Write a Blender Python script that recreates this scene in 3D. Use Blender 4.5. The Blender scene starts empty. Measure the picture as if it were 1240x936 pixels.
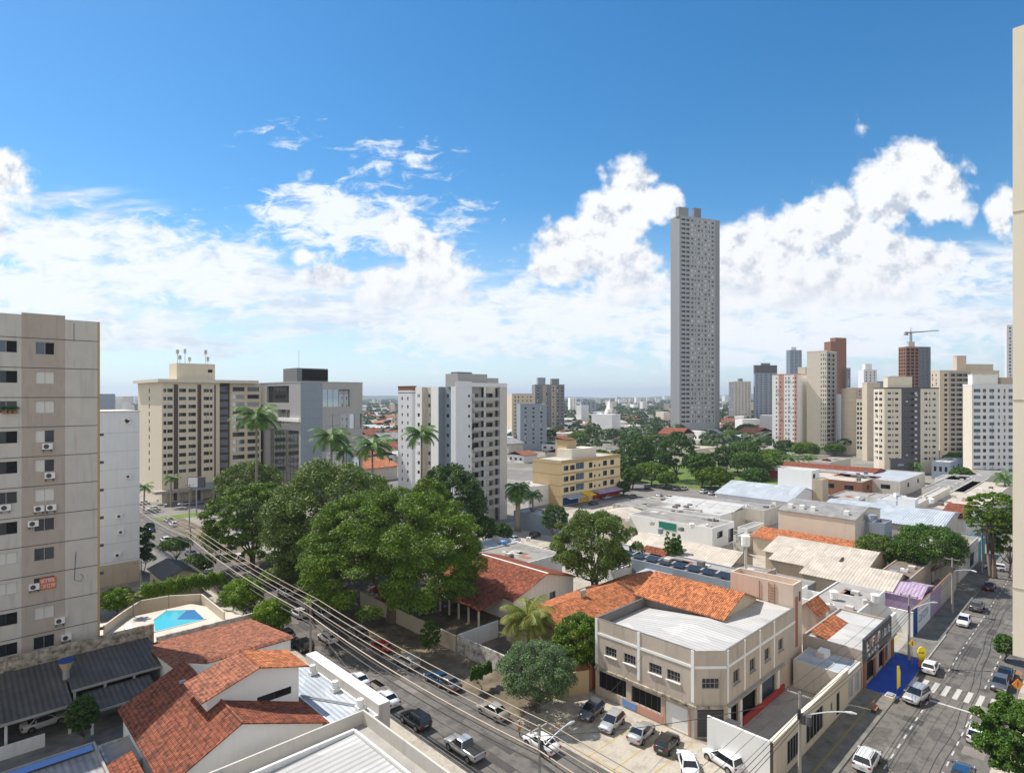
import bpy, math, random
import numpy as np
from mathutils import Vector, Matrix
R = math.radians
random.seed(7)
scene = bpy.context.scene
col = scene.collection

# ------------------------------------------------------------------ camera
F, CX, HY, H = 722.0, 620.0, 480.0, 38.0
YAW = R(44)
S_, C_ = math.sin(YAW), math.cos(YAW)
cam_d = bpy.data.cameras.new('camera'); cam = bpy.data.objects.new('camera', cam_d); col.objects.link(cam)
cam.location = (0, 0, H); cam.rotation_euler = (R(90), 0, -YAW)
cam_d.sensor_width = 36; cam_d.lens = F / 1240 * 36; cam_d.shift_y = 12 / 1240
cam_d.clip_start = 0.5; cam_d.clip_end = 40000
scene.camera = cam
# ------------------------------------------------------------------ light
SUN_EL = R(54); SX, SY = -0.26, 0.9656          # horizontal direction towards the sun
scene.view_settings.view_transform = 'Standard'; scene.view_settings.look = 'None'
scene.view_settings.exposure = 0.33; scene.view_settings.gamma = 1
sun_d = bpy.data.lights.new('sun', 'SUN'); sun = bpy.data.objects.new('sun', sun_d); col.objects.link(sun)
sun_d.energy = 4.9; sun_d.angle = R(0.5); sun_d.color = (1, .93, .83)
sv = Vector((SX*math.cos(SUN_EL), SY*math.cos(SUN_EL), math.sin(SUN_EL)))
sun.rotation_euler = sv.to_track_quat('Z', 'Y').to_euler()

world = bpy.data.worlds.new('World'); scene.world = world; world.use_nodes = True
def make_world():
    nt = world.node_tree; N = nt.nodes; L = nt.links; N.clear()
    def n(t, **k):
        o = N.new(t)
        for a, b in k.items(): setattr(o, a, b)
        return o
    def m(op, a, b=None, c=None, clamp=False):
        o = n('ShaderNodeMath', operation=op); o.use_clamp = clamp
        for i, v in enumerate((a, b, c)):
            if v is None: continue
            if isinstance(v, (int, float)): o.inputs[i].default_value = v
            else: L.new(v, o.inputs[i])
        return o.outputs[0]
    def vm(op, a, b):
        o = n('ShaderNodeVectorMath', operation=op)
        for i, v in enumerate((a, b)):
            if isinstance(v, tuple): o.inputs[i].default_value = v
            else: L.new(v, o.inputs[i])
        return o
    def comb(x, y, z=0.0):
        o = n('ShaderNodeCombineXYZ')
        for i, v in enumerate((x, y, z)):
            if isinstance(v, (int, float)): o.inputs[i].default_value = v
            else: L.new(v, o.inputs[i])
        return o.outputs[0]
    def noise(vec, scale, det=8, rough=.55, dist=0.0):
        o = n('ShaderNodeTexNoise'); o.inputs['Scale'].default_value = scale; o.inputs['Detail'].default_value = det
        o.inputs['Roughness'].default_value = rough; o.inputs['Distortion'].default_value = dist
        L.new(vec, o.inputs['Vector']); return o.outputs['Fac']
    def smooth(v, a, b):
        o = n('ShaderNodeMapRange', interpolation_type='SMOOTHSTEP')
        o.inputs[1].default_value = a; o.inputs[2].default_value = b; L.new(v, o.inputs[0]); return o.outputs[0]
    sky = n('ShaderNodeTexSky', sky_type='NISHITA'); sky.sun_disc = False
    sky.sun_elevation = SUN_EL; sky.sun_rotation = math.atan2(SX, SY)
    sky.altitude = 700; sky.air_density = 1.0; sky.dust_density = .35; sky.ozone_density = 2.2
    tc = n('ShaderNodeTexCoord'); d = tc.outputs['Generated']
    # bearing of the ray on an upright plane, measured in hundreds: u to the right of north-east, v above the horizon
    fx = vm('DOT_PRODUCT', d, (S_, C_, 0)).outputs['Value']
    rx = vm('DOT_PRODUCT', d, (C_, -S_, 0)).outputs['Value']
    dz = vm('DOT_PRODUCT', d, (0, 0, 1)).outputs['Value']
    fm = m('MAXIMUM', m('ABSOLUTE', fx), .15)
    u = m('MULTIPLY', m('DIVIDE', rx, fm), 7.22); v = m('MULTIPLY', m('DIVIDE', dz, fm), 7.22)
    p = comb(u, v)
    def q(px, py): return ((px-CX)/100, (HY-py)/100)
    # cumulus
    w1 = noise(p, 1.1, 3, .5); w2 = noise(vm('ADD', p, (7.3, 2.1, 0)).outputs[0], 1.1, 3, .5)
    pw = vm('ADD', p, comb(m('MULTIPLY', m('SUBTRACT', w1, .5), .34), m('MULTIPLY', m('SUBTRACT', w2, .5), .34))).outputs[0]
    cum = [(765,225,36,38),(755,345,70,30),(1000,345,150,30),(930,345,100,34),(500,360,80,24),(1110,315,60,25),(790,245,30,30),(740,270,52,45),(700,305,62,40),(760,320,45,38),(665,325,30,20),(805,240,20,22),
           (1100,200,42,40),(1130,235,55,40),(1085,235,60,45),(1010,275,80,45),(930,295,90,42),(900,330,90,40),(1060,300,60,25),(1000,330,75,28),
           (1215,250,22,34),(1045,155,12,14),(1170,200,9,12),(1075,175,14,10),
           (485,285,30,34),(520,315,42,38),(500,345,70,28),(560,330,30,16),(370,312,24,15),(400,340,40,20),(335,322,10,6),
           (5,210,34,30),(30,232,16,14),(618,256,12,7),(425,168,13,5),(398,181,11,5),(375,205,12,6),(-60,260,90,60),(1300,270,80,60),(-700,300,200,80),(1900,320,220,90)]
    def field(pv, blobs):
        f = None
        for (x, y, a, b) in blobs:
            cx, cy = q(x, y)
            s = vm('MULTIPLY', vm('SUBTRACT', pv, (cx, cy, 0)).outputs[0], (100/(a*1.22), 100/(b*1.22), 0)).outputs[0]
            e = m('SUBTRACT', 1.0, n_len(s))
            e = m('MULTIPLY', e, min(a, b)/36.0 if min(a, b) < 20 else 1.0)
            f = e if f is None else m('SMOOTH_MAX', f, e, .18)
        return f
    def n_len(s):
        o = n('ShaderNodeVectorMath', operation='LENGTH'); L.new(s, o.inputs[0]); return o.outputs['Value']
    vor = n('ShaderNodeTexVoronoi', feature='SMOOTH_F1'); vor.inputs['Scale'].default_value = 4.2; vor.inputs['Smoothness'].default_value = .35
    vor.inputs['Detail'].default_value = 2; L.new(pw, vor.inputs['Vector'])
    fld = field(pw, cum)
    nz = noise(p, 2.6, 9, .6)
    dens = m('ADD', fld, m('ADD', m('MULTIPLY', m('SUBTRACT', nz, .5), 1.05), m('MULTIPLY', m('SUBTRACT', .42, vor.outputs['Distance']), .26)))
    cmask = m('MULTIPLY', smooth(dens, -.02, .34), m('ADD', .30, m('MULTIPLY', smooth(m('ADD', v, m('MULTIPLY', m('SUBTRACT', nz, .5), 1.2)), .75, 1.5), .75)))
    # the same noise a step towards the sun gives the billows a lit and a far side
    nz2 = noise(vm('ADD', p, (-.10, .13, 0)).outputs[0], 2.6, 9, .6)
    relief = m('SUBTRACT', nz, nz2)
    # layered cloud low in the sky, in long streaks
    ps = vm('MULTIPLY', p, (.42, 1.9, 1)).outputs[0]
    sn = noise(ps, 1.35, 9, .62, .35)
    vt = m('ADD', 1.42, m('ADD', m('MULTIPLY', m('MAXIMUM', m('SUBTRACT', -1.2, u), 0.0), .25), m('MULTIPLY', m('MAXIMUM', u, 0.0), .05)))
    low = m('MULTIPLY', smooth(v, .15, .9), m('SUBTRACT', 1.0, smooth(m('SUBTRACT', v, vt), -.55, .45)))
    smask = m('MULTIPLY', smooth(m('ADD', sn, m('MULTIPLY', low, .19)), .54, .76), m('MULTIPLY', smooth(low, 0.0, .45), .97))
    # thin veil on the left and the mackerel patch above it
    wis = [(90,300,150,42),(230,330,110,45),(40,350,190,60),(280,315,60,25),(430,270,120,40),(350,260,50,20),(480,195,50,17),(400,240,70,22),(340,160,20,7),(190,263,22,4),(1130,330,110,34),(1060,365,150,50),(700,385,160,50),(900,410,200,50),(1050,400,150,50),(560,400,120,40)]
    pr = vm('MULTIPLY', pw, (1, 1, 1)).outputs[0]
    wf = field(pr, wis)
    wn = noise(vm('MULTIPLY', p, (.75, 1.7, 1)).outputs[0], 3.4, 8, .66, .5)
    wmask = m('MULTIPLY', smooth(m('ADD', m('MULTIPLY', wf, .55), m('MULTIPLY', m('SUBTRACT', wn, .5), 1.9)), -.02, .45), .93)
    # pale milky air close to the horizon
    hz = m('MULTIPLY', m('SUBTRACT', 1.0, smooth(m('ABSOLUTE', v), 0.0, 2.4)), .62)
    def mix(f, a, b):
        o = n('ShaderNodeMix', data_type='RGBA')
        if isinstance(f, (int, float)): o.inputs[0].default_value = f
        else: L.new(f, o.inputs[0])
        for i, v_ in ((6, a), (7, b)):
            if isinstance(v_, tuple): o.inputs[i].default_value = v_ + (1,)
            else: L.new(v_, o.inputs[i])
        return o.outputs[2]
    def scale(c, k):
        o = n('ShaderNodeVectorMath', operation='SCALE'); o.inputs['Scale'].default_value = k; L.new(c, o.inputs[0]); return o.outputs[0]
    base = scale(sky.outputs[0], SKY_K)
    hsv = n('ShaderNodeHueSaturation'); hsv.inputs['Saturation'].default_value = 1.36; hsv.inputs['Value'].default_value = 1.03; hsv.inputs['Hue'].default_value = .494; L.new(base, hsv.inputs['Color'])
    base = mix(hz, hsv.outputs[0], (.56, .72, .82))
    bankc = mix(smooth(noise(vm('MULTIPLY', p, (.8, 2.6, 1)).outputs[0], 1.9, 7, .6), .36, .60), (.56, .63, .73), (.77, .80, .84))
    c1 = mix(smask, base, bankc)
    c1 = mix(wmask, c1, (.79, .82, .87))
    l2 = n('ShaderNodeMapRange', interpolation_type='SMOOTHSTEP'); L.new(m('ADD', m('ADD', .56, m('MULTIPLY', relief, m('ADD', .9, m('MULTIPLY', smooth(v, 1.0, 2.1), 2.4)))), m('ADD', m('MULTIPLY', smooth(dens, .5, 1.3), m('MULTIPLY', smooth(v, .9, 1.6), -.24)), m('MULTIPLY', smooth(v, 1.3, 2.4), .22))), l2.inputs[0])
    l2.inputs[1].default_value = .1; l2.inputs[2].default_value = .72
    ccol = mix(l2.outputs[0], (.45, .50, .58), (.80, .81, .83))
    c2 = mix(cmask, c1, ccol)
    # bright cloud added in the unseen sky behind the camera to fill the facades
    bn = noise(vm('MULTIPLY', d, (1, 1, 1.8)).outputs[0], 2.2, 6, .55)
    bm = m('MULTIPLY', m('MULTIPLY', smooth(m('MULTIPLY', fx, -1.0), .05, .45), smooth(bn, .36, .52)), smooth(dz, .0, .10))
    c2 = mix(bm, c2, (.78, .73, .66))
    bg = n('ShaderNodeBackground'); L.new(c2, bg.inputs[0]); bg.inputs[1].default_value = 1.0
    out = n('ShaderNodeOutputWorld'); L.new(bg.outputs[0], out.inputs[0])
SKY_K = 0.119; HAZE = 0.00011
make_world()
world.cycles.sampling_method = 'MANUAL'; world.cycles.sample_map_resolution = 512

# ------------------------------------------------------------------ placing helpers
def G(px, py, z=0.0):
    "street-frame point at height z seen at that place in the photograph"
    D = (H-z)*F/(py-HY); X = D*(px-CX)/F
    return (X*C_+D*S_, -X*S_+D*C_)
def A(px, D):
    X = D*(px-CX)/F
    return (X*C_+D*S_, -X*S_+D*C_)
def dep(x, y): return x*S_+y*C_
def zat(py, D): return H-(py-HY)*D/F
def D0(py, z=0.0): return (H-z)*F/(py-HY)
def along(p, ang, px):
    "distance from p along heading ang until the bearing px"
    k = (px-CX)/F; ex, ey = math.cos(ang), math.sin(ang)
    X0, Dp = p[0]*C_-p[1]*S_, dep(*p); dX, dD = ex*C_-ey*S_, ex*S_+ey*C_
    return (k*Dp-X0)/(dX-k*dD)

# ------------------------------------------------------------------ materials
MATS = {}
def newmat(name):
    m = bpy.data.materials.new(name); m.use_nodes = True; MATS[name] = m
    nt = m.node_tree; b = nt.nodes['Principled BSDF']; return m, nt, b
def _n(nt, t, **k):
    o = nt.nodes.new(t)
    for a, b in k.items(): setattr(o, a, b)
    return o
def paint(name, c, rough=.75, dirt=.25, scale=.35, streak=.3, bump=.0, spec=.3, metal=0.0, dark=None, th=.42):
    m, nt, b = newmat(name); L = nt.links
    tc = _n(nt, 'ShaderNodeTexCoord'); mp = _n(nt, 'ShaderNodeMapping'); mp.inputs['Scale'].default_value = (1, 1, .12)
    L.new(tc.outputs['Object'], mp.inputs[0])
    n1 = _n(nt, 'ShaderNodeTexNoise'); n1.inputs['Scale'].default_value = scale; n1.inputs['Detail'].default_value = 8; n1.inputs['Roughness'].default_value = .65
    L.new(tc.outputs['Object'], n1.inputs['Vector'])
    n2 = _n(nt, 'ShaderNodeTexNoise'); n2.inputs['Scale'].default_value = 1.6; n2.inputs['Detail'].default_value = 5; L.new(mp.outputs[0], n2.inputs['Vector'])
    r1 = _n(nt, 'ShaderNodeMapRange'); r1.inputs[1].default_value = th; r1.inputs[2].default_value = th+.33 if th > .4 else th+.26; L.new(n1.outputs['Fac'], r1.inputs[0])
    r2 = _n(nt, 'ShaderNodeMapRange'); r2.inputs[1].default_value = .5; r2.inputs[2].default_value = .75; L.new(n2.outputs['Fac'], r2.inputs[0])
    a = _n(nt, 'ShaderNodeMath', operation='MULTIPLY'); a.inputs[1].default_value = dirt; L.new(r1.outputs[0], a.inputs[0])
    s = _n(nt, 'ShaderNodeMath', operation='MULTIPLY'); s.inputs[1].default_value = streak; L.new(r2.outputs[0], s.inputs[0])
    t = _n(nt, 'ShaderNodeMath', operation='MAXIMUM'); L.new(a.outputs[0], t.inputs[0]); L.new(s.outputs[0], t.inputs[1])
    mx = _n(nt, 'ShaderNodeMix', data_type='RGBA'); mx.inputs[6].default_value = (*c, 1)
    dk = dark or tuple(v*.38+.01 for v in c); mx.inputs[7].default_value = (*dk, 1)
    L.new(t.outputs[0], mx.inputs[0]); L.new(mx.outputs[2], b.inputs['Base Color'])
    b.inputs['Roughness'].default_value = rough; b.inputs['Specular IOR Level'].default_value = spec; b.inputs['Metallic'].default_value = metal
    if bump:
        n3 = _n(nt, 'ShaderNodeTexNoise'); n3.inputs['Scale'].default_value = 9; n3.inputs['Detail'].default_value = 6; L.new(tc.outputs['Object'], n3.inputs['Vector'])
        bp = _n(nt, 'ShaderNodeBump'); bp.inputs['Strength'].default_value = bump; bp.inputs['Distance'].default_value = .05
        L.new(n3.outputs['Fac'], bp.inputs['Height']); L.new(bp.outputs[0], b.inputs['Normal'])
    return m
def ribbed(name, c, axis, pitch=.5, depth=.06, dirt=.3, rough=.5, metal=0.0, lo=None, tile=False):
    "roof sheet or tiles: ribs run across 'axis' (the coordinate that changes from rib to rib)"
    m, nt, b = newmat(name); L = nt.links
    tc = _n(nt, 'ShaderNodeTexCoord'); sp = _n(nt, 'ShaderNodeSeparateXYZ'); L.new(tc.outputs['Object'], sp.inputs[0])
    i = 'XY'.index(axis); o_ = sp.outputs[1-i]
    mu = _n(nt, 'ShaderNodeMath', operation='MULTIPLY'); mu.inputs[1].default_value = 2*math.pi/pitch; L.new(sp.outputs[i], mu.inputs[0])
    si = _n(nt, 'ShaderNodeMath', operation='SINE'); L.new(mu.outputs[0], si.inputs[0])
    hgt = si.outputs[0]
    n1 = _n(nt, 'ShaderNodeTexNoise'); n1.inputs['Scale'].default_value = .9 if tile else .45; n1.inputs['Detail'].default_value = 9; n1.inputs['Roughness'].default_value = .7; L.new(tc.outputs['Object'], n1.inputs['Vector'])
    r1 = _n(nt, 'ShaderNodeMapRange'); r1.inputs[1].default_value = .4; r1.inputs[2].default_value = .72; L.new(n1.outputs['Fac'], r1.inputs[0])
    mx = _n(nt, 'ShaderNodeMix', data_type='RGBA'); mx.inputs[6].default_value = (*c, 1); mx.inputs[7].default_value = (*(lo or tuple(v*.4 for v in c)), 1)
    dm = _n(nt, 'ShaderNodeMath', operation='MULTIPLY'); dm.inputs[1].default_value = dirt; L.new(r1.outputs[0], dm.inputs[0]); L.new(dm.outputs[0], mx.inputs[0])
    outc = mx.outputs[2]
    # per tile or per sheet differences
    br = _n(nt, 'ShaderNodeTexVoronoi'); mp = _n(nt, 'ShaderNodeMapping')
    sc = [0, 0, 0]
    if tile: sc[i] = 1/(pitch*1.05); sc[1-i] = 1/.36; sc[2] = 0
    else: sc[i] = 1/(pitch*3.2); sc[1-i] = 1/5.0
    mp.inputs['Scale'].default_value = sc; L.new(tc.outputs['Object'], mp.inputs[0]); L.new(mp.outputs[0], br.inputs['Vector']); br.inputs['Scale'].default_value = 1
    sx = _n(nt, 'ShaderNodeSeparateColor'); L.new(br.outputs['Color'], sx.inputs[0])
    vr = _n(nt, 'ShaderNodeMapRange'); vr.inputs[3].default_value = .5 if tile else .84; vr.inputs[4].default_value = 1.38 if tile else 1.08; L.new(sx.outputs[0], vr.inputs[0])
    sc2 = _n(nt, 'ShaderNodeVectorMath', operation='SCALE'); L.new(outc, sc2.inputs[0]); L.new(vr.outputs[0], sc2.inputs['Scale'])
    h2 = hgt; co = sc2.outputs[0]
    if tile:   # dark joint under each course of tiles
        q1 = _n(nt, 'ShaderNodeMath', operation='MULTIPLY'); q1.inputs[1].default_value = 1/.36; L.new(o_, q1.inputs[0])
        q2 = _n(nt, 'ShaderNodeMath', operation='FRACT'); L.new(q1.outputs[0], q2.inputs[0]); q3 = _n(nt, 'ShaderNodeMapRange'); q3.inputs[1].default_value = .0; q3.inputs[2].default_value = .35; q3.inputs[3].default_value = .55; q3.inputs[4].default_value = 1.06
        L.new(q2.outputs[0], q3.inputs[0]); q4 = _n(nt, 'ShaderNodeVectorMath', operation='SCALE'); L.new(co, q4.inputs[0]); L.new(q3.outputs[0], q4.inputs['Scale']); co = q4.outputs[0]
    L.new(co, b.inputs['Base Color'])
    if tile:
        mw = _n(nt, 'ShaderNodeMath', operation='MULTIPLY'); mw.inputs[1].default_value = 1/.36; L.new(o_, mw.inputs[0])
        fr = _n(nt, 'ShaderNodeMath', operation='FRACT'); L.new(mw.outputs[0], fr.inputs[0])
        ad = _n(nt, 'ShaderNodeMath', operation='ADD'); L.new(hgt, ad.inputs[0]); L.new(fr.outputs[0], ad.inputs[1]); h2 = ad.outputs[0]
    bp = _n(nt, 'ShaderNodeBump'); bp.inputs['Strength'].default_value = .9; bp.inputs['Distance'].default_value = depth
    L.new(h2, bp.inputs['Height']); L.new(bp.outputs[0], b.inputs['Normal'])
    b.inputs['Roughness'].default_value = rough; b.inputs['Metallic'].default_value = metal; b.inputs['Specular IOR Level'].default_value = .3
    return m
def plain(name, c, rough=.5, metal=0.0, spec=.5, coat=0.0, emit=None):
    m, nt, b = newmat(name); b.inputs['Base Color'].default_value = (*c, 1); b.inputs['Roughness'].default_value = rough
    b.inputs['Metallic'].default_value = metal; b.inputs['Specular IOR Level'].default_value = spec; b.inputs['Coat Weight'].default_value = coat; b.inputs['Coat Roughness'].default_value = .06
    return m
def leafmat(name, c1, c2, trans=.25):
    m, nt, b = newmat(name); L = nt.links
    ge = _n(nt, 'ShaderNodeNewGeometry'); tc = _n(nt, 'ShaderNodeTexCoord')
    ns = _n(nt, 'ShaderNodeTexNoise'); ns.inputs['Scale'].default_value = .35; ns.inputs['Detail'].default_value = 2; L.new(tc.outputs['Object'], ns.inputs['Vector'])
    ad = _n(nt, 'ShaderNodeMath', operation='MULTIPLY_ADD'); ad.inputs[1].default_value = .55; L.new(ge.outputs['Random Per Island'], ad.inputs[0])
    mr = _n(nt, 'ShaderNodeMapRange'); mr.inputs[1].default_value = .3; mr.inputs[2].default_value = .7; mr.inputs[3].default_value = 0; mr.inputs[4].default_value = .45; L.new(ns.outputs['Fac'], mr.inputs[0])
    L.new(mr.outputs[0], ad.inputs[2])
    mx = _n(nt, 'ShaderNodeMix', data_type='RGBA'); mx.inputs[6].default_value = (*c1, 1); mx.inputs[7].default_value = (*c2, 1); L.new(ad.outputs[0], mx.inputs[0])
    L.new(mx.outputs[2], b.inputs['Base Color']); b.inputs['Roughness'].default_value = .55; b.inputs['Specular IOR Level'].default_value = .3
    tr = _n(nt, 'ShaderNodeBsdfTranslucent'); L.new(mx.outputs[2], tr.inputs[0]); ms = _n(nt, 'ShaderNodeMixShader'); ms.inputs[0].default_value = trans
    L.new(b.outputs[0], ms.inputs[1]); L.new(tr.outputs[0], ms.inputs[2]); L.new(ms.outputs[0], nt.nodes['Material Output'].inputs[0])
    return m
def ground_mat(name, cols, scale, rough=.9, fine=6.0, crack=False, sheen=.0):
    m, nt, b = newmat(name); L = nt.links
    tc = _n(nt, 'ShaderNodeTexCoord')
    n1 = _n(nt, 'ShaderNodeTexNoise'); n1.inputs['Scale'].default_value = scale; n1.inputs['Detail'].default_value = 10; n1.inputs['Roughness'].default_value = .68; L.new(tc.outputs['Object'], n1.inputs['Vector'])
    cr = _n(nt, 'ShaderNodeValToRGB'); els = cr.color_ramp.elements
    while len(els) < len(cols): els.new(.5)
    for i, c in enumerate(cols): els[i].position = .33+.34*i/(len(cols)-1); els[i].color = (*c, 1)
    L.new(n1.outputs['Fac'], cr.inputs[0]); o = cr.outputs[0]
    n2 = _n(nt, 'ShaderNodeTexNoise'); n2.inputs['Scale'].default_value = fine; n2.inputs['Detail'].default_value = 4; L.new(tc.outputs['Object'], n2.inputs['Vector'])
    vr = _n(nt, 'ShaderNodeMapRange'); vr.inputs[3].default_value = .82; vr.inputs[4].default_value = 1.18; L.new(n2.outputs['Fac'], vr.inputs[0])
    s = _n(nt, 'ShaderNodeVectorMath', operation='SCALE'); L.new(o, s.inputs[0]); L.new(vr.outputs[0], s.inputs['Scale']); o = s.outputs[0]
    if crack:
        vo = _n(nt, 'ShaderNodeTexVoronoi', feature='DISTANCE_TO_EDGE'); vo.inputs['Scale'].default_value = .16; L.new(tc.outputs['Object'], vo.inputs['Vector'])
        lt = _n(nt, 'ShaderNodeMath', operation='LESS_THAN'); lt.inputs[1].default_value = .006; L.new(vo.outputs['Distance'], lt.inputs[0])
        mx = _n(nt, 'ShaderNodeMix', data_type='RGBA'); L.new(lt.outputs[0], mx.inputs[0]); L.new(o, mx.inputs[6]); mx.inputs[7].default_value = (.03, .03, .03, 1); o = mx.outputs[2]
    L.new(o, b.inputs['Base Color']); b.inputs['Roughness'].default_value = rough; b.inputs['Specular IOR Level'].default_value = .3
    return m

M = MATS
paint('white_wall', (.74, .74, .72), dirt=.25, streak=.3)
paint('clean_white', (.82, .82, .80), dirt=.1, streak=.12)
paint('cool_white', (.72, .73, .76), dirt=.12, streak=.2)
paint('cream', (.60, .52, .40), dirt=.18, streak=.22)
paint('pale_cream', (.70, .64, .53), dirt=.15, streak=.2)
paint('beige', (.50, .42, .32), dirt=.25, streak=.35)
paint('hotel_beige', (.68, .60, .47), dirt=.1, streak=.15)
paint('tan', (.55, .42, .24), dirt=.15, streak=.2)
paint('yellow', (.70, .58, .36), dirt=.1, streak=.15)
paint('ochre', (.46, .33, .16), dirt=.2, streak=.25)
paint('taupe', (.40, .355, .31), dirt=.15, streak=.2)
paint('pale_grey', (.57, .54, .49), dirt=.22, streak=.38)
paint('warm_grey', (.45, .385, .33), dirt=.25, streak=.35)
paint('shop_beige', (.52, .45, .38), dirt=.38, streak=.55)
paint('tank_pink', (.62, .50, .41), dirt=.2, streak=.35)
paint('tower_grey', (.40, .395, .39), dirt=.1, streak=.15)
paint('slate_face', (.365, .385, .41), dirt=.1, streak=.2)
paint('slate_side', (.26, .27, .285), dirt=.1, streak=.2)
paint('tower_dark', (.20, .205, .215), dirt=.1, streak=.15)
paint('dark_grey', (.10, .10, .11), dirt=.2, streak=.2)
paint('blue_grey', (.26, .31, .37), dirt=.12, streak=.2)
paint('dark_brown', (.10, .075, .06), dirt=.15, streak=.2)
paint('brown', (.28, .135, .085), dirt=.15, streak=.2)
paint('pink', (.55, .30, .24), dirt=.15, streak=.2)
paint('red', (.36, .05, .05), dirt=.15, streak=.2)
paint('purple', (.36, .26, .40), dirt=.15, streak=.2)
paint('green', (.02, .20, .14), dirt=.15, streak=.2)
paint('teal', (.03, .25, .32), dirt=.15, streak=.2)
paint('deep_blue', (.015, .06, .24), dirt=.15, streak=.1)
paint('brick', (.36, .15, .08), dirt=.4, streak=.3)
paint('mossy', (.50, .44, .34), dirt=.95, scale=1.3, streak=.9, bump=.5, dark=(.05, .042, .036), th=.40)
paint('stained', (.60, .575, .53), dirt=.85, scale=1.1, streak=.8, dark=(.10, .09, .08), th=.40)
paint('concrete', (.36, .345, .32), dirt=.5, scale=.5, streak=.3, bump=.3)
paint('dark_concrete', (.18, .175, .17), dirt=.5, scale=.4, streak=.3, bump=.3)
paint('asbestos', (.30, .285, .26), dirt=.75, scale=.35, streak=.2, bump=.4)
paint('pole_concrete', (.33, .31, .28), dirt=.3)
for nm, c, lo in (('orange_tile', (.57, .20, .08), (.24, .085, .045)), ('red_tile', (.31, .088, .043), (.085, .045, .036)), ('brown_tile', (.28, .085, .045), (.075, .04, .032)), ('pink_tile', (.40, .15, .085), (.15, .075, .052))):
    for ax in 'XY': ribbed(nm+ax, c, ax, .26, .05, .8, .85, lo=lo, tile=True)
for nm, c, lo, dr in (('white_sheet', (.50, .497, .485), (.38, .37, .35), .45), ('blue_sheet', (.44, .49, .54), (.28, .30, .33), .4), ('grey_sheet', (.33, .32, .31), (.13, .125, .12), .8), ('dark_sheet', (.095, .09, .085), (.05, .045, .04), .8), ('cream_sheet', (.56, .50, .42), (.30, .26, .22), .6), ('lilac_sheet', (.46, .35, .48), (.28, .21, .31), .5), ('brown_sheet', (.22, .17, .145), (.12, .10, .09), .5)):
    for ax in 'XY': ribbed(nm+ax, c, ax, .55 if nm != 'white_sheet' else .7, .03 if nm in ('cream_sheet', 'grey_sheet', 'brown_sheet') else .05, dr, .6, lo=lo)
plain('glass', (.025, .032, .04), .08, 0, .6)
plain('glass_blue', (.04, .08, .13), .06, 0, .9)
plain('mirror_glass', (.42, .46, .50), .03, .9)
plain('dark_void', (.012, .012, .013), .7, 0, .2)
plain('curtain', (.62, .61, .57), .3, 0, .8)
plain('frame_alu', (.42, .42, .42), .45, .3)
plain('frame_dark', (.05, .05, .055), .5)
plain('white_paint', (.78, .78, .76), .6)
plain('road_paint', (.45, .445, .42), .8)
plain('worn_yellow', (.22, .185, .07), .8)
plain('yellow_paint', (.42, .30, .06), .7)
plain('sign_yellow', (.80, .52, .02), .5)
plain('sign_orange', (.75, .28, .03), .5)
plain('sign_red', (.55, .03, .03), .5)
plain('wire', (.045, .043, .04), .6)
plain('wire_light', (.30, .25, .20), .5, .4)
plain('steel', (.35, .36, .37), .4, .7)
plain('lamp_head', (.62, .63, .64), .4, .2)
plain('rubber', (.018, .018, .018), .8)
plain('rim', (.33, .33, .34), .35, .7)
plain('car_glass', (.012, .015, .018), .05, 0, .9)
plain('tail_red', (.30, .012, .012), .25)
plain('head_clear', (.62, .64, .66), .15)
plain('plate', (.45, .45, .45), .5)
plain('solar', (.02, .024, .03), .25, .0)
plain('pool_tile', (.06, .46, .56), .08, 0, .8)
plain('pool_dark', (.025, .17, .42), .08, 0, .8)
plain('banner_blue', (.02, .04, .30), .6)
plain('blue_strip', (.13, .27, .58), .5)
plain('tar', (.022, .022, .022), .7)
plain('skin', (.30, .17, .11), .6); plain('hair', (.02, .015, .012), .7); plain('sign_bright', (.85, .66, .02), .5); plain('shirt_orange', (.55, .20, .06), .8); plain('shirt_white', (.6, .6, .6), .8); plain('jeans', (.05, .07, .12), .8); plain('shirt_red', (.5, .03, .03), .8)
ground_mat('patch_dark', [(.06, .057, .054), (.09, .085, .08)], .6)
ground_mat('patch_pale', [(.17, .158, .142), (.23, .21, .185)], .6)
plain('orange_red', (.60, .16, .06), .6)
for nm, c in (('white', (.76, .77, .78)), ('silver', (.46, .47, .48)), ('grey', (.13, .135, .14)), ('black', (.014, .014, .016)), ('blue', (.02, .075, .17)), ('wine', (.085, .015, .03)), ('beige_silver', (.42, .41, .36)), ('red', (.35, .02, .02))):
    plain('car_'+nm, c, .28, .35 if nm in ('silver', 'grey', 'blue', 'wine', 'beige_silver') else 0, .5, .9)
leafmat('leaf_bright', (.024, .066, .005), (.175, .285, .014))
leafmat('leaf_mid', (.022, .065, .008), (.11, .21, .02))
leafmat('leaf_dark', (.025, .07, .010), (.085, .16, .025))
leafmat('leaf_olive', (.04, .08, .012), (.18, .255, .04))
leafmat('leaf_greyish', (.045, .10, .03), (.17, .29, .095))
leafmat('leaf_palm', (.04, .11, .02), (.15, .27, .05))
leafmat('leaf_coconut', (.07, .12, .015), (.30, .30, .05))
leafmat('leaf_purple', (.12, .05, .15), (.28, .14, .34))
leafmat('leaf_red', (.20, .02, .02), (.35, .05, .04))
leafmat('leaf_lime', (.04, .11, .006), (.24, .38, .016))
leafmat('leaf_far', (.028, .06, .018), (.07, .115, .035), .1)
paint('bark', (.17, .13, .10), dirt=.5, scale=2, bump=.6)
paint('palm_bark', (.30, .27, .23), dirt=.4, scale=2, bump=.4)
ground_mat('ground_town', [(.09, .12, .05), (.20, .185, .16), (.28, .26, .23), (.14, .14, .10)], .02)
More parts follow.
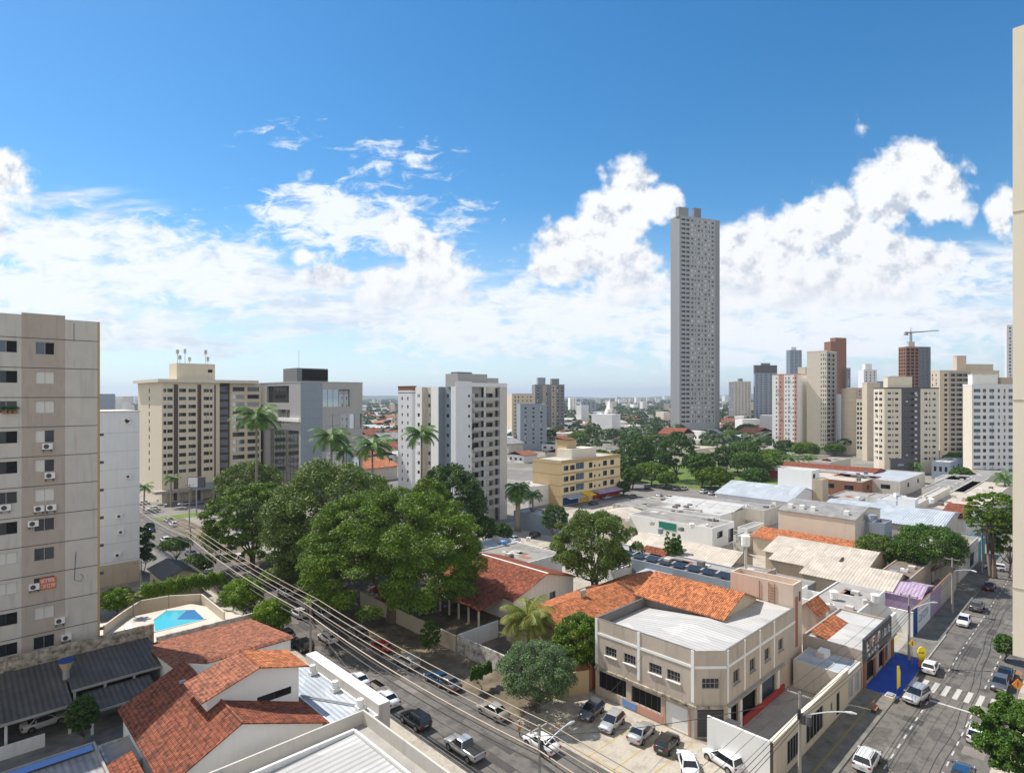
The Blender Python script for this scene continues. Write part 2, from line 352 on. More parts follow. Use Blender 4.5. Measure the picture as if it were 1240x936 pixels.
ground_mat('asphalt', [(.055, .051, .048), (.115, .107, .098), (.155, .143, .13), (.088, .082, .075), (.135, .125, .114)], .22, fine=2.5)
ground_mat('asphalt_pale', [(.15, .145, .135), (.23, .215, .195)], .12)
ground_mat('pavement', [(.24, .215, .18), (.36, .325, .27), (.45, .41, .345), (.30, .27, .22)], .35)
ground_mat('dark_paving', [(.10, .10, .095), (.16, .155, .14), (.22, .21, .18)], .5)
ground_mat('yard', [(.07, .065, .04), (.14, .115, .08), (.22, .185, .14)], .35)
ground_mat('grass', [(.05, .10, .015), (.11, .17, .03), (.17, .20, .05)], .15)
ground_mat('deck_tile', [(.52, .47, .40), (.62, .57, .50)], .6)
ground_mat('red_patch', [(.20, .12, .08), (.30, .16, .10)], .6)
ground_mat('blue_floor', [(.014, .05, .30), (.02, .075, .42)], .5, rough=.7)
ground_mat('hill', [(.03, .06, .03), (.06, .09, .05), (.12, .12, .10)], .002)

# ------------------------------------------------------------------ mesh builder
class MB:
    def __init__(s): s.v = []; s.f = []; s.mi = []; s.ms = []
    def m(s, name):
        if name not in s.ms: s.ms.append(name)
        return s.ms.index(name)
    def face(s, pts, mat):
        b = len(s.v); s.v += [tuple(p) for p in pts]; s.f.append(tuple(range(b, b+len(pts)))); s.mi.append(s.m(mat))
    def mesh(s, vs, fs, mat):
        b = len(s.v); s.v += [tuple(p) for p in vs]; i = s.m(mat)
        for f in fs: s.f.append(tuple(b+k for k in f)); s.mi.append(i)
    def box(s, x0, x1, y0, y1, z0, z1, mat, top=None):
        vs = [(x0,y0,z0),(x1,y0,z0),(x1,y1,z0),(x0,y1,z0),(x0,y0,z1),(x1,y0,z1),(x1,y1,z1),(x0,y1,z1)]
        s.mesh(vs, [(0,3,2,1),(0,1,5,4),(1,2,6,5),(2,3,7,6),(3,0,4,7)], mat); s.mesh(vs[4:], [(0,1,2,3)], top or mat)
    def prism(s, poly, z0, z1, mat, top=None):
        n = len(poly); vs = [(p[0],p[1],z0) for p in poly]+[(p[0],p[1],z1) for p in poly]
        s.mesh(vs, [(i,(i+1)%n,n+(i+1)%n,n+i) for i in range(n)]+[tuple(range(n-1,-1,-1))], mat); s.mesh(vs[n:], [tuple(range(n))], top or mat)
    def tube(s, pts, r, mat, n=6, cap=True):
        pts = [Vector(p) for p in pts]; rs = r if isinstance(r, (list, tuple)) else [r]*len(pts); vs = []; fs = []
        for i, p in enumerate(pts):
            d = (pts[min(i+1,len(pts)-1)]-pts[max(i-1,0)]).normalized()
            a = d.cross(Vector((0,0,1))) if abs(d.z) < .95 else d.cross(Vector((1,0,0))); a.normalize(); b = d.cross(a)
            for k in range(n):
                t = 2*math.pi*k/n; vs.append(p+(a*math.cos(t)+b*math.sin(t))*rs[i])
        for i in range(len(pts)-1):
            for k in range(n): fs.append((i*n+k, i*n+(k+1)%n, (i+1)*n+(k+1)%n, (i+1)*n+k))
        if cap: fs += [tuple(range(n))[::-1], tuple((len(pts)-1)*n+k for k in range(n))]
        s.mesh(vs, fs, mat)
    def slab(s, quad, t, mat):
        "sheet of four corner points with thickness t below"
        q = [Vector(p) for p in quad]; vs = q+[p-Vector((0,0,t)) for p in q]; n = len(q)
        s.mesh(vs, [tuple(range(n)), tuple(range(2*n-1,n-1,-1))]+[(i,n+i,n+(i+1)%n,(i+1)%n) for i in range(n)], mat)
    def add(s, o, mtx):
        b = len(s.v); s.v += [tuple(mtx @ Vector(p)) for p in o.v]; mp = [s.m(x) for x in o.ms]
        for f, i in zip(o.f, o.mi): s.f.append(tuple(b+k for k in f)); s.mi.append(mp[i])
    def data(s, name, smooth=False):
        me = bpy.data.meshes.new(name); me.from_pydata(s.v, [], s.f)
        for x in s.ms: me.materials.append(MATS[x])
        me.polygons.foreach_set('material_index', s.mi)
        if smooth: me.polygons.foreach_set('use_smooth', [True]*len(s.f))
        me.update(); return me
    def obj(s, name, parent=None, loc=None, smooth=False, label=None):
        o = bpy.data.objects.new(name, s.data(name, smooth)); col.objects.link(o)
        if parent: o.parent = parent
        if loc is not None: o.location = loc
        if label: o['label'] = label
        return o
def tag(o, label, cat, group=None):
    o['label'] = label; o['category'] = cat
    if group: o['group'] = group
    return o
def thing(name, label, cat, loc, rz=0, group=None):
    o = bpy.data.objects.new(name, None); col.objects.link(o); o.location = loc if len(loc) == 3 else (*loc, 0); o.rotation_euler = (0, 0, rz)
    o.empty_display_size = .1
    return tag(o, label, cat, group)
def dup(root, loc, rz=0, label=None, group=None, sc=None):
    r = root.copy(); col.objects.link(r); r.location = loc if len(loc) == 3 else (*loc, 0); r.rotation_euler = (0, 0, rz)
    if sc: r.scale = (sc if isinstance(sc, tuple) else (sc,)*3)
    if label: r['label'] = label
    if group: r['group'] = group
    for ch in list(root.children):
        c = ch.copy(); col.objects.link(c); c.parent = r
        for g in ch.children:
            d = g.copy(); col.objects.link(d); d.parent = c
    return r
def struct(name, mb, label=None, kind='structure'):
    o = mb.obj(name); o['kind'] = kind
    if label: o['label'] = label
    o['category'] = name.split('.')[0].replace('_', ' ')
    return o

# ------------------------------------------------------------------ facade with real openings
def facade(mb, s0, s1, z0, z1, holes, mat, face, depth=.18, at=0.0, bands=None, reveal=None):
    "holes: (sc, zb, w, h). face 'y' -> plane y=at facing -y, s is x; face 'x' -> plane x=at facing -x, s is y"
    def P(s, z, d=0.0): return (s, at+d, z) if face == 'y' else (at+d, s, z)
    hs = [(a-w/2, a+w/2, b, b+h) for a, b, w, h in holes]
    S = sorted({round(v, 4) for h in hs for v in h[:2]} | {s0, s1}); Z = sorted({round(v, 4) for h in hs for v in h[2:]} | {z0, z1})
    hk = {(round(h[0],4), round(h[2],4)): h for h in hs}
    # open cells
    import bisect
    op = set()
    for h in hs:
        i0, i1 = S.index(round(h[0],4)), S.index(round(h[1],4)); j0, j1 = Z.index(round(h[2],4)), Z.index(round(h[3],4))
        for i in range(i0, i1):
            for j in range(j0, j1): op.add((i, j))
    fl = face == 'x'
    def quad(a, b, c, d, m_): mb.face([a, b, c, d][::-1] if fl else [a, b, c, d], m_)
    for i in range(len(S)-1):
        j = 0
        while j < len(Z)-1:
            if (i, j) in op: j += 1; continue
            k = j
            while k < len(Z)-1 and (i, k) not in op: k += 1
            mm = mat
            if bands:
                sc = (S[i]+S[i+1])/2
                for b0, b1, bm in bands:
                    if b0 <= sc <= b1: mm = bm
            quad(P(S[i], Z[j]), P(S[i+1], Z[j]), P(S[i+1], Z[k]), P(S[i], Z[k]), mm); j = k
    rv = reveal or mat
    for a, b, c, d in hs:
        quad(P(a, c), P(a, c, depth), P(b, c, depth), P(b, c), rv); quad(P(a, d), P(b, d), P(b, d, depth), P(a, d, depth), rv)
        quad(P(a, c), P(a, d), P(a, d, depth), P(a, c, depth), rv); quad(P(b, c), P(b, c, depth), P(b, d, depth), P(b, d), rv)
WCACHE = {}
def wgeo(w, h, style):
    "window facing -y, origin at bottom centre of its opening"
    k = (round(w, 2), round(h, 2), style)
    if k in WCACHE: return WCACHE[k]
    g = MB(); t = .05; fm = 'frame_dark' if style in ('dark', 'void', 'grid') else 'frame_alu'
    if style == 'grid': fm, t = 'frame_alu', .04
    g.box(-w/2, w/2, -.05, .02, 0, t, fm); g.box(-w/2, w/2, -.05, .02, h-t, h, fm); g.box(-w/2, -w/2+t, -.05, .02, t, h-t, fm); g.box(w/2-t, w/2, -.05, .02, t, h-t, fm)
    if style != 'void':
        nm = 1 if style != 'grid' else 3
        for i in range(nm):
            x = -w/2+w*(i+1)/(nm+1); g.box(x-t/2, x+t/2, -.04, .02, t, h-t, fm)
    if style == 'grid': g.box(-w/2+t, w/2-t, -.045, .015, h/2-.02, h/2+.02, fm)
    gm = {'clear': ('glass', 'glass'), 'curtain': ('curtain', 'glass'), 'half': ('glass_blue', 'dark_void'), 'pale': ('curtain', 'curtain'), 'dark': ('glass', 'dark_void'), 'void': ('dark_void', 'dark_void'), 'grid': ('glass', 'glass'), 'blue': ('glass_blue', 'glass_blue'), 'mirror': ('mirror_glass', 'mirror_glass')}[style]
    pn = MB(); pn.face([(-w/2+t,0,t), (0,0,t), (0,0,h-t), (-w/2+t,0,h-t)], gm[0]); pn.face([(0,0,t), (w/2-t,0,t), (w/2-t,0,h-t), (0,0,h-t)], gm[1])
    fd = g.data('window'); pd = pn.data('pane'); g.add(pn, Matrix.Identity(4)); WCACHE[k] = (g, (fd, pd, g.data('window'))); return WCACHE[k]
def add_window(root, me, loc, rz=0, split=True, name='window', mtx=None):
    o = bpy.data.objects.new(name, me[0] if split else me[2]); col.objects.link(o); o.parent = root; o.location = loc; o.rotation_euler = (0, 0, rz)
    if mtx is not None: o.matrix_local = mtx
    if split: q = bpy.data.objects.new('pane', me[1]); col.objects.link(q); q.parent = o
    return o
def put_windows(root, wins, depth=.16, styles=('clear', 'clear', 'curtain', 'dark', 'half'), rnd=None, name='window', split=True):
    "wins: (face, s, z, w, h[, style]); the nearest hundred are parts of their own, the rest one part"
    rnd = rnd or random.Random(3)
    wins = sorted(wins, key=lambda w: (abs(w[2]-H)*.3+w[1]))
    rest = MB()
    for i, wn in enumerate(wins):
        f, s, z, w, h = wn[:5]; st = wn[5] if len(wn) > 5 else rnd.choice(styles)
        g, me = wgeo(w, h, st)
        loc = (s, depth, z) if f == 'y' else (depth, s, z); rz = 0 if f == 'y' else -math.pi/2
        if i < 100:
            add_window(root, me, loc, rz, split, name)
            if not split and h < 2.2 and rnd.random() < .13:
                if 'ac' not in WCACHE: q = MB(); q.box(-.45, .45, -.62, -.2, -.85, -.2, 'white_paint'); q.box(-.3, .1, -.63, -.615, -.75, -.3, 'frame_dark'); WCACHE['ac'] = q.data('air_conditioner')
                a = bpy.data.objects.new('air_conditioner', WCACHE['ac']); col.objects.link(a); a.parent = root; a.location = loc; a.rotation_euler = (0, 0, rz)
        else: rest.add(g, Matrix.Translation(loc) @ Matrix.Rotation(rz, 4, 'Z'))
    if rest.v: o = rest.obj(name+'_rows', root); o['kind'] = 'stuff'

def tower(name, label, N, base, L, Rr, topy, wall, yaw=0.0, fx=None, fy=None, roofbox=None, D=None, group=None, cat='building', sy=None, sx=None, floor=None, roof='concrete', styles=('clear', 'clear', 'curtain', 'dark', 'half'), bandx=None, bandy=None, cap=None, z0w=4.0):
    """block whose near corner stands at bearing N; L and Rr are the bearings where its two seen faces end.
    fx / fy: (columns as fractions with widths, window height, floor height)"""
    Dn = D or D0(base); p = A(N, Dn); yw = R(yaw)
    sx = sx or along(p, yw, Rr); sy = sy or along(p, yw+math.pi/2, L)
    z1 = zat(topy, Dn)
    r = thing(name, label, cat, p, yw, group); wb = MB(); wins = []
    for f, spec, ln, bands in (('x', fx, sy, bandx), ('y', fy, sx, bandy)):
        holes = []
        if spec:
            cols, wh, fh = spec
            nfl = int((z1-z0w-.6)/fh)
            for k in range(nfl):
                zb = z1-1.0-(k+1)*fh+(fh-wh)*.45
                for cc in cols:
                    s, w = cc[0]*ln, cc[1]
                    if w > 1: holes.append((s, zb, w, wh)); wins.append((f, s, zb, w, wh)+tuple(cc[2:3]))
                    else: ww = w*ln; holes.append((s, zb, ww, wh)); wins.append((f, s, zb, ww, wh)+tuple(cc[2:3]))
        bb = [(a*ln, b*ln, m_) for a, b, m_ in bands] if bands else None
        if bb:   # split the plane at band limits
            edges = sorted({0.0, ln} | {v for b in bb for v in b[:2]})
            for a, b in zip(edges, edges[1:]):
                mm = wall
                for b0, b1, m_ in bb:
                    if b0-1e-6 <= (a+b)/2 <= b1+1e-6: mm = m_
                facade(wb, a, b, 0, z1, [h for h in holes if a <= h[0] < b and h[0]-h[2]/2 > a-1e-4 and h[0]+h[2]/2 < b+1e-4], mm, f)
        else: facade(wb, 0, ln, 0, z1, holes, wall, f)
    wb.face([(sx,0,0),(sx,sy,0),(sx,sy,z1),(sx,0,z1)], wall); wb.face([(sx,sy,0),(0,sy,0),(0,sy,z1),(sx,sy,z1)], wall)
    wb.obj('wall', r)
    rb = MB(); pt = .25; cm = cap or wall
    rb.face([(0,0,z1-.6),(sx,0,z1-.6),(sx,sy,z1-.6),(0,sy,z1-.6)], roof)
    rb.box(-.06, sx+.06, -.06, pt, z1-.35, z1+.35, cm); rb.box(-.06, sx+.06, sy-pt, sy+.06, z1-.35, z1+.35, cm)
    rb.box(-.06, pt, pt, sy-pt, z1-.35, z1+.35, cm); rb.box(sx-pt, sx+.06, pt, sy-pt, z1-.35, z1+.35, cm)
    rb.obj('roof', r)
    for bx in (roofbox or []):
        a0, a1, b0, b1, h_, m_ = bx
        q_ = MB(); q_.box(a0*sx, a1*sx, b0*sy, b1*sy, z1-.6, z1+h_, m_); q_.box(a0*sx-.15, a1*sx+.15, b0*sy-.15, b1*sy+.15, z1+h_, z1+h_+.25, m_); q_.obj('rooftop_block', r)
    if wins: put_windows(r, wins, styles=styles, rnd=random.Random(int(N)), split=False)
    r['sx'] = sx; r['sy'] = sy; r['z1'] = z1
    return r
# ================================================================== SETTING
g = MB(); g.face([(-300,-300,0),(14000,-9000,0),(14000,14000,0),(-9000,14000,0)], 'ground_town'); struct('ground', g)
def sheet(name, mat, x0, x1, y0, y1, z=.004):
    g = MB(); g.face([(x0,y0,z),(x1,y0,z),(x1,y1,z),(x0,y1,z)], mat); return struct(name, g)
def kerbed(name, mat, x0, x1, y0, y1, h=.13):
    g = MB(); g.box(x0, x1, y0, y1, 0, h, 'concrete', mat); return struct(name, g)
sheet('road', 'asphalt', 38.5, 49, -60, 262, .004)             # street running away to the left
sheet('road', 'asphalt', 49, 190, 9.8, 20.4, .004)             # street on the right
sheet('road', 'asphalt', 190, 420, 9.8, 20.4, .004)
sheet('road', 'asphalt', -10, 38.5, 200, 262, .004)
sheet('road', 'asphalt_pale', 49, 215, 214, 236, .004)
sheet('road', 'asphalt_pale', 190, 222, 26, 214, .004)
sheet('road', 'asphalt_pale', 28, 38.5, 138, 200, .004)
kerbed('pavement', 'pavement', 31.6, 38.5, 20, 138)
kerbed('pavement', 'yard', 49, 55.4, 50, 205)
kerbed('pavement', 'pavement', 49, 60.5, 20.4, 31)
sheet('parking_apron', 'pavement', 49, 60.4, 31, 50, .02)
kerbed('pavement', 'dark_paving', 60.5, 86.5, 20.4, 23.9)
kerbed('pavement', 'dark_paving', 102, 190, 20.4, 23.9)
kerbed('pavement', 'pavement', 40, 190, 5, 9.8)
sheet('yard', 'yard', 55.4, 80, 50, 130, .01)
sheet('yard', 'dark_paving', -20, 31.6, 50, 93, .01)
sheet('yard', 'pavement', 70, 190, 30, 130, .006)
sheet('park_lawn', 'grass', 224, 300, 100, 215, .01)
sheet('park_lawn', 'grass', 49, 62, 205, 213, .012)
g = MB(); g.box(86.8, 101.8, 20.2, 23.95, 0, .15, 'concrete', 'blue_floor'); struct('blue_forecourt', g)
g = MB(); g.box(102, 115.8, 20.2, 34, 0, .12, 'concrete', 'concrete'); struct('forecourt', g)
# road markings
def mark(name, rects, mat='road_paint', z=.009, label=None):
    g = MB()
    for x0, x1, y0, y1 in rects: g.face([(x0,y0,z),(x1,y0,z),(x1,y1,z),(x0,y1,z)], mat)
    return struct(name, g)
mark('lane_marking', [(x, x+1.1, 17.35, 17.5) for x in np.arange(54, 180, 2.6) if not 90 < x < 97])
mark('lane_marking', [(x, x+1.1, 13.0, 13.15) for x in np.arange(54, 180, 2.6) if not 90 < x < 97])
mark('zebra_crossing', [(92, 95.6, y, y+.55) for y in np.arange(10.3, 20, 1.18)])
mark('stop_line', [(89.3, 89.7, 10.2, 18.6)])
mark('road_patch', [(101, 108, 10.2, 12.7)], 'red_patch', .008)
rq = random.Random(12)
mark('asphalt_patch', [(x, x+rq.uniform(1.2, 5), y, y+rq.uniform(.8, 2.2)) for x, y in [(rq.uniform(56, 150), rq.uniform(10.5, 18)) for _ in range(9)]], 'patch_dark', .0065)
mark('asphalt_patch', [(x, x+rq.uniform(.8, 2.2), y, y+rq.uniform(1.2, 6)) for x, y in [(rq.uniform(38.7, 46), rq.uniform(40, 150)) for _ in range(12)]], 'patch_dark', .0065)
mark('asphalt_patch', [(x, x+rq.uniform(1.2, 4), y, y+rq.uniform(.8, 2)) for x, y in [(rq.uniform(56, 150), rq.uniform(10.5, 18)) for _ in range(8)]], 'patch_pale', .0068)
mark('asphalt_patch', [(x, x+rq.uniform(.8, 2), y, y+rq.uniform(1.2, 5)) for x, y in [(rq.uniform(38.7, 46), rq.uniform(40, 150)) for _ in range(9)]], 'patch_pale', .0068)
for i, (x, y) in enumerate(((70, 15.3), (84, 13.2), (101, 16), (120, 14), (41.5, 62), (44, 74), (43.5, 97), (45, 118))):
    g = MB(); g.tube([(0,0,.0), (0,0,.016)], .36, 'dark_concrete', 14); o = g.obj('manhole_cover', None, (x, y, 0)); tag(o, 'round manhole cover in the '+('right street, '+('nearest the bottom', 'before the stop line', 'beside the red patch', 'farthest')[i] if i < 4 else 'left street, '+('nearest the bottom', 'second', 'beside the black car', 'farthest')[i-4]), 'manhole', 'manhole covers')
mark('parking_line', [(49.6, 60.2, y, y+.12) for y in (33.2, 36.4, 39.6, 42.8, 46)]+[(49.6, 49.75, 31.5, 50)], 'yellow_paint', .026)
mark('parking_line', [(103.5, 115, 25.2, 25.4), (106, 106.2, 20.4, 33)], 'yellow_paint', .128)
mark('paving_stripe', [(61, 86.4, 22.0, 22.25)], 'worn_yellow', .138)
def ribbon(name, pts, w, mat, z):
    g = MB()
    for a, b in zip(pts, pts[1:]):
        d = Vector((b[0]-a[0], b[1]-a[1])).normalized(); n = Vector((-d.y, d.x))*w/2
        g.face([(a[0]+n.x,a[1]+n.y,z),(a[0]-n.x,a[1]-n.y,z),(b[0]-n.x,b[1]-n.y,z),(b[0]+n.x,b[1]+n.y,z)][::-1], mat)
    return struct(name, g)
for off in (0, .75):
    ribbon('tar_seam', [(x, 14.2+off+1.0*math.sin(x/17.0)+.12*math.sin(x/2.3)) for x in np.arange(56, 150, 2)], .075, 'tar', .0075)
ribbon('tar_seam', [(42.3+.25*math.sin(y/6), y) for y in range(35, 140, 3)], .09, 'tar', .0075)
ribbon('tar_seam', [(44.9+.2*math.sin(y/9), y) for y in range(35, 140, 3)], .07, 'tar', .0075)
# distant hills along the horizon
def hills(D, hmax, seed, n=140):
    rnd = random.Random(seed); ph = [rnd.uniform(0, 6.28) for _ in range(6)]
    g = MB(); rows = []
    for i in range(n+1):
        a = R(-75+150*i/n)+YAW; x, y = math.sin(a), math.cos(a); t = i/n*20
        h = hmax*(.5+.22*math.sin(t*.9+ph[0])+.16*math.sin(t*2.1+ph[1])+.09*math.sin(t*5.3+ph[2])+.04*math.sin(t*13+ph[3]))
        rows.append([(x*D, y*D, -2), (x*D*1.15, y*D*1.15, h*.6), (x*D*1.35, y*D*1.35, h), (x*D*1.7, y*D*1.7, 0)])
    for a, b in zip(rows, rows[1:]):
        for k in range(3): g.face([a[k], b[k], b[k+1], a[k+1]], 'hill')
    struct('hills', g)
hills(5200, 55, 3); hills(7400, 105, 8)

# ================================================================== TREES
def leaves(mb_mat, centers, radii, n, size, rnd, flat=1.0, up=.35):
    "n small leaf sprays spread over the shells of many clumps"
    cen = np.array(centers); rad = np.array(radii); w = (rad.prod(axis=1))**(2/3); w /= w.sum()
    idx = rnd.choice(len(cen), n, p=w)
    d = rnd.normal(size=(n, 3)); d /= np.linalg.norm(d, axis=1)[:, None]
    d[:, 2] = np.where(d[:, 2] < -.25, -d[:, 2]*.8, d[:, 2])
    rr = rnd.uniform(.62, 1.06, n)**.8
    p = cen[idx]+d*rad[idx]*rr[:, None]
    nrm = d*.7+rnd.normal(size=(n, 3))*.55; nrm[:, 2] += up; nrm /= np.linalg.norm(nrm, axis=1)[:, None]
    t = np.cross(nrm, rnd.normal(size=(n, 3))); t /= np.linalg.norm(t, axis=1)[:, None]; b = np.cross(nrm, t)
    s = (size*rnd.uniform(.55, 1.3, n))[:, None]; s2 = s*rnd.uniform(.5, .8, n)[:, None]
    v = np.stack([p-t*s, p-b*s2+nrm*s*.12, p+t*s, p+b*s2-nrm*s*.12], 1).reshape(-1, 3)
    return v
def leaf_obj(name, v, mat, parent):
    n = len(v)//4; me = bpy.data.meshes.new(name)
    me.vertices.add(len(v)); me.vertices.foreach_set('co', v.astype(np.float32).ravel())
    me.loops.add(len(v)); me.loops.foreach_set('vertex_index', np.arange(len(v), dtype=np.int32))
    me.polygons.add(n); me.polygons.foreach_set('loop_start', np.arange(0, len(v), 4, dtype=np.int32))
    me.update(calc_edges=True); me.validate(); me.materials.append(MATS[mat])
    o = bpy.data.objects.new(name, me); col.objects.link(o)
    if parent: o.parent = parent
    return o
def clump_cloud(kind, Rr, zb, zt, rnd):
    C = []; Q = []; hh = zt-zb
    if kind == 'umbrella':         # broad domed crown made of many flattish pads, hanging low at the rim
        m = 150
        for k in range(m):
            u = 1-(k+.5)/m*1.62; a = k*2.39996+rnd.uniform(-.25, .25); q = (1-abs(u)**2.3)**(1/2.3); r = q*Rr*rnd.uniform(.84, .95)
            z = zb+hh*(.46+.50*u)+rnd.uniform(-.035, .035)*hh
            pr = Rr*rnd.uniform(.10, .17); C.append((r*math.cos(a), r*math.sin(a), z)); Q.append((pr, pr, pr*rnd.uniform(.5, .75)))
        for k in range(20): a = k*2.4; C.append((Rr*.5*math.cos(a)*rnd.uniform(.3, 1), Rr*.5*math.sin(a)*rnd.uniform(.3, 1), zb+hh*rnd.uniform(.25, .6))); Q.append((Rr*.2, Rr*.2, Rr*.12))
    elif kind == 'round':
        m = 46
        for k in range(m):
            u = 1-(k+.5)/m*1.75; a = k*2.39996; r = math.sqrt(max(0, 1-u*u))*rnd.uniform(.68, .86); pr = Rr*rnd.uniform(.18, .30)
            C.append((Rr*r*math.cos(a), Rr*r*math.sin(a), zb+hh*.5+hh*.41*u)); Q.append((pr, pr, min(pr, hh*.22)*rnd.uniform(.8, 1.05)))
    elif kind == 'loose':
        m = 62
        for k in range(m):
            u = 1-(k+.5)/m*1.85; a = k*2.39996; r = math.sqrt(max(0, 1-u*u))*rnd.uniform(.5, .98); pr = Rr*rnd.uniform(.11, .22)
            C.append((Rr*r*math.cos(a), Rr*r*math.sin(a), zb+hh*.5+hh*.45*u+rnd.uniform(-.05, .07)*hh)); Q.append((pr, pr, pr*1.05))
    elif kind == 'column':
        m = 14
        for k in range(m):
            z = zb+hh*(k+.5)/m; a = k*2.4; pr = Rr*rnd.uniform(.45, .7)*(1-.45*(k/m)**2); C.append((Rr*.45*math.cos(a), Rr*.45*math.sin(a), z)); Q.append((pr, pr, hh/m*1.4))
    elif kind == 'hedge':
        m = 30
        for k in range(m):
            C.append(((k/m*2-1)*Rr*.95, rnd.uniform(-1, 1)*Rr*.12, zb+hh*rnd.uniform(.3, .6))); Q.append((Rr*.13, Rr*.13, hh*.4))
    elif kind == 'spire':
        for k in range(7):
            cx, cy = rnd.uniform(-.7, .7)*Rr, rnd.uniform(-.7, .7)*Rr; h = hh*rnd.uniform(.6, 1)
            for j in range(6): pr = Rr*.34*(1-j/7.5); C.append((cx, cy, zb+h*(j+.5)/6)); Q.append((pr, pr, h/8))
    return C, Q
TREEGROUP = {}
def tree(name, label, xy, Rr, zb, zt, kind, mat, n, size, seed=1, trunk=.3, group=None, flowers=None, cat='tree', stems=1):
    rnd = np.random.default_rng(seed); pr = random.Random(seed)
    r = thing(name, label, cat, xy, 0, group)
    C, Q = clump_cloud(kind, Rr, zb, zt, rnd)
    leaf_obj('crown', leaves(None, C, Q, n, size, rnd), mat, r)
    if flowers: leaf_obj('blossom', leaves(None, C, [tuple(v*1.04 for v in q) for q in Q[:]], int(n*flowers[1]), size*.6, np.random.default_rng(seed+9)), flowers[0], r)
    t = MB()
    for s in range(stems):
        off = Vector((pr.uniform(-.6, .6), pr.uniform(-.6, .6), 0))*(0 if stems == 1 else 1)
        k = zb+(zt-zb)*.25; fork = off+Vector((pr.uniform(-.4, .4), pr.uniform(-.4, .4), max(.5, k*.45)))
        t.tube([off, off+Vector((0, 0, .4)), fork], [trunk*1.35, trunk, trunk*.8], 'bark', 8)
        for i in sorted(range(len(C)), key=lambda i: -Q[i][0])[:9 if stems == 1 else 5]:
            c = Vector(C[i]); mid = fork.lerp(c, .5)+Vector((pr.uniform(-.3, .3), pr.uniform(-.3, .3), -.08*Rr))
            t.tube([fork, mid, c], [trunk*.5, trunk*.3, trunk*.08], 'bark', 5)
    t.obj('trunk', r, smooth=True)
    return r
def tpx(px, base, wpx, ytop, ybot):
    D = D0(base); xy = A(px, D); Rr = wpx/2*D/F
    return xy, Rr, max(.3, zat(ybot, D-Rr*.7)), zat(ytop, D)
def T(name, label, px, base, w, yt, yb, kind, mat, n, size, **k):
    xy, Rr, zb, zt = tpx(px, base, w, yt, yb)
    return tree(name, label, xy, Rr, zb, max(zt, zb+.8), kind, mat, n, size, **k)
T('spreading_tree', 'largest broad domed green tree beside the left street, overhanging the road', 477, 752, 218, 598, 768, 'umbrella', 'leaf_bright', 130000, .17, seed=4, trunk=.75, stems=2)
T('spreading_tree', 'bright green umbrella shaped tree in front of the hotel, farthest along the left street', 306, 690, 114, 585, 690, 'umbrella', 'leaf_bright', 60000, .2, seed=5, trunk=.5, stems=2)
T('broad_tree', 'tall dull green tree behind the largest domed tree, topping it', 408, 715, 178, 562, 735, 'round', 'leaf_olive', 70000, .22, seed=6, trunk=.6)
T('ivy_tree', 'narrow dark tree wrapped in creeper between the two umbrella trees', 348, 722, 58, 600, 716, 'column', 'leaf_olive', 22000, .18, seed=7, trunk=.5)
T('dark_tree', 'dense dark green tree right of the largest domed tree, against the white flats', 545, 668, 88, 563, 662, 'round', 'leaf_dark', 30000, .23, seed=8, trunk=.5)
T('light_tree', 'bright green rounded tree behind the largest domed tree and left of the dark one', 520, 680, 60, 578, 664, 'round', 'leaf_bright', 15000, .23, seed=18, trunk=.4)
T('loose_tree', 'loose leafy light green tree behind the orange roofed house', 719, 722, 114, 626, 712, 'loose', 'leaf_olive', 34000, .19, seed=9, trunk=.35, stems=3)
T('broad_tree', 'rounded olive tree in front of the grey office block', 302, 632, 76, 560, 622, 'round', 'leaf_olive', 16000, .3, seed=10, trunk=.4)
T('flowering_shrub', 'rounded grey green shrub with purple blossom beside the parked cars', 651, 862, 96, 782, 866, 'round', 'leaf_greyish', 30000, .11, seed=11, trunk=.2, flowers=('leaf_purple', .2), cat='shrub')
T('leafy_bush', 'bright green bush between the orange roof and the beige corner building', 700, 826, 64, 742, 824, 'round', 'leaf_bright', 20000, .13, seed=12, trunk=.15, cat='bush')
T('topiary_tree', 'small flat topped clipped tree by the left street', 213, 688, 38, 652, 672, 'round', 'leaf_mid', 6000, .15, seed=13, trunk=.16)
T('street_bush', 'low dark green bush under the utility pole on the left street', 240, 703, 40, 672, 698, 'round', 'leaf_mid', 6000, .15, seed=14, trunk=.1, cat='bush')
T('clipped_bush', 'rounded bright green bush between the pool and the left street', 294, 748, 54, 702, 746, 'round', 'leaf_lime', 17000, .13, seed=15, trunk=.12, cat='bush')
T('clipped_bush', 'rounded bright green bush over the end of the pool wall, nearest the street', 329, 776, 48, 726, 774, 'round', 'leaf_lime', 15000, .13, seed=16, trunk=.12, cat='bush')
T('dark_bush', 'dark green bush against the foot of the white block wall', 174, 695, 26, 636, 682, 'column', 'leaf_dark', 5000, .18, seed=17, trunk=.1, cat='bush')
T('hedge', 'long bright green hedge behind the pool wall', 225, 735, 92, 694, 738, 'hedge', 'leaf_lime', 20000, .13, seed=19, trunk=.1, cat='hedge')
T('leafy_bush', 'bright bush in the corner below the beige apartment block', 141, 748, 40, 712, 746, 'round', 'leaf_lime', 9000, .14, seed=20, trunk=.1, cat='bush')
T('courtyard_tree', 'dark small tree in the shaded yard at the lower left', 100, 905, 36, 842, 895, 'round', 'leaf_dark', 8000, .12, seed=21, trunk=.1)
T('round_tree', 'small dark round tree by the yellow apartment block', 672, 657, 32, 610, 650, 'round', 'leaf_dark', 8000, .18, seed=22, trunk=.2)
T('yard_tree', 'small tree in the shaded yard before the white flats, left one', 588, 668, 30, 625, 660, 'round', 'leaf_mid', 6000, .2, seed=81, trunk=.2)
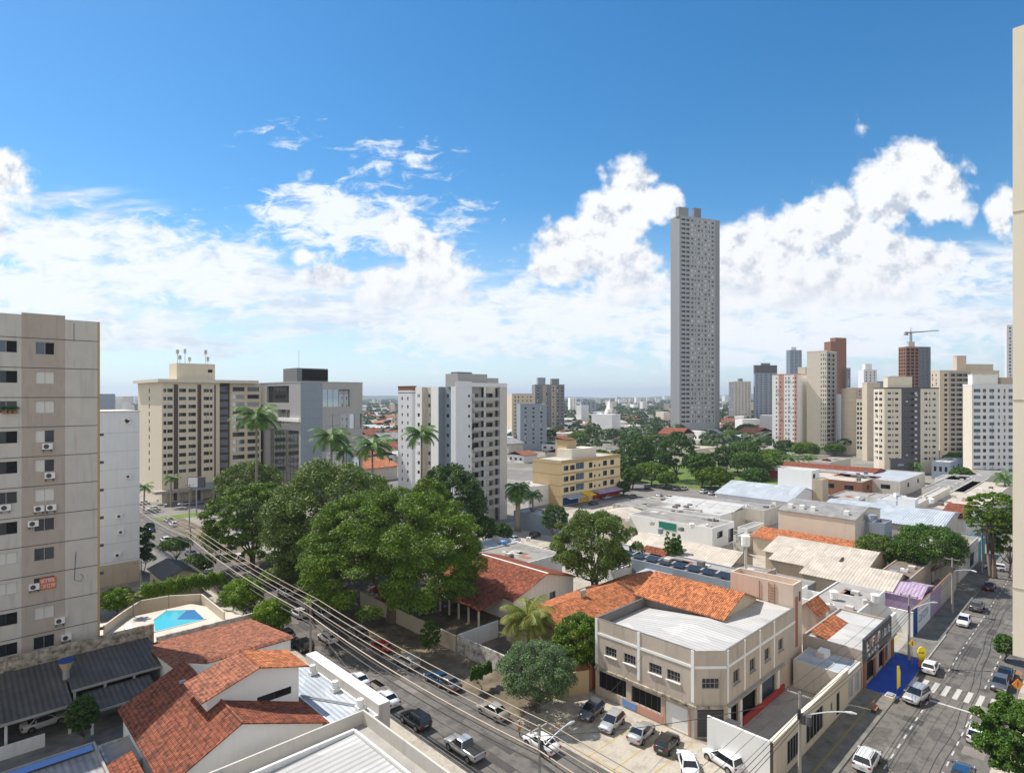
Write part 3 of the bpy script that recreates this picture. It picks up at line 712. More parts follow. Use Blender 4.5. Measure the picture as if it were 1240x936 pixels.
T('yard_tree', 'low tree beside the parked cars behind the thick palm', 609, 660, 24, 634, 656, 'round', 'leaf_dark', 4500, .2, seed=82, trunk=.2)
T('spire_shrub', 'cluster of upright pointed dark green shrubs by the white walled warehouse', 819, 694, 44, 641, 684, 'spire', 'leaf_mid', 5200, .22, seed=23, trunk=.1, cat='shrub')
T('street_tree', 'domed green tree beside the far end of the right street', 1202, 700, 56, 596, 655, 'umbrella', 'leaf_bright', 20000, .17, seed=24, trunk=.3, stems=3)
T('street_tree', 'tree with bright lower foliage at the edge of the cream tower', 1222, 700, 42, 622, 680, 'loose', 'leaf_bright', 10000, .18, seed=25, trunk=.2)
T('broad_tree', 'dense green tree behind the lilac roof', 1127, 706, 82, 638, 696, 'round', 'leaf_mid', 24000, .17, seed=26, trunk=.3)
T('garden_tree', 'light green tree left of the dense one, behind the brown roof', 1062, 696, 50, 648, 688, 'round', 'leaf_olive', 12000, .17, seed=27, trunk=.2)
T('garden_tree', 'low green tree beside the grey warehouse tank', 1094, 700, 44, 660, 692, 'round', 'leaf_mid', 9000, .17, seed=28, trunk=.2)
T('pavement_tree', 'small green tree by the foot of the cream tower', 1217, 800, 24, 768, 799, 'round', 'leaf_mid', 5000, .12, seed=29, trunk=.1)
T('garden_shrub', 'small scrubby shrub by the garden wall under the domed tree', 521, 795, 26, 752, 790, 'loose', 'leaf_mid', 1800, .18, seed=31, trunk=.06, cat='shrub')
T('garden_shrub', 'green shrub beside the white garden wall and left street', 583, 835, 36, 802, 832, 'hedge', 'leaf_mid', 2600, .17, seed=32, trunk=.06, cat='shrub')
T('garden_shrub', 'sunlit yellow green shrub against the orange roof edge', 763, 765, 26, 757, 778, 'loose', 'leaf_coconut', 1000, .15, seed=33, trunk=.06, cat='shrub')
# trees of the park, each one its own
park = [(745,575,34,548,572),(770,577,46,527,572),(789,588,40,561,583),(820,582,50,526,575),(850,590,34,548,585),(861,592,44,565,590),(880,575,40,541,570),(905,580,42,548,574),(925,577,44,552,574),(735,592,30,560,588),(766,592,26,566,588),(808,592,26,572,589),(835,560,30,540,556),(900,560,40,535,556),(935,562,40,545,560),(705,560,30,538,556),(725,565,30,545,562),(975,556,34,536,554),(950,552,26,534,550),(1010,552,26,538,550),(1155,572,26,548,570),(1170,573,26,550,571),(757,583,30,553,580),(778,560,36,536,556),(800,572,30,546,569),(842,575,28,552,572),(872,592,30,570,589),(893,572,34,548,569),(915,592,34,568,588),(700,545,30,524,541),(720,535,30,518,532),(765,540,30,522,537),(795,545,28,527,541),(925,545,30,528,542),(905,530,28,514,527),(888,536,26,522,533),(755,600,20,584,597),(1165,590,26,566,587)]
lab = ['dark leafed', 'rounded', 'bright', 'broad', 'narrow']; nxt = ['beside the yellow block', 'rising over the park', 'in the middle of the park', 'below the tall grey tower', 'among the park paths', 'by the blue grey warehouse', 'behind the park', 'near the ochre low block', 'right of the park', 'at the park edge by the yellow block', 'over the park lawn', 'by the park road', 'at the foot of the tall grey tower', 'behind the palms', 'in front of the pink and white tower', 'behind the yellow block', 'left of the park', 'in front of the grey beige tower', 'left of the palms behind the shed', 'below the rounded tower', 'between the cream towers', 'beside the white and blue flats', 'just right of the yellow block', 'behind the tallest park tree', 'on the middle lawn', 'before the ochre podium', 'at the metal hall corner', 'beside the palms', 'before the long white shed', 'far behind the yellow block roof', 'left of the far church', 'over the far edge of the park', 'left of the tower podium', 'under the dark topped tower', 'right of the tall grey tower', 'between tower podium and houses', 'at the kerb by the shops', 'below the brown balconied tower']
for i, (px, b, w, yt, yb) in enumerate(park):
    T('park_tree', f'{lab[i%5]} park tree {nxt[i]}', px, b, w, yt, yb, 'round' if i % 3 else 'loose', ('leaf_dark', 'leaf_mid', 'leaf_bright')[i % 3 if i not in (1, 3) else 0], 9000, .34, seed=40+i, trunk=.35, group='trees of the park')
# ---- palms
def palm(name, label, px, D, zc, fl, mat, trunk_r, nf=16, droop=.4, up=.95, seed=1, fan=False, group=None, shaft=False, w=.5):
    rnd = random.Random(seed); xy = A(px, D); r = thing(name, label, 'palm tree', xy, 0, group)
    g = MB()
    for k in range(nf):
        a = 2*math.pi*k/nf*1.618*nf/(nf) + rnd.uniform(-.15, .15); a = k*2.39996+rnd.uniform(-.1, .1)
        t0 = up*(1-k/nf*1.35)+rnd.uniform(-.06, .06); L = fl*rnd.uniform(.85, 1.08); pts = []; p = Vector((0, 0, zc)); e = t0; seg = 10
        for i in range(seg+1):
            pts.append(p.copy()); d = Vector((math.cos(a)*math.cos(e), math.sin(a)*math.cos(e), math.sin(e))); p = p+d*L/seg; e -= droop*(.5+i/seg)*.22*2
        g.tube(pts[:-1], [.045]*5+[.03]*(seg-5), mat, 3, False)
        side = Vector((-math.sin(a), math.cos(a), 0))
        for i in range(1, seg+1):
            for j in range(5):
                f = (i-1+j/5)/seg; q = pts[i-1].lerp(pts[i], j/5); d = (pts[i]-pts[i-1]).normalized(); ll = fl*w*.55*math.sin(math.pi*min(1, .15+f*.9))**.7+.12
                for sg in (-1, 1):
                    tip = q+side*sg*ll*.8+d*ll*.55+Vector((0, 0, -ll*rnd.uniform(.25, .6))); wd = d*fl*.013
                    g.face([q-wd, q+wd, tip+wd*.2, tip-wd*.2] if sg > 0 else [q+wd, q-wd, tip-wd*.2, tip+wd*.2], mat)
    g.obj('crown', r)
    t = MB(); bend = rnd.uniform(-.3, .3)
    t.tube([(bend*math.sin(i/6*1.5), 0, zc*i/6) for i in range(7)], [trunk_r*(1.25-.45*i/6) for i in range(7)], 'palm_bark', 9)
    if shaft: t.tube([(bend, 0, zc-.2), (bend, 0, zc-1.6)], [trunk_r*.5, trunk_r*.8], 'leaf_palm', 8)
    t.obj('trunk', r, smooth=True); return r
palm('royal_palm', 'tall royal palm in front of the grey office block, leftmost of the four', 311, 145, 33.4, 7.2, 'leaf_palm', .30, 20, seed=1, shaft=True, group='royal palms')
palm('royal_palm', 'royal palm right of the office block stair pier, with blue patch behind', 401, 152, 27.8, 6.8, 'leaf_palm', .30, 20, seed=2, shaft=True, group='royal palms')
palm('royal_palm', 'royal palm leaning over the big trees, left of the white flats', 452, 150, 25.8, 6.6, 'leaf_palm', .28, 20, seed=3, shaft=True, group='royal palms')
palm('royal_palm', 'royal palm standing against the white flats', 510, 152, 28.6, 6.0, 'leaf_palm', .28, 20, seed=4, shaft=True, group='royal palms')
palm('royal_palm', 'lower royal palm fronds behind the tree by the office pier', 415, 158, 23.8, 4.8, 'leaf_palm', .26, 14, seed=14, shaft=True, group='royal palms')
palm('coconut_palm', 'yellowing coconut palm beside the orange roofed house', 639, 85, 6.6, 5.0, 'leaf_coconut', .2, 30, seed=5, up=1.0, w=.55)
palm('thick_palm', 'thick trunked palm in front of the yellow apartment block', 627, 168, 11.6, 5.4, 'leaf_palm', .7, 34, seed=6, up=1.25, droop=.62)
palm('thin_palm', 'thinner palm just right of the thick trunked one', 645, 176, 9.0, 3.8, 'leaf_palm', .25, 14, seed=7)
palm('street_palm', 'small palm before the hotel entrance, right one', 207, 205, 10.0, 3.6, 'leaf_palm', .25, 14, seed=8)
palm('street_palm', 'small palm beside the white block at the far street corner', 174, 198, 8.0, 3.6, 'leaf_palm', .25, 14, seed=9)
palm('park_palm', 'palm in front of the long red edged white shed, left one', 958, 305, 6.5, 6, 'leaf_palm', .35, 14, seed=10)
palm('park_palm', 'palm in front of the long red edged white shed, right one', 980, 315, 5.8, 5, 'leaf_palm', .35, 14, seed=11)
palm('billboard_palm', 'palm beside the dark billboard below the cream tower with dark centre', 1108, 262, 7.5, 4.6, 'leaf_palm', .3, 14, seed=12)
palm('street_palm', 'palm below the white and blue flats at the right edge', 1217, 215, 9.0, 5, 'leaf_palm', .3, 15, seed=13)
tree('leafy_tree', 'bright leafy tree close to the camera at the lower right corner', A(1238, 55), 3.9, 3.0, 9.4, 'loose', 'leaf_mid', 30000, .13, seed=15, trunk=.25)
palm('park_palm', 'slim palm in the park before the tall grey tower', 838, 300, 9.0, 5, 'leaf_palm', .3, 12, seed=16)
palm('yard_palm', 'small yellow green potted palm beside the pool wall', 163, 96.5, 5.6, 1.5, 'leaf_coconut', .1, 14, seed=17, up=1.2)
T('red_tree', 'red flowering tree beside the long white shed', 1001, 572, 16, 556, 568, 'round', 'leaf_red', 1200, .4, seed=70, trunk=.2)

# ================================================================== FOREGROUND LEFT
# beige apartment block
def left_block():
    y0 = 97.0; x0, x1 = -2.0, A(121, D0(480+722*38/80.9))[0]
    x1 = 16.0
    def sx(px):
        k = (px-CX)/F; # point on y = y0
        t = y0/(C_-k*S_); return t*(k*C_+S_)-x0
    r = thing('apartment_block', 'tall beige and grey apartment block at the left edge, ochre corner strip and air conditioners', 'building', (x0, y0))
    sxx = sx(121); Dn = dep(x0+sxx, y0); zt = zat(390.5, Dn); fl = 33.7*Dn/F
    tops = [zt-3.0-fl*k for k in range(12)]
    wb = MB(); w2 = sx(26)
    holes = []; wins = []
    rnd = random.Random(5)
    st_l = ['half', 'dark', 'clear', 'dark', 'dark', 'clear', 'dark', 'pale', 'pale', 'dark', 'dark', 'dark']
    st_r = ['half', 'pale', 'pale', 'curtain', 'curtain', 'pale', 'clear', 'clear', 'dark', 'pale', 'clear', 'dark']
    for k, t in enumerate(tops[:11]):
        a = sx(0), sx(21); c = (a[0]+a[1])/2-.25; w = (a[1]-a[0])+.5
        holes.append((c, t-1.55, w, 1.5)); wins.append(('y', c, t-1.55, w, 1.5, st_l[k]))
        a = sx(43)-.02*k, sx(66)-.0*k; c = (a[0]+a[1])/2; w = a[1]-a[0]
        holes.append((c, t-1.65, w, 1.6)); wins.append(('y', c, t-1.65, w, 1.6, st_r[k]))
    b1, b2, b3 = sx(26), sx(79), sx(118)
    def sub(a, b): return [h for h in holes if a <= h[0] < b]
    facade(wb, -4, b1, 0, zt+.3, sub(-9, b1), 'pale_grey', 'y')
    facade(wb, b1, b2, 0, zt+.55, sub(b1, b2), 'warm_grey', 'y')
    facade(wb, b2, b3, 0, zt, [], 'pale_grey', 'y')
    facade(wb, b3, sxx, 0, zt, [], 'ochre', 'y')
    wb.face([(sxx,0,0),(sxx,14,0),(sxx,14,zt),(sxx,0,zt)], 'pale_grey'); wb.face([(-4,14,0),(-4,14,zt),(sxx,14,zt),(sxx,14,0)], 'pale_grey'); wb.face([(-4,0,0),(-4,0,zt),(-4,14,zt),(-4,14,0)], 'pale_grey')
    wb.obj('wall', r)
    q = MB(); q.box(-4, sxx, .02, 14, zt-.02, zt-.01+.05, 'concrete'); q.obj('roof', r)
    sm = MB()
    for t in tops: sm.box(-4, b3, -.035, -.003, t+.35, t+.43, 'dark_grey')
    sm.box(b2+.9, b2+.96, -.03, -.003, zt-2.8, zt-.3, 'dark_grey'); sm.obj('joint', r)
    # narrow balconies seen edge on along the ochre strip
    e = MB()
    for t in tops[3:]: e.box(sxx-.02, sxx+.5, .35, .6, t-1.1, t-.75, 'dark_grey')
    e.obj('ledge', r)
    put_windows(r, wins, depth=.17)
    def ac(px, t, dz, n=1):
        for i in range(n):
            s = sx(px+i*14.5); g = MB(); w = 1.05; g.box(s-w/2, s+w/2, -.42, -.005, t+dz, t+dz+.75, 'white_paint')
            g.tube([(s-.12, -.425, t+dz+.37), (s-.12, -.44, t+dz+.37)], .29, 'frame_dark', 12); g.box(s-w/2+.1, s-w/2+.16, -.40, -.0, t+dz-.35, t+dz, 'frame_dark'); g.box(s+w/2-.16, s+w/2-.1, -.40, -.0, t+dz-.35, t+dz, 'frame_dark')
            g.obj('air_conditioner', r)
    ac(57, tops[3], -2.5); ac(60, tops[4], -2.5); ac(47, tops[5], -2.85, 2); ac(40, tops[6], -.9); ac(72, tops[9], -2.6); ac(80, tops[10], -1.2); ac(6, tops[5], -2.3); ac(41, tops[8], -1.4)
    g = MB()
    for i in range(3): s = sx(6+i*6); g.box(s-.3, s+.3, -.35, -.01, tops[2]-1.6, tops[2]-1.3, 'brick')
    g.obj('planter', r)
    lv = leaves(None, [(sx(5+i*3), -.3, tops[2]-1.0) for i in range(6)], [(.3, .25, .3)]*6, 500, .09, np.random.default_rng(3)); leaf_obj('window_plants', lv, 'leaf_mid', r)
    g = MB(); s = sx(58); g.box(s-.85, s+.85, -.06, -.01, tops[8]-1.7, tops[8]-.15, 'orange_red'); g.obj('sale_banner', r, label='orange banner with white lettering across a window')
    glyphs(r, s-.75, tops[8]-.75, 1.5, .45, 6, -.08, ['white_paint']); glyphs(r, s-.75, tops[8]-1.45, 1.5, .45, 7, -.08, ['white_paint'])
    g = MB(); g.tube([(sx(92), -.03, tops[7]-1.2), (sx(91), -.03, tops[7]-2.4), (sx(90), -.03, tops[8]-1.1), (sx(98), -.03, tops[8]-1.4), (sx(101), -.03, tops[8]-.8), (sx(97), -.03, tops[8]-.4)], .03, 'frame_dark', 5); g.obj('pipe', r)
def glyphs(r, x, z, w, h, n, y, mats, seed=1, name='lettering'):
    "a row of worn letter strokes, too blurred in the photograph to read"
    rnd = random.Random(seed+n); g = MB(); st = w/n; t = st*.2
    for i in range(n):
        a = x+i*st+st*.08; b = a+st*.78; m_ = mats[i % len(mats)]; k = rnd.randint(0, 4)
        g.box(a, a+t, y-.02, y, z, z+h, m_)
        if k in (0, 1, 3): g.box(a+t, b, y-.02, y, z+h-t, z+h, m_)
        if k in (1, 2, 4): g.box(a+t, b, y-.02, y, z, z+t, m_)
        if k in (0, 2): g.box(b-t, b, y-.02, y, z+t, z+h-t, m_)
        if k in (3, 4): g.box(a+t, b-t, y-.02, y, z+h*.45, z+h*.45+t, m_)
    o = g.obj(name, r); return o
left_block()
# white slab block behind it
def white_slab():
    r = thing('white_block', 'narrow plain white block with small wall air conditioners beside the beige apartment block', 'building', (14, 142)); zt = 34.8
    wb = MB(); wb.box(0, 16.2, 0, 16, 0, zt, 'cool_white'); wb.box(-.02, 16.25, -.05, 0, 0, 4.3, 'beige'); wb.obj('wall', r)
    q = MB(); q.box(-.1, 16.3, -.1, 16.1, zt, zt+.25, 'pale_grey'); q.obj('roof', r)
    jn = MB()
    for k in range(1, 9): jn.box(0, 16.2, -.015, -.002, k*3.7+1.0, k*3.7+1.06, 'tower_grey')
    jn.obj('joint', r)
    D = dep(28, 142)
    for px, py in ((153, 511), (155, 579), (144, 627), (146, 646), (142, 674), (154, 513)):
        k = (px-CX)/F; t = 142/(C_-k*S_); x = t*(k*C_+S_)-14; z = zat(py, t)
        g = MB(); g.box(x-.5, x+.5, -.45, -.006, z, z+.75, 'white_paint'); g.tube([(x-.1,-.455,z+.37),(x-.1,-.47,z+.37)], .28, 'frame_dark', 10); g.obj('air_conditioner', r)
    g = MB(); g.box(1, 8, -.5, -.06, .3, 3.2, 'dark_void'); g.obj('entrance', r)
white_slab()
# ---- low building helpers
def shell(mb, x0, x1, y0, y1, z0, z1, mat, hx=(), hy=(), bandx=None, open_top=False):
    "four outer walls with openings in the two seen faces"
    facade(mb, y0, y1, z0, z1, list(hx), mat, 'x', at=x0); facade(mb, x0, x1, z0, z1, list(hy), mat, 'y', at=y0)
    mb.face([(x1,y0,z0),(x1,y1,z0),(x1,y1,z1),(x1,y0,z1)], mat); mb.face([(x1,y1,z0),(x0,y1,z0),(x0,y1,z1),(x1,y1,z1)], mat)
def open_fill(r, holes, face, at, mat='dark_void', depth=.17, name='opening'):
    for s, z, w, h in holes:
        g = MB()
        if face == 'y': g.box(s-w/2, s+w/2, at+depth, at+depth+.1, z, z+h, mat)
        else: g.box(at+depth, at+depth+.1, s-w/2, s+w/2, z, z+h, mat)
        g.obj(name, r)
def lowflat(name, label, x0, x1, y0, y1, z, wall, roof, par=.45, winx=None, winy=None, cat='building', group=None, styles=('dark', 'clear', 'curtain'), tilt=0):
    "flat roofed building with a parapet. winx / winy: lists (s, zb, w, h, kind)"
    r = thing(name, label, cat, (x0, y0), 0, group); sx, sy = x1-x0, y1-y0; w = MB()
    hx = [q[:4] for q in (winx or [])]; hy = [q[:4] for q in (winy or [])]
    shell(w, 0, sx, 0, sy, 0, z-par-.2, wall, [q for q in hx if q[1]+q[3] < z-par-.2], [q for q in hy if q[1]+q[3] < z-par-.2])
    t = .2
    a = z-par-.2
    w.box(0, sx, 0, t, a, z, wall); w.box(0, sx, sy-t, sy, a, z, wall); w.box(0, t, t, sy-t, a, z, wall); w.box(sx-t, sx, t, sy-t, a, z, wall)
    w.obj('wall', r)
    g = MB(); g.slab([(t, t, z-par), (sx-t, t, z-par), (sx-t, sy-t, z-par+tilt), (t, sy-t, z-par+tilt)], .15, roof); g.obj('roof', r)
    rr = random.Random(int(x0*7+y0*3))
    if sx > 5 and sy > 5 and name not in ('warehouse', 'sign_store', 'metal_roof_annex', 'tank_house'):
        for _ in range(min(9, int(sx*sy/28)+1)):
            w_, l_ = rr.uniform(.8, min(3.5, sx*.3)), rr.uniform(1, min(5, sy*.3)); a, b = rr.uniform(t+.2, sx-w_-t-.2), rr.uniform(t+.2, sy-l_-t-.2); zz = z-par+tilt*b/sy+.01
            g = MB()
            if rr.random() < .72: g.box(a, a+w_, b, b+l_, zz, zz+.04+tilt*l_/sy, rr.choice(('asbestos', 'stained', 'grey_sheetX', 'dark_concrete', 'white_sheetX', 'brown_sheetX', 'brick'))); g.obj('roof_sheet', r)
            else: g.box(a, a+min(w_, 1.2), b, b+min(l_, 1.2), zz, zz+rr.uniform(.4, 1.1), rr.choice(('clean_white', 'pale_grey', 'dark_concrete'))); g.obj('roof_box', r)
    for f, lst in (('x', winx), ('y', winy)):
        for q in (lst or []):
            s, zb, ww, hh, kind = q
            if kind in ('shutter', 'door', 'void', 'white_door'):
                open_fill(r, [(s, zb, ww, hh)], f, 0, {'shutter': 'tower_grey', 'door': 'dark_grey', 'void': 'dark_void', 'white_door': 'white_paint'}[kind], name='door' if kind != 'void' else 'opening')
            else: put_windows(r, [(f, s, zb, ww, hh, kind)], depth=.15)
    return r
def gable(name, label, x0, x1, y0, y1, ze, zr, ax, wall, roofm, ridge=None, ze2=None, over=.5, cat='house', group=None, winx=None, winy=None, parts=True, cap=None):
    "ridge runs along ax at ridge (fraction across); ze eave at the low-coordinate side, ze2 the other"
    r = thing(name, label, cat, (x0, y0), 0, group); sx, sy = x1-x0, y1-y0; w = MB(); ze2 = ze if ze2 is None else ze2
    hx = [q[:4] for q in (winx or [])]; hy = [q[:4] for q in (winy or [])]
    t = .12; ang = roofm+('Y' if ax == 'y' else 'X')
    if ax == 'y':
        rx = (ridge if ridge is not None else .5)*sx
        facade(w, 0, sy, 0, ze-.02, hx, wall, 'x'); facade(w, 0, sx, 0, min(ze, ze2)-.02, hy, wall, 'y')
        m_ = min(ze, ze2)-.02
        for yy, fl in ((0, 1), (sy, -1)):
            p = [(0,yy,m_),(sx,yy,m_),(sx,yy,ze2-.02),(rx,yy,zr-.02),(0,yy,ze-.02)]; w.face(p[::fl], wall)
        w.face([(0,sy,0),(0,sy,m_),(sx,sy,m_),(sx,sy,0)], wall); w.face([(sx,0,0),(sx,sy,0),(sx,sy,ze2-.02),(sx,0,ze2-.02)], wall)
        dl = (zr-ze)/max(rx, .01); dr = (zr-ze2)/max(sx-rx, .01)
        g = MB(); g.slab([(-over,-over,ze-dl*over+t),(rx,-over,zr+t),(rx,sy+over,zr+t),(-over,sy+over,ze-dl*over+t)], t, ang)
        if sx-rx > .2: g.slab([(rx,-over,zr+t),(sx+over,-over,ze2-dr*over+t),(sx+over,sy+over,ze2-dr*over+t),(rx,sy+over,zr+t)], t, ang)
        g.obj('roof', r)
        if cap: c = MB(); c.tube([(rx,-over,zr+t),(rx,sy+over,zr+t)], .13, cap, 6); c.obj('ridge_cap', r)
    else:
        ry = (ridge if ridge is not None else .5)*sy
        m_ = min(ze, ze2)-.02
        facade(w, 0, sx, 0, ze-.02, hy, wall, 'y'); facade(w, 0, sy, 0, m_, hx, wall, 'x')
        for xx, fl in ((0, -1), (sx, 1)):
            p = [(xx,0,m_),(xx,sy,m_),(xx,sy,ze2-.02),(xx,ry,zr-.02),(xx,0,ze-.02)]; w.face(p[::fl], wall)
        w.face([(sx,0,0),(sx,sy,0),(sx,sy,m_),(sx,0,m_)], wall); w.face([(0,sy,0),(0,sy,ze2-.02),(sx,sy,ze2-.02),(sx,sy,0)], wall)
        dl = (zr-ze)/max(ry, .01); dr = (zr-ze2)/max(sy-ry, .01)
        g = MB(); g.slab([(-over,-over,ze-dl*over+t),(sx+over,-over,ze-dl*over+t),(sx+over,ry,zr+t),(-over,ry,zr+t)], t, ang)
        if sy-ry > .2: g.slab([(-over,ry,zr+t),(sx+over,ry,zr+t),(sx+over,sy+over,ze2-dr*over+t),(-over,sy+over,ze2-dr*over+t)], t, ang)
        g.obj('roof', r)
        if cap: c = MB(); c.tube([(-over,ry,zr+t),(sx+over,ry,zr+t)], .13, cap, 6); c.obj('ridge_cap', r)
    w.obj('wall', r)
    for f, lst in (('x', winx), ('y', winy)):
        for q in (lst or []): put_windows(r, [(f,)+tuple(q[:4])+(q[4],)], depth=.15)
    return r
def wallrun(name, label, pts, h, mat, t=.2, z0=0.0, cat='wall', capm=None):
    g = MB()
    for a, b in zip(pts, pts[1:]):
        d = Vector((b[0]-a[0], b[1]-a[1])).normalized(); n = Vector((-d.y, d.x))*t/2; e = d*t*.499
        g.prism([(a[0]+n.x, a[1]+n.y), (a[0]-n.x, a[1]-n.y), (b[0]-n.x-e.x, b[1]-n.y-e.y), (b[0]+n.x-e.x, b[1]+n.y-e.y)][::1], z0, z0+h, mat, capm)
    o = g.obj(name); tag(o, label, cat); return o
# boundary walls and the pool terrace
wallrun('boundary_wall', 'tall mossy stained wall between the shed roofs and the beige apartment block', [(-8, 93.9), (21.9, 94.1)], 6.5, 'mossy', .4)
wallrun('boundary_wall', 'lower grey stained wall between the pool and the red tiled roof', [(22.1, 94.2), (35.6, 94.3)], 4.5, 'stained', .35)
kz = 2.4
g = MB(); g.box(-8, 16.4, 96.9, 142, 0, kz-.2, 'beige'); g.prism([(16.4, 94.5), (35.4, 94.5), (36.2, 97), (35.4, 103.5), (31.5, 112), (16.4, 112)], 0, kz, 'beige', 'deck_tile'); struct('pool_terrace', g)
pool = [G(px, py, kz) for px, py in ((186, 766), (184, 751), (201, 739), (237, 738), (250, 750))]
r = thing('swimming_pool', 'blue angular swimming pool on a pale tiled terrace', 'pool', pool[0]); px0, py0 = pool[0]
L_ = [(x-px0, y-py0) for x, y in pool]; g = MB(); g.prism(L_[::-1], kz-.3, kz+.02, 'pool_tile'); g.obj('water', r)
e = MB()
for a, b in zip(L_, L_[1:]+L_[:1]):
    d = Vector((b[0]-a[0], b[1]-a[1])).normalized(); n = Vector((-d.y, d.x))*.22; e.prism([a, (a[0]-n.x, a[1]-n.y), (b[0]-n.x, b[1]-n.y), b], kz+.02, kz+.07, 'deck_tile')
e.obj('pool_edge', r)
q = [L_[3], L_[4], ((L_[4][0]*.45+L_[0][0]*.55+L_[3][0]*0), (L_[4][1]*.45+L_[0][1]*.55)), ((L_[3][0]*.72+L_[2][0]*.28), (L_[3][1]*.72+L_[2][1]*.28))]
g = MB(); g.prism([q[0], q[3], ((q[3][0]+q[2][0])/2-.9, (q[3][1]+q[2][1])/2), L_[4]][::1], kz+.024, kz+.03, 'pool_dark'); g.obj('deep_end', r, label='darker blue deep end of the pool')
pw = [G(px, py, kz+1.4) for px, py in ((126, 757), (148, 741), (170, 727), (205, 721), (244, 719), (272, 741))]
wallrun('terrace_wall', 'beige wall curving round the swimming pool terrace', [(p[0], p[1]) for p in pw], 3.8, 'cream', .25)
g = MB(); g.prism([(p[0]-21, p[1]-100) for p in [G(x, y, kz) for x, y in ((150, 762), (157, 757), (162, 766), (154, 770))]], kz, kz+.5, 'clean_white'); o = g.obj('planter', None, (21, 100, 0)); tag(o, 'white planter beside the pool', 'planter')
# dark roofed little house behind the hedge
gable('street_house', 'small house with dark slate roof beside the white block', 30.3, 36.5, 124, 134, 4.2, 5.4, 'y', 'beige', 'dark_sheet', winy=[(2, 1.2, 1.4, 1.2, 'dark')], winx=[(3, 1.2, 2, 1.4, 'dark'), (7, 1.2, 2, 1.4, 'dark')])
# sheds at the lower left, open in front
def shed(name, label, x0, x1, y0, y1, zl, zh, roofm, wall='dark_concrete', posts=4):
    r = thing(name, label, 'shed', (x0, y0)); sx, sy = x1-x0, y1-y0
    g = MB(); g.slab([(0,0,zl),(sx,0,zl),(sx,sy,zh),(0,sy,zh)], .1, roofm); g.obj('roof', r)
    w = MB(); w.box(0, sx, sy-.2, sy, 0, zh-.15, wall); w.box(sx-.2, sx-.003, .5, sy-.2, 0, zl-.15, wall); w.obj('wall', r)
    for i in range(posts): p = MB(); x = .2+(sx-.6)*i/(posts-1); p.box(x, x+.25, .3, .55, 0, zl-.12, 'white_wall'); p.obj('post', r)
    gt = MB(); gt.box(0, sx, -.14, -.005, zl-.2, zl+.06, 'concrete'); gt.obj('gutter', r); return r
shed('open_shed', 'dark corrugated shed roof under the mossy wall, leftmost', -6, 11.1, 82.6, 93.6, 3.4, 4.9, 'dark_sheetX')
shed('open_shed', 'corrugated shed roof under the mossy wall, beside the red tiled roof', 11.3, 20.9, 85.2, 93.6, 3.9, 5.0, 'dark_sheetX')
shed('open_shed', 'lower small dark corrugated lean-to roof in the shaded yard', 12.3, 19.2, 80.6, 85.1, 2.7, 3.3, 'dark_sheetX', posts=3)
wallrun('yard_wall', 'low pale wall in front of the left shed', [(-6, 81.9), (8.6, 81.9)], 1.4, 'white_wall', .2)
r = lowflat('tank_house', 'low roof with blue edge and grey sheeting at the bottom left corner', -4, 11.2, 52, 70.6, 4.2, 'concrete', 'grey_sheetX', .35)
g = MB(); g.box(.3, 14.9, 17.2, 18.3, 4.05, 4.12, 'blue_strip'); g.obj('roof_strip', r, label='bright blue roof strip')
r = thing('water_tank', 'blue topped cone water tank standing between the dark shed roofs', 'tank', (11.2, 88.5))
g = MB(); g.tube([(0,0,4.2),(0,0,5.3)], [.35,.35], 'concrete', 12); g.tube([(0,0,5.3),(0,0,6.3)], [.4,.8], 'tan', 14); g.obj('bowl', r); g = MB(); g.tube([(0,0,6.3),(0,0,6.45)], [.84,.78], 'deep_blue', 14); g.obj('lid', r); g = MB(); g.tube([(0,0,0),(0,0,4.2)], .2, 'concrete', 8); g.obj('post', r)
lowflat('yard_annex', 'small grey stained annex with blower units behind the blue edged roof', 11.6, 14.6, 66, 71.5, 3.2, 'stained', 'concrete', .2)
gable('tiled_shed', 'dark red tiled low roof at the bottom edge beside the big tiled roof', 8, 13.4, 52, 65.5, 3.0, 4.2, 'y', 'white_wall', 'red_tile', ridge=1.0, ze2=4.1)

# red roofed house
gable('tiled_house', 'old red tiled roof sloping to the grey pool wall', 20.6, 34.2, 78.2, 93.2, 5.6, 5.7, 'x', 'white_wall', 'pink_tile', ridge=.02, ze2=4.0, over=.3)
r = thing('villa', 'white walled villa with large faded red tiled gable roofs at the lower left', 'house', (14.3, 57.0))
w = MB()
def pent(mb, yy, pts, fl): mb.face([(x, yy, z) for x, z in pts][::fl], 'clean_white')
prof = [(0,0),(14,0),(14,4.9),(5.9,7.85),(0,4.9)]
pent(w, 0, prof, 1); pent(w, 17.3, prof, -1); w.face([(0,0,0),(0,0,4.9),(0,17.3,4.9),(0,17.3,0)], 'clean_white'); w.face([(14,0,0),(14,17.3,0),(14,17.3,4.9),(14,0,4.9)], 'clean_white'); w.obj('wall', r)
g = MB(); g.slab([(-.5,-.5,4.85),(5.9,-.5,8.1),(5.9,17.5,8.1),(-.5,17.5,4.85)], .14, 'brown_tileY'); g.obj('roof', r, label='large weathered brown red roof slope')
g = MB(); g.slab([(5.9,-.5,8.1),(14.5,-.5,4.9),(14.5,6.6,4.9),(5.9,6.6,8.1)], .14, 'red_tileY'); g.obj('roof', r, label='red roof slope on the street side')
c = MB(); c.tube([(5.9,-.5,8.12),(5.9,17.5,8.12)], .12, 'pink_tileY', 6); c.obj('ridge_cap', r)
w = MB(); up = [(4.6,4.5),(13.8,4.5),(13.8,8.8),(9.3,10.1),(4.6,8.7)]
facade(w, 4.6, 13.8, 4.5, 8.5, [(11.2, 6.3, 3.6, .8)], 'clean_white', 'y', at=5.2)
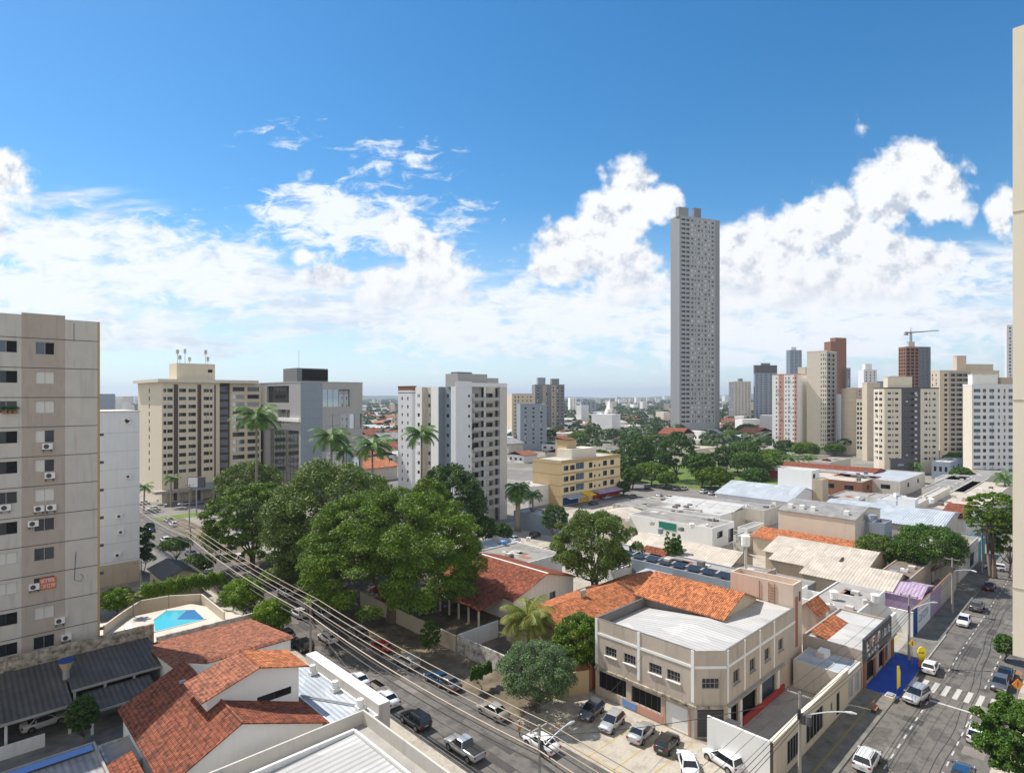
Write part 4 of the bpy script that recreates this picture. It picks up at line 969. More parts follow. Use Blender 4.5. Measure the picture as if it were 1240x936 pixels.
w.face([(4.6,5.2,8.5),(13.8,5.2,8.5),(13.8,5.2,8.9),(9.3,5.2,10.2),(4.6,5.2,8.8)], 'clean_white'); w.face([(4.6,9.6,4.5),(4.6,9.6,8.8),(9.3,9.6,10.2),(13.8,9.6,8.9),(13.8,9.6,4.5)], 'clean_white'); w.face([(4.6,5.2,4.5),(4.6,5.2,8.8),(4.6,9.6,8.8),(4.6,9.6,4.5)], 'clean_white'); w.face([(13.8,5.2,4.5),(13.8,9.6,4.5),(13.8,9.6,8.9),(13.8,5.2,8.9)], 'clean_white')
w.obj('upper_wall', r)
gg, me = wgeo(3.6, .8, 'dark'); add_window(r, me, (11.2, 5.2+.15, 6.3))
g = MB(); g.slab([(3.9,4.5,8.75),(9.4,4.5,10.45),(9.4,10.2,10.45),(3.9,10.2,8.75)], .14, 'pink_tileY'); g.obj('upper_roof', r, label='faded pink tiled upper roof slope')
g = MB(); g.slab([(9.4,4.5,10.45),(14.7,4.5,8.95),(14.7,10.2,8.95),(9.4,10.2,10.45)], .14, 'orange_tileY'); g.obj('upper_roof', r, label='bright orange tiled upper roof slope')
c = MB(); c.tube([(9.4,4.5,10.47),(9.4,10.2,10.47)], .12, 'pink_tileY', 6); c.obj('ridge_cap', r)
g = MB(); g.box(4.3, 4.9, 12.9, 13.3, 7.5, 7.75, 'frame_alu'); g.obj('skylight', r)
# metal roofed annex and the street parapet
r = lowflat('metal_roof_annex', 'annex with pale blue grey metal roof behind the street parapet', 28.9, 33.3, 54.6, 72, 4.7, 'white_wall', 'blue_sheetX', .15)
for k in range(3): g = MB(); g.tube([(3.7, 2.5+5.6*k, 4.6), (3.7, 2.5+5.6*k, 5.7)], [.42, .36], 'white_wall', 10); g.box(3.25, 4.15, 2.05+5.6*k, 2.95+5.6*k, 4.6, 5.0, 'white_wall'); g.obj('parapet_stub', r)
g = MB(); g.tube([(.3, 9.5, 4.75), (4.3, 2.2, 4.75)], .1, 'frame_alu', 6); g.obj('pipe', r)
o = MB(); o.box(33.35, 34.7, 54.6, 71.8, 0, 5.7, 'pale_grey', 'cool_white'); o = o.obj('street_parapet'); tag(o, 'thick pale parapet wall with metal capping along the left street', 'wall')
r = lowflat('warehouse', 'building with grey parapet and bright white ribbed metal roof at the bottom edge', 15.4, 31.4, 26, 54.3, 6.1, 'pale_grey', 'concrete', 1.3)
g = MB(); g.slab([(2.2,2,5.0),(13.7,2,5.35),(13.7,26.3,5.35),(2.2,26.3,5.0)], .12, 'white_sheetY'); g.obj('metal_roof', r)
g = MB(); g.box(2.0, 13.9, 26.31, 26.6, 4.8, 5.65, 'white_wall'); g.box(13.75, 14.0, 2, 26.3, 4.8, 5.65, 'white_wall'); g.obj('roof_kerb', r)

# ================================================================== CORNER BUILDING
def corner_building():
    x0, y0, sx, sy, z = 60.6, 31.1, 22.0, 16.3, 9.75
    r = thing('corner_building', 'two storey beige corner building with white bands, chamfered corner and pale metal roof', 'building', (x0, y0)); w = MB(); cx, cy = 2.7, 2.5
    zb = 3.7
    upx = [(cy+2.6, 5.5, 1.7, 1.15, 'grid'), (cy+5.0, 5.5, 1.7, 1.15, 'grid'), (cy+8.6, 5.5, 1.7, 1.15, 'grid'), (cy+11.4, 5.5, 1.7, 1.15, 'grid')]
    gx = [(cy+2.2, .1, 2.9, 2.8, 'white_door'), (cy+6.3, 1.1, 4.1, 1.9, 'void'), (cy+11.2, 1.1, 4.2, 2.1, 'void')]
    facade(w, cy, sy, 0, z, [q[:4] for q in upx+gx], 'shop_beige', 'x', depth=.22)
    upy = [(cx+2.3+4.15*i, 5.4, 1.5, 1.5, 'clear') for i in range(4)]
    gy = [(cx+1.6, .2, 2.2, 2.9, 'void'), (cx+5.5, .2, 4.2, 3.0, 'void'), (cx+11.0, .2, 4.2, 3.0, 'blue')]
    facade(w, cx, sx, 0, z, [q[:4] for q in upy+gy], 'shop_beige', 'y', depth=.22)
    w.face([(sx,0,0),(sx,sy,0),(sx,sy,z),(sx,0,z)], 'shop_beige'); w.face([(0,sy,0),(0,sy,z),(sx,sy,z),(sx,sy,0)], 'shop_beige')
    # chamfer, with its opening built as a small facade turned by matrix
    ch = MB(); ln = math.hypot(cx, cy); facade(ch, 0, ln, 0, z, [(ln/2, .1, ln-.7, 3.1), (ln/2, 5.5, 1.9, 1.15)], 'shop_beige', 'y', depth=.22)
    ang = math.atan2(-cy, cx); mt = Matrix.Translation((0, cy, 0)) @ Matrix.Rotation(ang, 4, 'Z'); w.add(ch, mt); w.obj('wall', r)
    e = MB(); dk = MB(); dk.box(.36, ln-.36, .2, .3, .1, 3.2, 'dark_grey')
    for i in range(9): dk.box(.4, ln-.4, .17, .2, .35*i+.15, .35*i+.2, 'frame_dark')
    d2 = MB(); d2.add(dk, mt); d2.obj('shutter', r)
    gg, me = wgeo(1.9, 1.15, 'grid'); add_window(r, me, (0, 0, 0), mtx=mt @ Matrix.Translation((ln/2, .2, 5.5)))
    for q in upx: put_windows(r, [('x',)+q], depth=.2)
    for q in upy: put_windows(r, [('y',)+q], depth=.2)
    for q in upx:
        s = MB(); s.box(-.16, -.003, q[0]-.95, q[0]+.95, q[1]-.1, q[1]-.005, 'white_paint'); s.obj('window_sill', r)
    for q in upy:
        s = MB(); s.box(q[0]-.85, q[0]+.85, -.16, -.003, q[1]-.1, q[1]-.005, 'concrete'); s.obj('window_sill', r)
    open_fill(r, [q[:4] for q in gx[1:]], 'x', 0, 'dark_void', .3); open_fill(r, [gx[0][:4]], 'x', 0, 'white_paint', .15, 'roller_door')
    open_fill(r, [q[:4] for q in gy[:2]], 'y', 0, 'dark_void', .4); open_fill(r, [gy[2][:4]], 'y', 0, 'glass_blue', .3, 'shop_window')
    # window bars of the ground floor, pink frame, blue panel
    b = MB()
    for q in gx[1:]:
        for k in range(5): yy = q[0]-q[2]/2+q[2]*(k+.5)/5; b.box(-.02, .0, yy-.025, yy+.025, q[1], q[1]+q[3], 'frame_dark')
    b.obj('window_bars', r)
    b = MB(); q = gx[0]
    for yy in (q[0]-q[2]/2-.22, q[0]+q[2]/2): b = MB(); b.box(-.06, -.004, yy, yy+.22, 0, 3.0, 'pink'); b.obj('door_post', r)
    b = MB(); b.box(-.05, -.004, q[0]+q[2]/2+.3, q[0]+q[2]/2+5.2, .1, 1.0, 'pink'); b.obj('painted_dado', r)
    b = MB(); b.box(-.09, -.055, cy+7.6, cy+9.6, .15, .95, 'blue_strip'); b.obj('wall_panel', r)
    # white bands
    bd = MB()
    bd.box(-.07, -.004, cy, sy, 7.75, 8.05, 'clean_white'); bd.box(cx, sx, -.07, -.004, 7.75, 8.05, 'clean_white')
    for yy in (cy, cy+8.0-.9+.0, sy-.35): bd.box(-.085, -.004, yy, yy+.35, zb+.3, z, 'clean_white')
    for i in range(4): xx = cx+4.15*i; bd.box(xx, xx+.3, -.085, -.004, zb+.2, z, 'clean_white')
    t = MB(); t.box(0, ln, -.07, -.004, 7.75, 8.05, 'clean_white'); bd.add(t, mt); bd.obj('white_band', r)
    lg = MB(); lg.box(-.25, -.004, cy, sy, 3.35, 3.65, 'mossy'); t = MB(); t.box(0, ln, -.25, -.004, 3.35, 3.65, 'mossy'); lg.add(t, mt); lg.obj('ledge', r)
    cn = MB(); cn.box(cx, sx-4.2, -.4, -.004, 3.5, 3.72, 'concrete'); cn.obj('canopy', r)
    for xx in (cx+.1, cx+2.95, cx+8.2, cx+13.5): p = MB(); p.box(xx, xx+.55, -.14, -.01, 0, 3.49, 'clean_white'); p.obj('pillar', r)
    p = MB(); p.box(cx+3.6, sx-3.9, -.25, -.006, .13, .95, 'red'); p.obj('counter', r)
    # parapet and roof
    pr = MB(); t_ = .22; pr.box(0, t_, cy, sy, z-.02, z+.04, 'dark_concrete'); pr.box(cx, sx, 0, t_, z-.02, z+.04, 'dark_concrete'); pr.box(0, sx, sy-t_, sy, z-1.2, z+.05, 'dark_concrete')
    pr.box(t_, t_+.02, cy, sy-t_, z-1.4, z-.02, 'dark_concrete'); pr.obj('parapet', r)
    rf = MB(); zr = z-.95
    rf.slab([(.24, cy, z-.25), (cx, .24, z-.25), (sx-.02, .24, z-.25), (sx-.02, 6.3, z-.05), (.24, 6.3, z-.05)], .12, 'white_sheetX')
    rf.slab([(.26, 6.3, z-.05), (sx-.02, 6.3, z-.05), (sx-.02, sy-.25, z-1.25), (.26, sy-.25, z-1.25)], .12, 'white_sheetX'); rf.obj('roof', r)
    # tiled attic
    h = MB(); ax0, ax1, ay0, ay1 = 11.0, 21.0, 4.8, sy+1.5; zz = z-1.2
    pf = [(ax0, zz), (ax1, zz), (ax1, z+.45), ((ax0+ax1)/2+.3, z+2.15), (ax0, z+.35)]
    h.face([(x, ay0, q) for x, q in pf], 'cream'); h.face([(x, ay1, q) for x, q in pf][::-1], 'cream'); h.face([(ax0,ay0,zz),(ax0,ay0,z+.35),(ax0,ay1,z+.35),(ax0,ay1,zz)], 'dark_concrete'); h.face([(ax1,ay0,zz),(ax1,ay1,zz),(ax1,ay1,z+.45),(ax1,ay0,z+.45)], 'cream'); h.obj('attic_wall', r)
    m_ = (ax0+ax1)/2+.3
    g = MB(); g.slab([(ax0-.6,ay0-.6,z+.25),(m_,ay0-.6,z+2.35),(m_,ay1,z+2.35),(ax0-.6,ay1,z+.25)], .14, 'orange_tileY'); g.slab([(m_,ay0-.6,z+2.35),(ax1+.5,ay0-.6,z+.3),(ax1+.5,ay1,z+.3),(m_,ay1,z+2.35)], .14, 'orange_tileY'); g.obj('tiled_roof', r)
    return r
corner_building()
r = thing('tank_tower', 'pinkish beige water tank tower with rusty ladder beside the corner building', 'tower', (82.65, 31.3)); t = 3.0
ty = 8.8; tz = 12.7
w = MB(); w.box(0, t, 0, ty, 0, tz-1.2, 'tank_pink')
for a in ((0,t,0,.25),(0,t,ty-.25,ty),(0,.25,.25,ty-.25),(t-.25,t,.25,ty-.25)): w.box(*a, tz-1.2, tz, 'tank_pink')
w.obj('wall', r)
l = MB(); yy = 2.4
for dy in (0, .8, 2.1): l.box(-.12, -.04, yy+dy, yy+dy+.08, 9.2, tz-.3, 'brick')
for k in range(8): l.box(-.11, -.05, yy+.08, yy+.8, 9.4+.38*k, 9.46+.38*k, 'brick')
l.obj('ladder', r)
l = MB(); l.box(.7, 1.5, -.05, -.004, 4.2, tz-1.8, 'brick'); l.obj('rust_stain', r); g = MB(); g.box(1.9, 2.4, -.06, -.004, tz-2.6, tz-1.3, 'frame_dark'); g.obj('window', r)
# yard annex along the right street
r = thing('walled_court', 'walled paved court with pale front wall and big barred openings along the right street', 'wall', (58.4, 24.0))
hy = [(5.2, .7, 3.6, 2.4), (11.0, .7, 5.0, 2.6), (16.3, 1.6, .6, .9), (18.6, .2, 1.2, 2.7)]
g = MB(); facade(g, 0, 22.2, 0, 4.4, hy, 'cream', 'y', depth=.3); g.face([(0,.3,0),(22.2,.3,0),(22.2,.3,4.4),(0,.3,4.4)][::-1], 'cream'); g.face([(22.2,0,0),(22.2,.3,0),(22.2,.3,4.4),(22.2,0,4.4)], 'cream'); g.obj('front_wall', r)
open_fill(r, hy, 'y', 0, 'dark_void', .1)
g = MB(); g.box(0, .25, .3, 6.9, 0, 4.4, 'clean_white'); g.obj('side_wall', r); g = MB(); g.box(-.05, 22.25, -.08, .38, 4.41, 4.56, 'pale_cream'); g.obj('wall_coping', r)
for s, w_ in ((5.2, 3.6), (11.0, 5.0)):
    b = MB()
    for k in range(6): b.box(s-w_/2+w_*k/5-.03, s-w_/2+w_*k/5+.03, -.03, .0, .7, 3.2, 'frame_alu')
    b.obj('window_bars', r)
g = MB(); g.box(.3, 22, .32, 7, .0, .06, 'concrete'); g.obj('court_floor', r)
g = MB(); g.box(.4, 4.2, 5.2, 6.6, 2.6, 2.75, 'concrete'); g.obj('canopy', r)
lowflat('street_annex', 'lower flat grey roofed annex between the walled court and the sign store', 80.8, 86.3, 24.2, 30.6, 3.6, 'pale_grey', 'blue_sheetX', .15, winy=[(1.4, .2, 1.8, 2.4, 'shutter'), (3.9, .2, 1.8, 2.4, 'shutter')])
# store with red and white sign board
r = lowflat('sign_store', 'white roofed store with tall dark sign board and orange red front on the blue forecourt', 86.5, 101.6, 24.1, 31.5, 5.0, 'warm_grey', 'white_sheetX', .3, winy=[(4.0, .2, 4.2, 2.9, 'void'), (9.6, .2, 4.4, 2.9, 'void')])
g = MB(); g.box(.02, 12.4, -.32, -.005, 3.6, 6.5, 'frame_dark'); g.box(12.4, 15, -.32, -.005, 3.4, 6.3, 'clean_white'); g.obj('sign_board', r)
for i in range(4): g = MB(); g.box(.3+4.4*i, 1.1+4.4*i, -.2, -.004, .15, 3.5, 'brick'); g.obj('pillar', r)
glyphs(r, .6, 4.7, 6.2, 1.3, 5, -.33, ['white_paint', 'pink']); glyphs(r, .8, 3.85, 5.4, .5, 8, -.33, ['blue_grey', 'white_paint']); glyphs(r, 7.6, 4.5, 4.2, 1.2, 4, -.33, ['blue_grey', 'white_paint'])
g = MB(); g.box(2.6, 14.8, -.45, -.33, 3.15, 3.3, 'frame_alu'); g.obj('rail', r)
# open court with white walls
r = thing('white_courtyard', 'roofless white walled yard behind the sign store', 'wall', (101.8, 34.5))
g = MB(); g.box(0, .25, 0, 14, 0, 5.0, 'clean_white'); g.box(.25, 17, 13.75, 14, 0, 4.2, 'stained'); g.box(.25, 9, 5, 5.25, 0, 4.6, 'clean_white'); g.box(9, 9.25, 0, 13.75, 0, 3.8, 'clean_white'); g.obj('wall', r)
g = MB(); g.box(9.25, 16, 6, 13, 0, 3.6, 'dark_concrete', 'asbestos'); g.obj('roof', r)
def rc(N, z, L, Rr):
    x0, y0 = G(N[0], N[1], z); return x0, x0+along((x0, y0), 0, Rr), y0, y0+along((x0, y0), math.pi/2, L)
gable('lilac_building', 'building with lilac metal roof behind the white and lilac street wall', 119, 129, 24.4, 32.5, 3.9, 5.0, 'y', 'purple', 'lilac_sheet', ridge=.45, over=.2)
r = thing('street_wall', 'long street wall, dark blue then white then lilac, beside the forecourt on the right street', 'wall', (111, 23.6))
for a, b, m_ in ((0, 2.2, 'deep_blue'), (2.25, 11, 'cool_white'), (11.05, 19, 'purple'), (19.05, 33, 'warm_grey')):
    g = MB(); g.box(a, b, 0, .3, .13, 4.3, m_, 'brown'); g.obj('panel', r)
g = MB(); g.box(-.3, -.02, .1, 9, .13, 4.0, 'clean_white'); g.obj('return_wall', r)
glyphs(r, 3, 1.5, 6.5, 1.2, 7, -.003, ['blue_grey'])
lowflat('terrace_house', 'grey house with dark open terrace and teal side on the right street', 150, 173, 24.2, 36, 5.6, 'pale_grey', 'concrete', 1.0, winy=[(6, 3.0, 6, 1.5, 'void'), (15, .4, 5, 3, 'void')])
lowflat('teal_kiosk', 'narrow teal blue painted corner shop beyond the terrace house', 174, 182, 24.2, 32, 4.2, 'teal', 'concrete', .3, winy=[(4, .3, 3, 2.5, 'void')])
gable('terrace_roof', 'small orange tiled roof behind the terrace house', 176, 186, 33, 46, 4.2, 6.5, 'y', 'cream', 'orange_tile')
# ---- houses between the two streets
gable('garden_house', 'long house with old red tiled roof, white ridge and blue windows', 69.8, 85.3, 71.9, 92, 3.9, 6.6, 'y', 'white_wall', 'red_tile', ridge=.52, winy=[(4.3, 1.6, 1.7, 1.4, 'blue'), (9.8, 1.6, 1.7, 1.4, 'blue')], cap='clean_white', ze2=4.6)
r = thing('veranda', 'dark veranda with white posts in front of the brown roofed house', 'porch', (64, 74)); g = MB(); g.slab([(0,0,2.9),(6,0,3.9),(6,14,3.9),(0,14,2.9)], .12, 'red_tileY'); g.obj('roof', r)
for i in range(6): g = MB(); g.box(.1, .35, .3+i*2.6, .55+i*2.6, 0, 2.75, 'pale_cream'); g.obj('post', r)
gable('orange_house', 'house with bright orange tiled gable roof beside the coconut palm', 64.0, 84.5, 55.2, 67.5, 3.8, 5.6, 'x', 'cream', 'orange_tile', ridge=.55, over=.4)
gable('orange_house', 'small orange tiled roof wing behind the corner building attic', 85.2, 94, 56, 66, 4.2, 6.0, 'x', 'cream', 'orange_tile', over=.3)
g = MB(); g.tube([(0,0,5.2),(0,0,6.4)], .35, 'stained', 8); g.tube([(-.5,.2,6.3),(.4,-.2,6.5)], .4, 'stained', 8); o = g.obj('roof_tank', None, (75.5, 61.6, 0)); tag(o, 'grey stained water tank on the ridge of the bright orange roof', 'tank')
wallrun('garden_wall', 'ochre beige garden wall under the largest domed tree', [(55.5, 69.5), (55.4, 97)], 2.5, 'cream', .25)
wallrun('garden_wall', 'white grey garden wall with shed behind the coconut palm', [(55.8, 55), (55.6, 69.3)], 2.7, 'stained', .25)
wallrun('garden_wall', 'pale cross wall running back from the street wall', [(56, 69.4), (64, 69.4)], 2.6, 'cool_white', .2)
wallrun('garden_wall', 'beige wall joining the left end of the corner building', [(56, 50.3), (60.4, 48.2)], 2.9, 'tan', .2)
gable('brick_lean_to', 'narrow rust coloured lean-to roof behind the beige wall, left of the corner building', 60.9, 66, 48.2, 53.5, 2.9, 3.4, 'x', 'brick', 'brown_tile', over=.1)
# curved grey roof and small shops left of the loose tree
lowflat('grey_workshop', 'low white workshop with rounded grey roof above the brown tiled house', 84, 96, 84, 98, 4.6, 'white_wall', 'asbestos', .3)
lowflat('street_shop', 'small beige shop with shutter beside the loose tree', *rc((645, 668), 4, 640, 680), 4.0, 'pale_cream', 'red_tileX', .3, winy=[(3, .3, 4, 2.6, 'shutter')])
lowflat('blue_roof_shop', 'shop with flat blue grey roof by the thick palm', *rc((600, 664), 4, 572, 632), 4.0, 'white_wall', 'blue_sheetX', .3)
lowflat('white_awning_building', 'long low building with white roof behind the thick palm', *rc((668, 627), 5, 622, 688), 5.0, 'blue_grey', 'white_sheetX', .3)
lowflat('garage_block', 'white flat roofed garage left of the yellow apartment block', *rc((640, 590), 7, 612, 668), 7.0, 'white_wall', 'white_sheetX', .4)
# blue awning, solar roof
g = MB(); x0, x1, y0, y1 = rc((800, 701), 3.4, 768, 815); g.slab([(x0,y0,3.2),(x1,y0,3.4),(x1,y1,3.4),(x0,y1,3.2)], .1, 'blue_sheetX')
for px_, py_ in ((x0+.2, y0+.2), (x1-.2, y0+.2), (x1-.2, y1-.2), (x0+.2, y1-.2)): g.tube([(px_, py_, 0), (px_, py_, 3.1)], .08, 'steel', 6)
o = g.obj('awning'); tag(o, 'light blue awning roof between the loose tree and orange roof', 'awning')
r = lowflat('solar_house', 'flat roof carrying a long row of dark solar panels behind the orange attic', 103, 112, 50, 80, 4.6, 'blue_grey', 'concrete', .25)
for k in range(9): g = MB(); g.slab([(1.0, 1+3.1*k, 4.75), (3.6, 1+3.1*k, 5.1), (3.6, 3.6+3.1*k, 5.1), (1.0, 3.6+3.1*k, 4.75)], .06, 'solar'); g.obj('solar_panel', r)
gable('cream_roof_shed', 'large cream sheet gable roof with open gable beside the pointed shrubs', 112.4, 123, 54.8, 79, 4.4, 6.3, 'y', 'beige', 'cream_sheet', ridge=.52, over=.4)
lowflat('cream_low_roof', 'flat cream roof in front of the large cream gable', *rc((868, 702), 4, 822, 895), 4.0, 'beige', 'cream_sheetX', .2)
lowflat('grey_low_roof', 'flat grey roof left of the water tank tower', *rc((897, 708), 4.4, 858, 935), 4.4, 'warm_grey', 'grey_sheetX', .2)
gable('teal_shed', 'small shed with teal wall by the pointed shrubs', *rc((846, 690), 3.4, 832, 856), 3.4, 3.7, 'y', 'teal', 'cream_sheet', over=.1)
gable('old_house', 'small faded red tiled roof left of the pointed shrubs', *rc((800, 676), 4, 776, 818), 4, 5.2, 'y', 'white_wall', 'red_tile')
lowflat('market_shed', 'pale stall roofs in the yard beside the white walled warehouse', *rc((776, 655), 3.4, 762, 800), 3.4, 'clean_white', 'white_sheetX', .1)
# white walled warehouse with green sign
x0, x1, y0, y1 = rc((862.6, 639.5), 5.4, 762, 889)
r = lowflat('sign_warehouse', 'long white walled warehouse with green sign panel and stained grey roof', x0, x1, y0, y1, 5.4, 'clean_white', 'asbestos', .15, winy=[(4, 2.4, 3, 1.6, 'dark'), (10, .4, 3, 3.4, 'dark')])
yy = y0+along((x0, y0), math.pi/2, 819)-y0; y2 = y0+along((x0, y0), math.pi/2, 798)-y0
yy, y2 = along((x0, y0), math.pi/2, 819), along((x0, y0), math.pi/2, 798)
g = MB(); g.box(-.1, -.004, yy, y2, 3.0, 4.9, 'green'); g.obj('sign_panel', r)
lowflat('grey_roof_store', 'low store with weathered grey roof sheets behind the white walled warehouse', *rc((812, 621), 5.2, 742, 858), 5.2, 'stained', 'asbestos', .15)
gable('pale_roof_shop', 'small shop with pale pink concrete roof right of the yellow apartment block', *rc((755, 626), 5, 719, 782), 4.6, 5.6, 'x', 'pale_cream', 'cream_sheet', over=.3)
lowflat('white_canopy', 'long flat bright white roof strip across the warehouse rows', *rc((872, 624), 5.3, 801, 886), 5.3, 'white_wall', 'white_sheetX', .1)
for i, (a, b, w_) in enumerate((('leftmost of the four', (840, 612), 0), ('second from the left', (857, 614), 0), ('third from the left', (873, 616), 0), ('rightmost of the four', (888, 618), 0))):
    x0, y0 = G(b[0], b[1], 5.5); r = thing('white_skylight_roof', f'bright white pitched canopy, {a} behind the long white strip', 'roof', (x0, y0), 0, 'white canopies')
    g = MB(); g.slab([(0,0,5),(8,0,6.2),(8,11.5,6.2),(0,11.5,5)], .15, 'white_sheetX'); g.obj('roof', r); g = MB(); g.box(.1, 7.9, .2, 11.3, 0, 4.85, 'pale_grey'); g.obj('wall', r)
lowflat('blue_grey_yard_roof', 'flat pale blue grey roof in front of the large white shed', *rc((925, 618), 5, 846, 965), 5.0, 'pale_grey', 'grey_sheetX', .15)
# large white hall
x0, x1, y0, y1 = rc((956, 611), 5.5, 866, 992)
r = gable('metal_hall', 'large white and pale blue metal hall with long ridged roof', x0, x1, y0, y1, 6.2, 9.2, 'y', 'cool_white', 'blue_sheet', over=.3)
r = lowflat('roof_cabin', 'white block with black doorway standing on the large metal hall', *rc((983, 594), 7, 942, 992), 13.5, 'clean_white', 'white_sheetX', .3, winy=[(2.2, 9.3, 2.2, 3, 'void')])
lowflat('brown_stair_block', 'narrow brown rendered block beside the metal hall cabin', *rc((996, 598), 7, 984, 1003), 11.5, 'beige', 'concrete', .3)
# beige grey roofed block
x0, x1, y0, y1 = rc((1035.5, 630), 9.5, 942.5, 1066)
r = gable('beige_hall', 'tall beige rendered hall with dark grey roof carrying white vents', x0, x1, y0, y1, 9.5, 11.2, 'y', 'pale_cream', 'grey_sheet', over=.2)
ln = y1-y0
for i, f in enumerate((.12, .55, .7, .86)):
    g = MB(); g.box(x1-x0 > 0 and 2.4 or 2, 3.4, ln*f, ln*f+1.1, 10.0, 10.95, 'clean_white'); g.obj('roof_vent', r)
g = MB()
for k in range(9): g.box(1+1.1*k, 1.45+1.1*k, -.2, -.01, 1, 8.6, 'cool_white')
g.obj('wall_fin', r)
gable('orange_row', 'long narrow orange tiled roof running along the foot of the beige hall', *rc((1031, 669), 4.4, 912, 1046), 4.3, 5.6, 'y', 'cream', 'orange_tile', ridge=.7)
lowflat('grey_tank_block', 'blue grey square tower with round tank in front of the long blue roof', *rc((1071, 634), 9, 1056, 1080), 9.0, 'blue_grey', 'dark_concrete', .5)
g = MB(); p = G(1066, 628, 9.5); g.tube([(0,0,8.4),(0,0,10)], [1.3, 1.1], 'blue_grey', 12); o = g.obj('roof_tank', None, (p[0]+1, p[1]+2, 0)); tag(o, 'round dark tank on top of the blue grey square tower', 'tank')
gable('round_wall_store', 'dark blue grey walled store beside the square tower', *rc((1092, 655), 5, 1078, 1122), 5.0, 5.6, 'y', 'blue_grey', 'grey_sheet', over=.1)
# long roofs above the tank tower
gable('long_roof_building', 'long building with cream front slope and dark grey back slope behind the tank tower', *rc((1048, 689), 4.6, 927, 1074), 4.6, 6.4, 'y', 'beige', 'cream_sheet', ridge=.55)
gable('cream_roof_house', 'long cream sheet roof just behind the tank tower', *rc((1004, 690), 4.2, 934, 1028), 4.2, 5.6, 'y', 'beige', 'cream_sheet')
gable('cream_hip_house', 'cream roof with pointed hip ends above the grey concrete roof', *rc((1078, 715), 4.2, 972, 1098), 4.2, 5.8, 'y', 'beige', 'cream_sheet', ridge=.6)
lowflat('brown_roof_building', 'flat dark brown roof left of the lilac roof', *rc((1098, 704), 4.5, 1058, 1132), 4.5, 'warm_grey', 'brown_sheetX', .15)
lowflat('grey_concrete_roof', 'wide flat grey concrete roof with pale edge lines above the orange tiles', *rc((1038, 742), 4.4, 976, 1072), 4.4, 'white_wall', 'concrete', .2)
gable('orange_corner_house', 'orange tiled roof just right of the tank tower', *rc((988, 742), 5.4, 966, 1000), 5.4, 6.6, 'x', 'tank_pink', 'orange_tile')
gable('orange_low_house', 'low dark and orange tiled roof between the tank tower and the sign store', *rc((1012, 781), 4.2, 982, 1035), 4.2, 5.4, 'x', 'beige', 'orange_tile', ridge=.95)
# rows behind
gable('blue_roof_market', 'very long pale blue grey sheet roof behind the grey square tower', *rc((1140, 641), 6, 985, 1168), 6.0, 8.0, 'y', 'pale_grey', 'blue_sheet', over=.3)
lowflat('white_box_house', 'small white box house standing on the long blue grey roof', *rc((1108, 612), 8, 1087, 1112), 9.6, 'clean_white', 'white_sheetX', .2)
gable('red_gable_house', 'small red tiled gable roof left of the umbrella tree at the right', *rc((1170, 628), 6, 1140, 1188), 6.0, 8.0, 'y', 'white_wall', 'red_tile')
rowlab = [
 ((1085, 606), 8, 1062, 1098, 'white', 'two storey white block with recessed dark openings', 'cool_white', 'white_sheetX'),
 ((1112, 610), 8, 1099, 1150, 'white', 'pinkish white block right of the two storey white one', 'pale_cream', 'white_sheetX'),
 ((1062, 602), 8, 1048, 1072, 'grey', 'grey white stair block left of the two storey white one', 'pale_grey', 'concrete'),
 ((1180, 620), 6, 1118, 1226, 'cream', 'long cream walled warehouse with pale curved roof at the right edge', 'pale_cream', 'cream_sheetX'),
 ((1168, 596), 6, 1116, 1226, 'grey', 'pale grey warehouse below the white and blue flats', 'pale_grey', 'grey_sheetX'),
 ((1044, 584), 6, 968, 1066, 'tan', 'long low building with cream roof right of the park palms', 'brown', 'cream_sheetX'),
 ((1090, 583), 6, 1006, 1120, 'pale', 'pale blue roofed low building under the dark centred cream tower', 'pale_grey', 'blue_sheetX'),
 ((1040, 606), 5, 1000, 1062, 'pale', 'flat pale roof between the brown stair block and the stair tower', 'stained', 'concrete'),
 ((1168, 582), 6, 1132, 1178, 'teal', 'small painted shop with bright mural wall near the right palm', 'cool_white', 'concrete'),
 ((1150, 560), 8, 1128, 1165, 'grey', 'small grey green building beside the brown balconied tower', 'blue_grey', 'white_sheetX'),
]
for i, (N, z, L, Rr, _, lb, wm, rm) in enumerate(rowlab):
    x0, x1, y0, y1 = rc(N, z, L, Rr); ly = y1-y0; lx = x1-x0
    lowflat('low_block', lb, x0, x1, y0, y1, z, wm, rm, .3, winx=[(ly*f, z*.45, min(3.2, ly*.15), z*.28, 'dark') for f in (.2, .5, .8)], winy=[(lx*f, z*.45, min(3, lx*.15), z*.28, 'dark') for f in (.3, .7)])
r = gable('long_shed', 'long white banded shed with red roof edge below the pink and white tower', *rc((1058, 573), 6, 912, 1072), 6.0, 7.2, 'y', 'red', 'red_tile', over=.4)
x0, x1, y0, y1 = rc((1058, 573), 6, 912, 1072)
g = MB(); g.box(-.9, -.6, 0, y1-y0, 3.6, 6.1, 'cool_white'); g.obj('fascia', r)
g = MB()
for k in range(7): yk = (y1-y0)*.72-k*2.6; g.box(-.96, -.91, yk, yk+1.7, 4.3+.3*(k % 2), 5.5, 'frame_dark')
g.obj('lettering', r)
for (N, z, L, Rr, lb) in (((842, 544), 9, 812, 868, 'ochre cream podium block at the foot of the tall grey tower'), ((868, 545), 8, 846, 905, 'beige low block with windows right of the tower podium')):
    x0, x1, y0, y1 = rc(N, z, L, Rr); lowflat('podium_block', lb, x0, x1, y0, y1, z, 'pale_cream', 'cream_sheetX', .5, winx=[((y1-y0)*f, z*.5, 3, 1.8, 'dark') for f in (.12, .3, .5, .7, .88)])

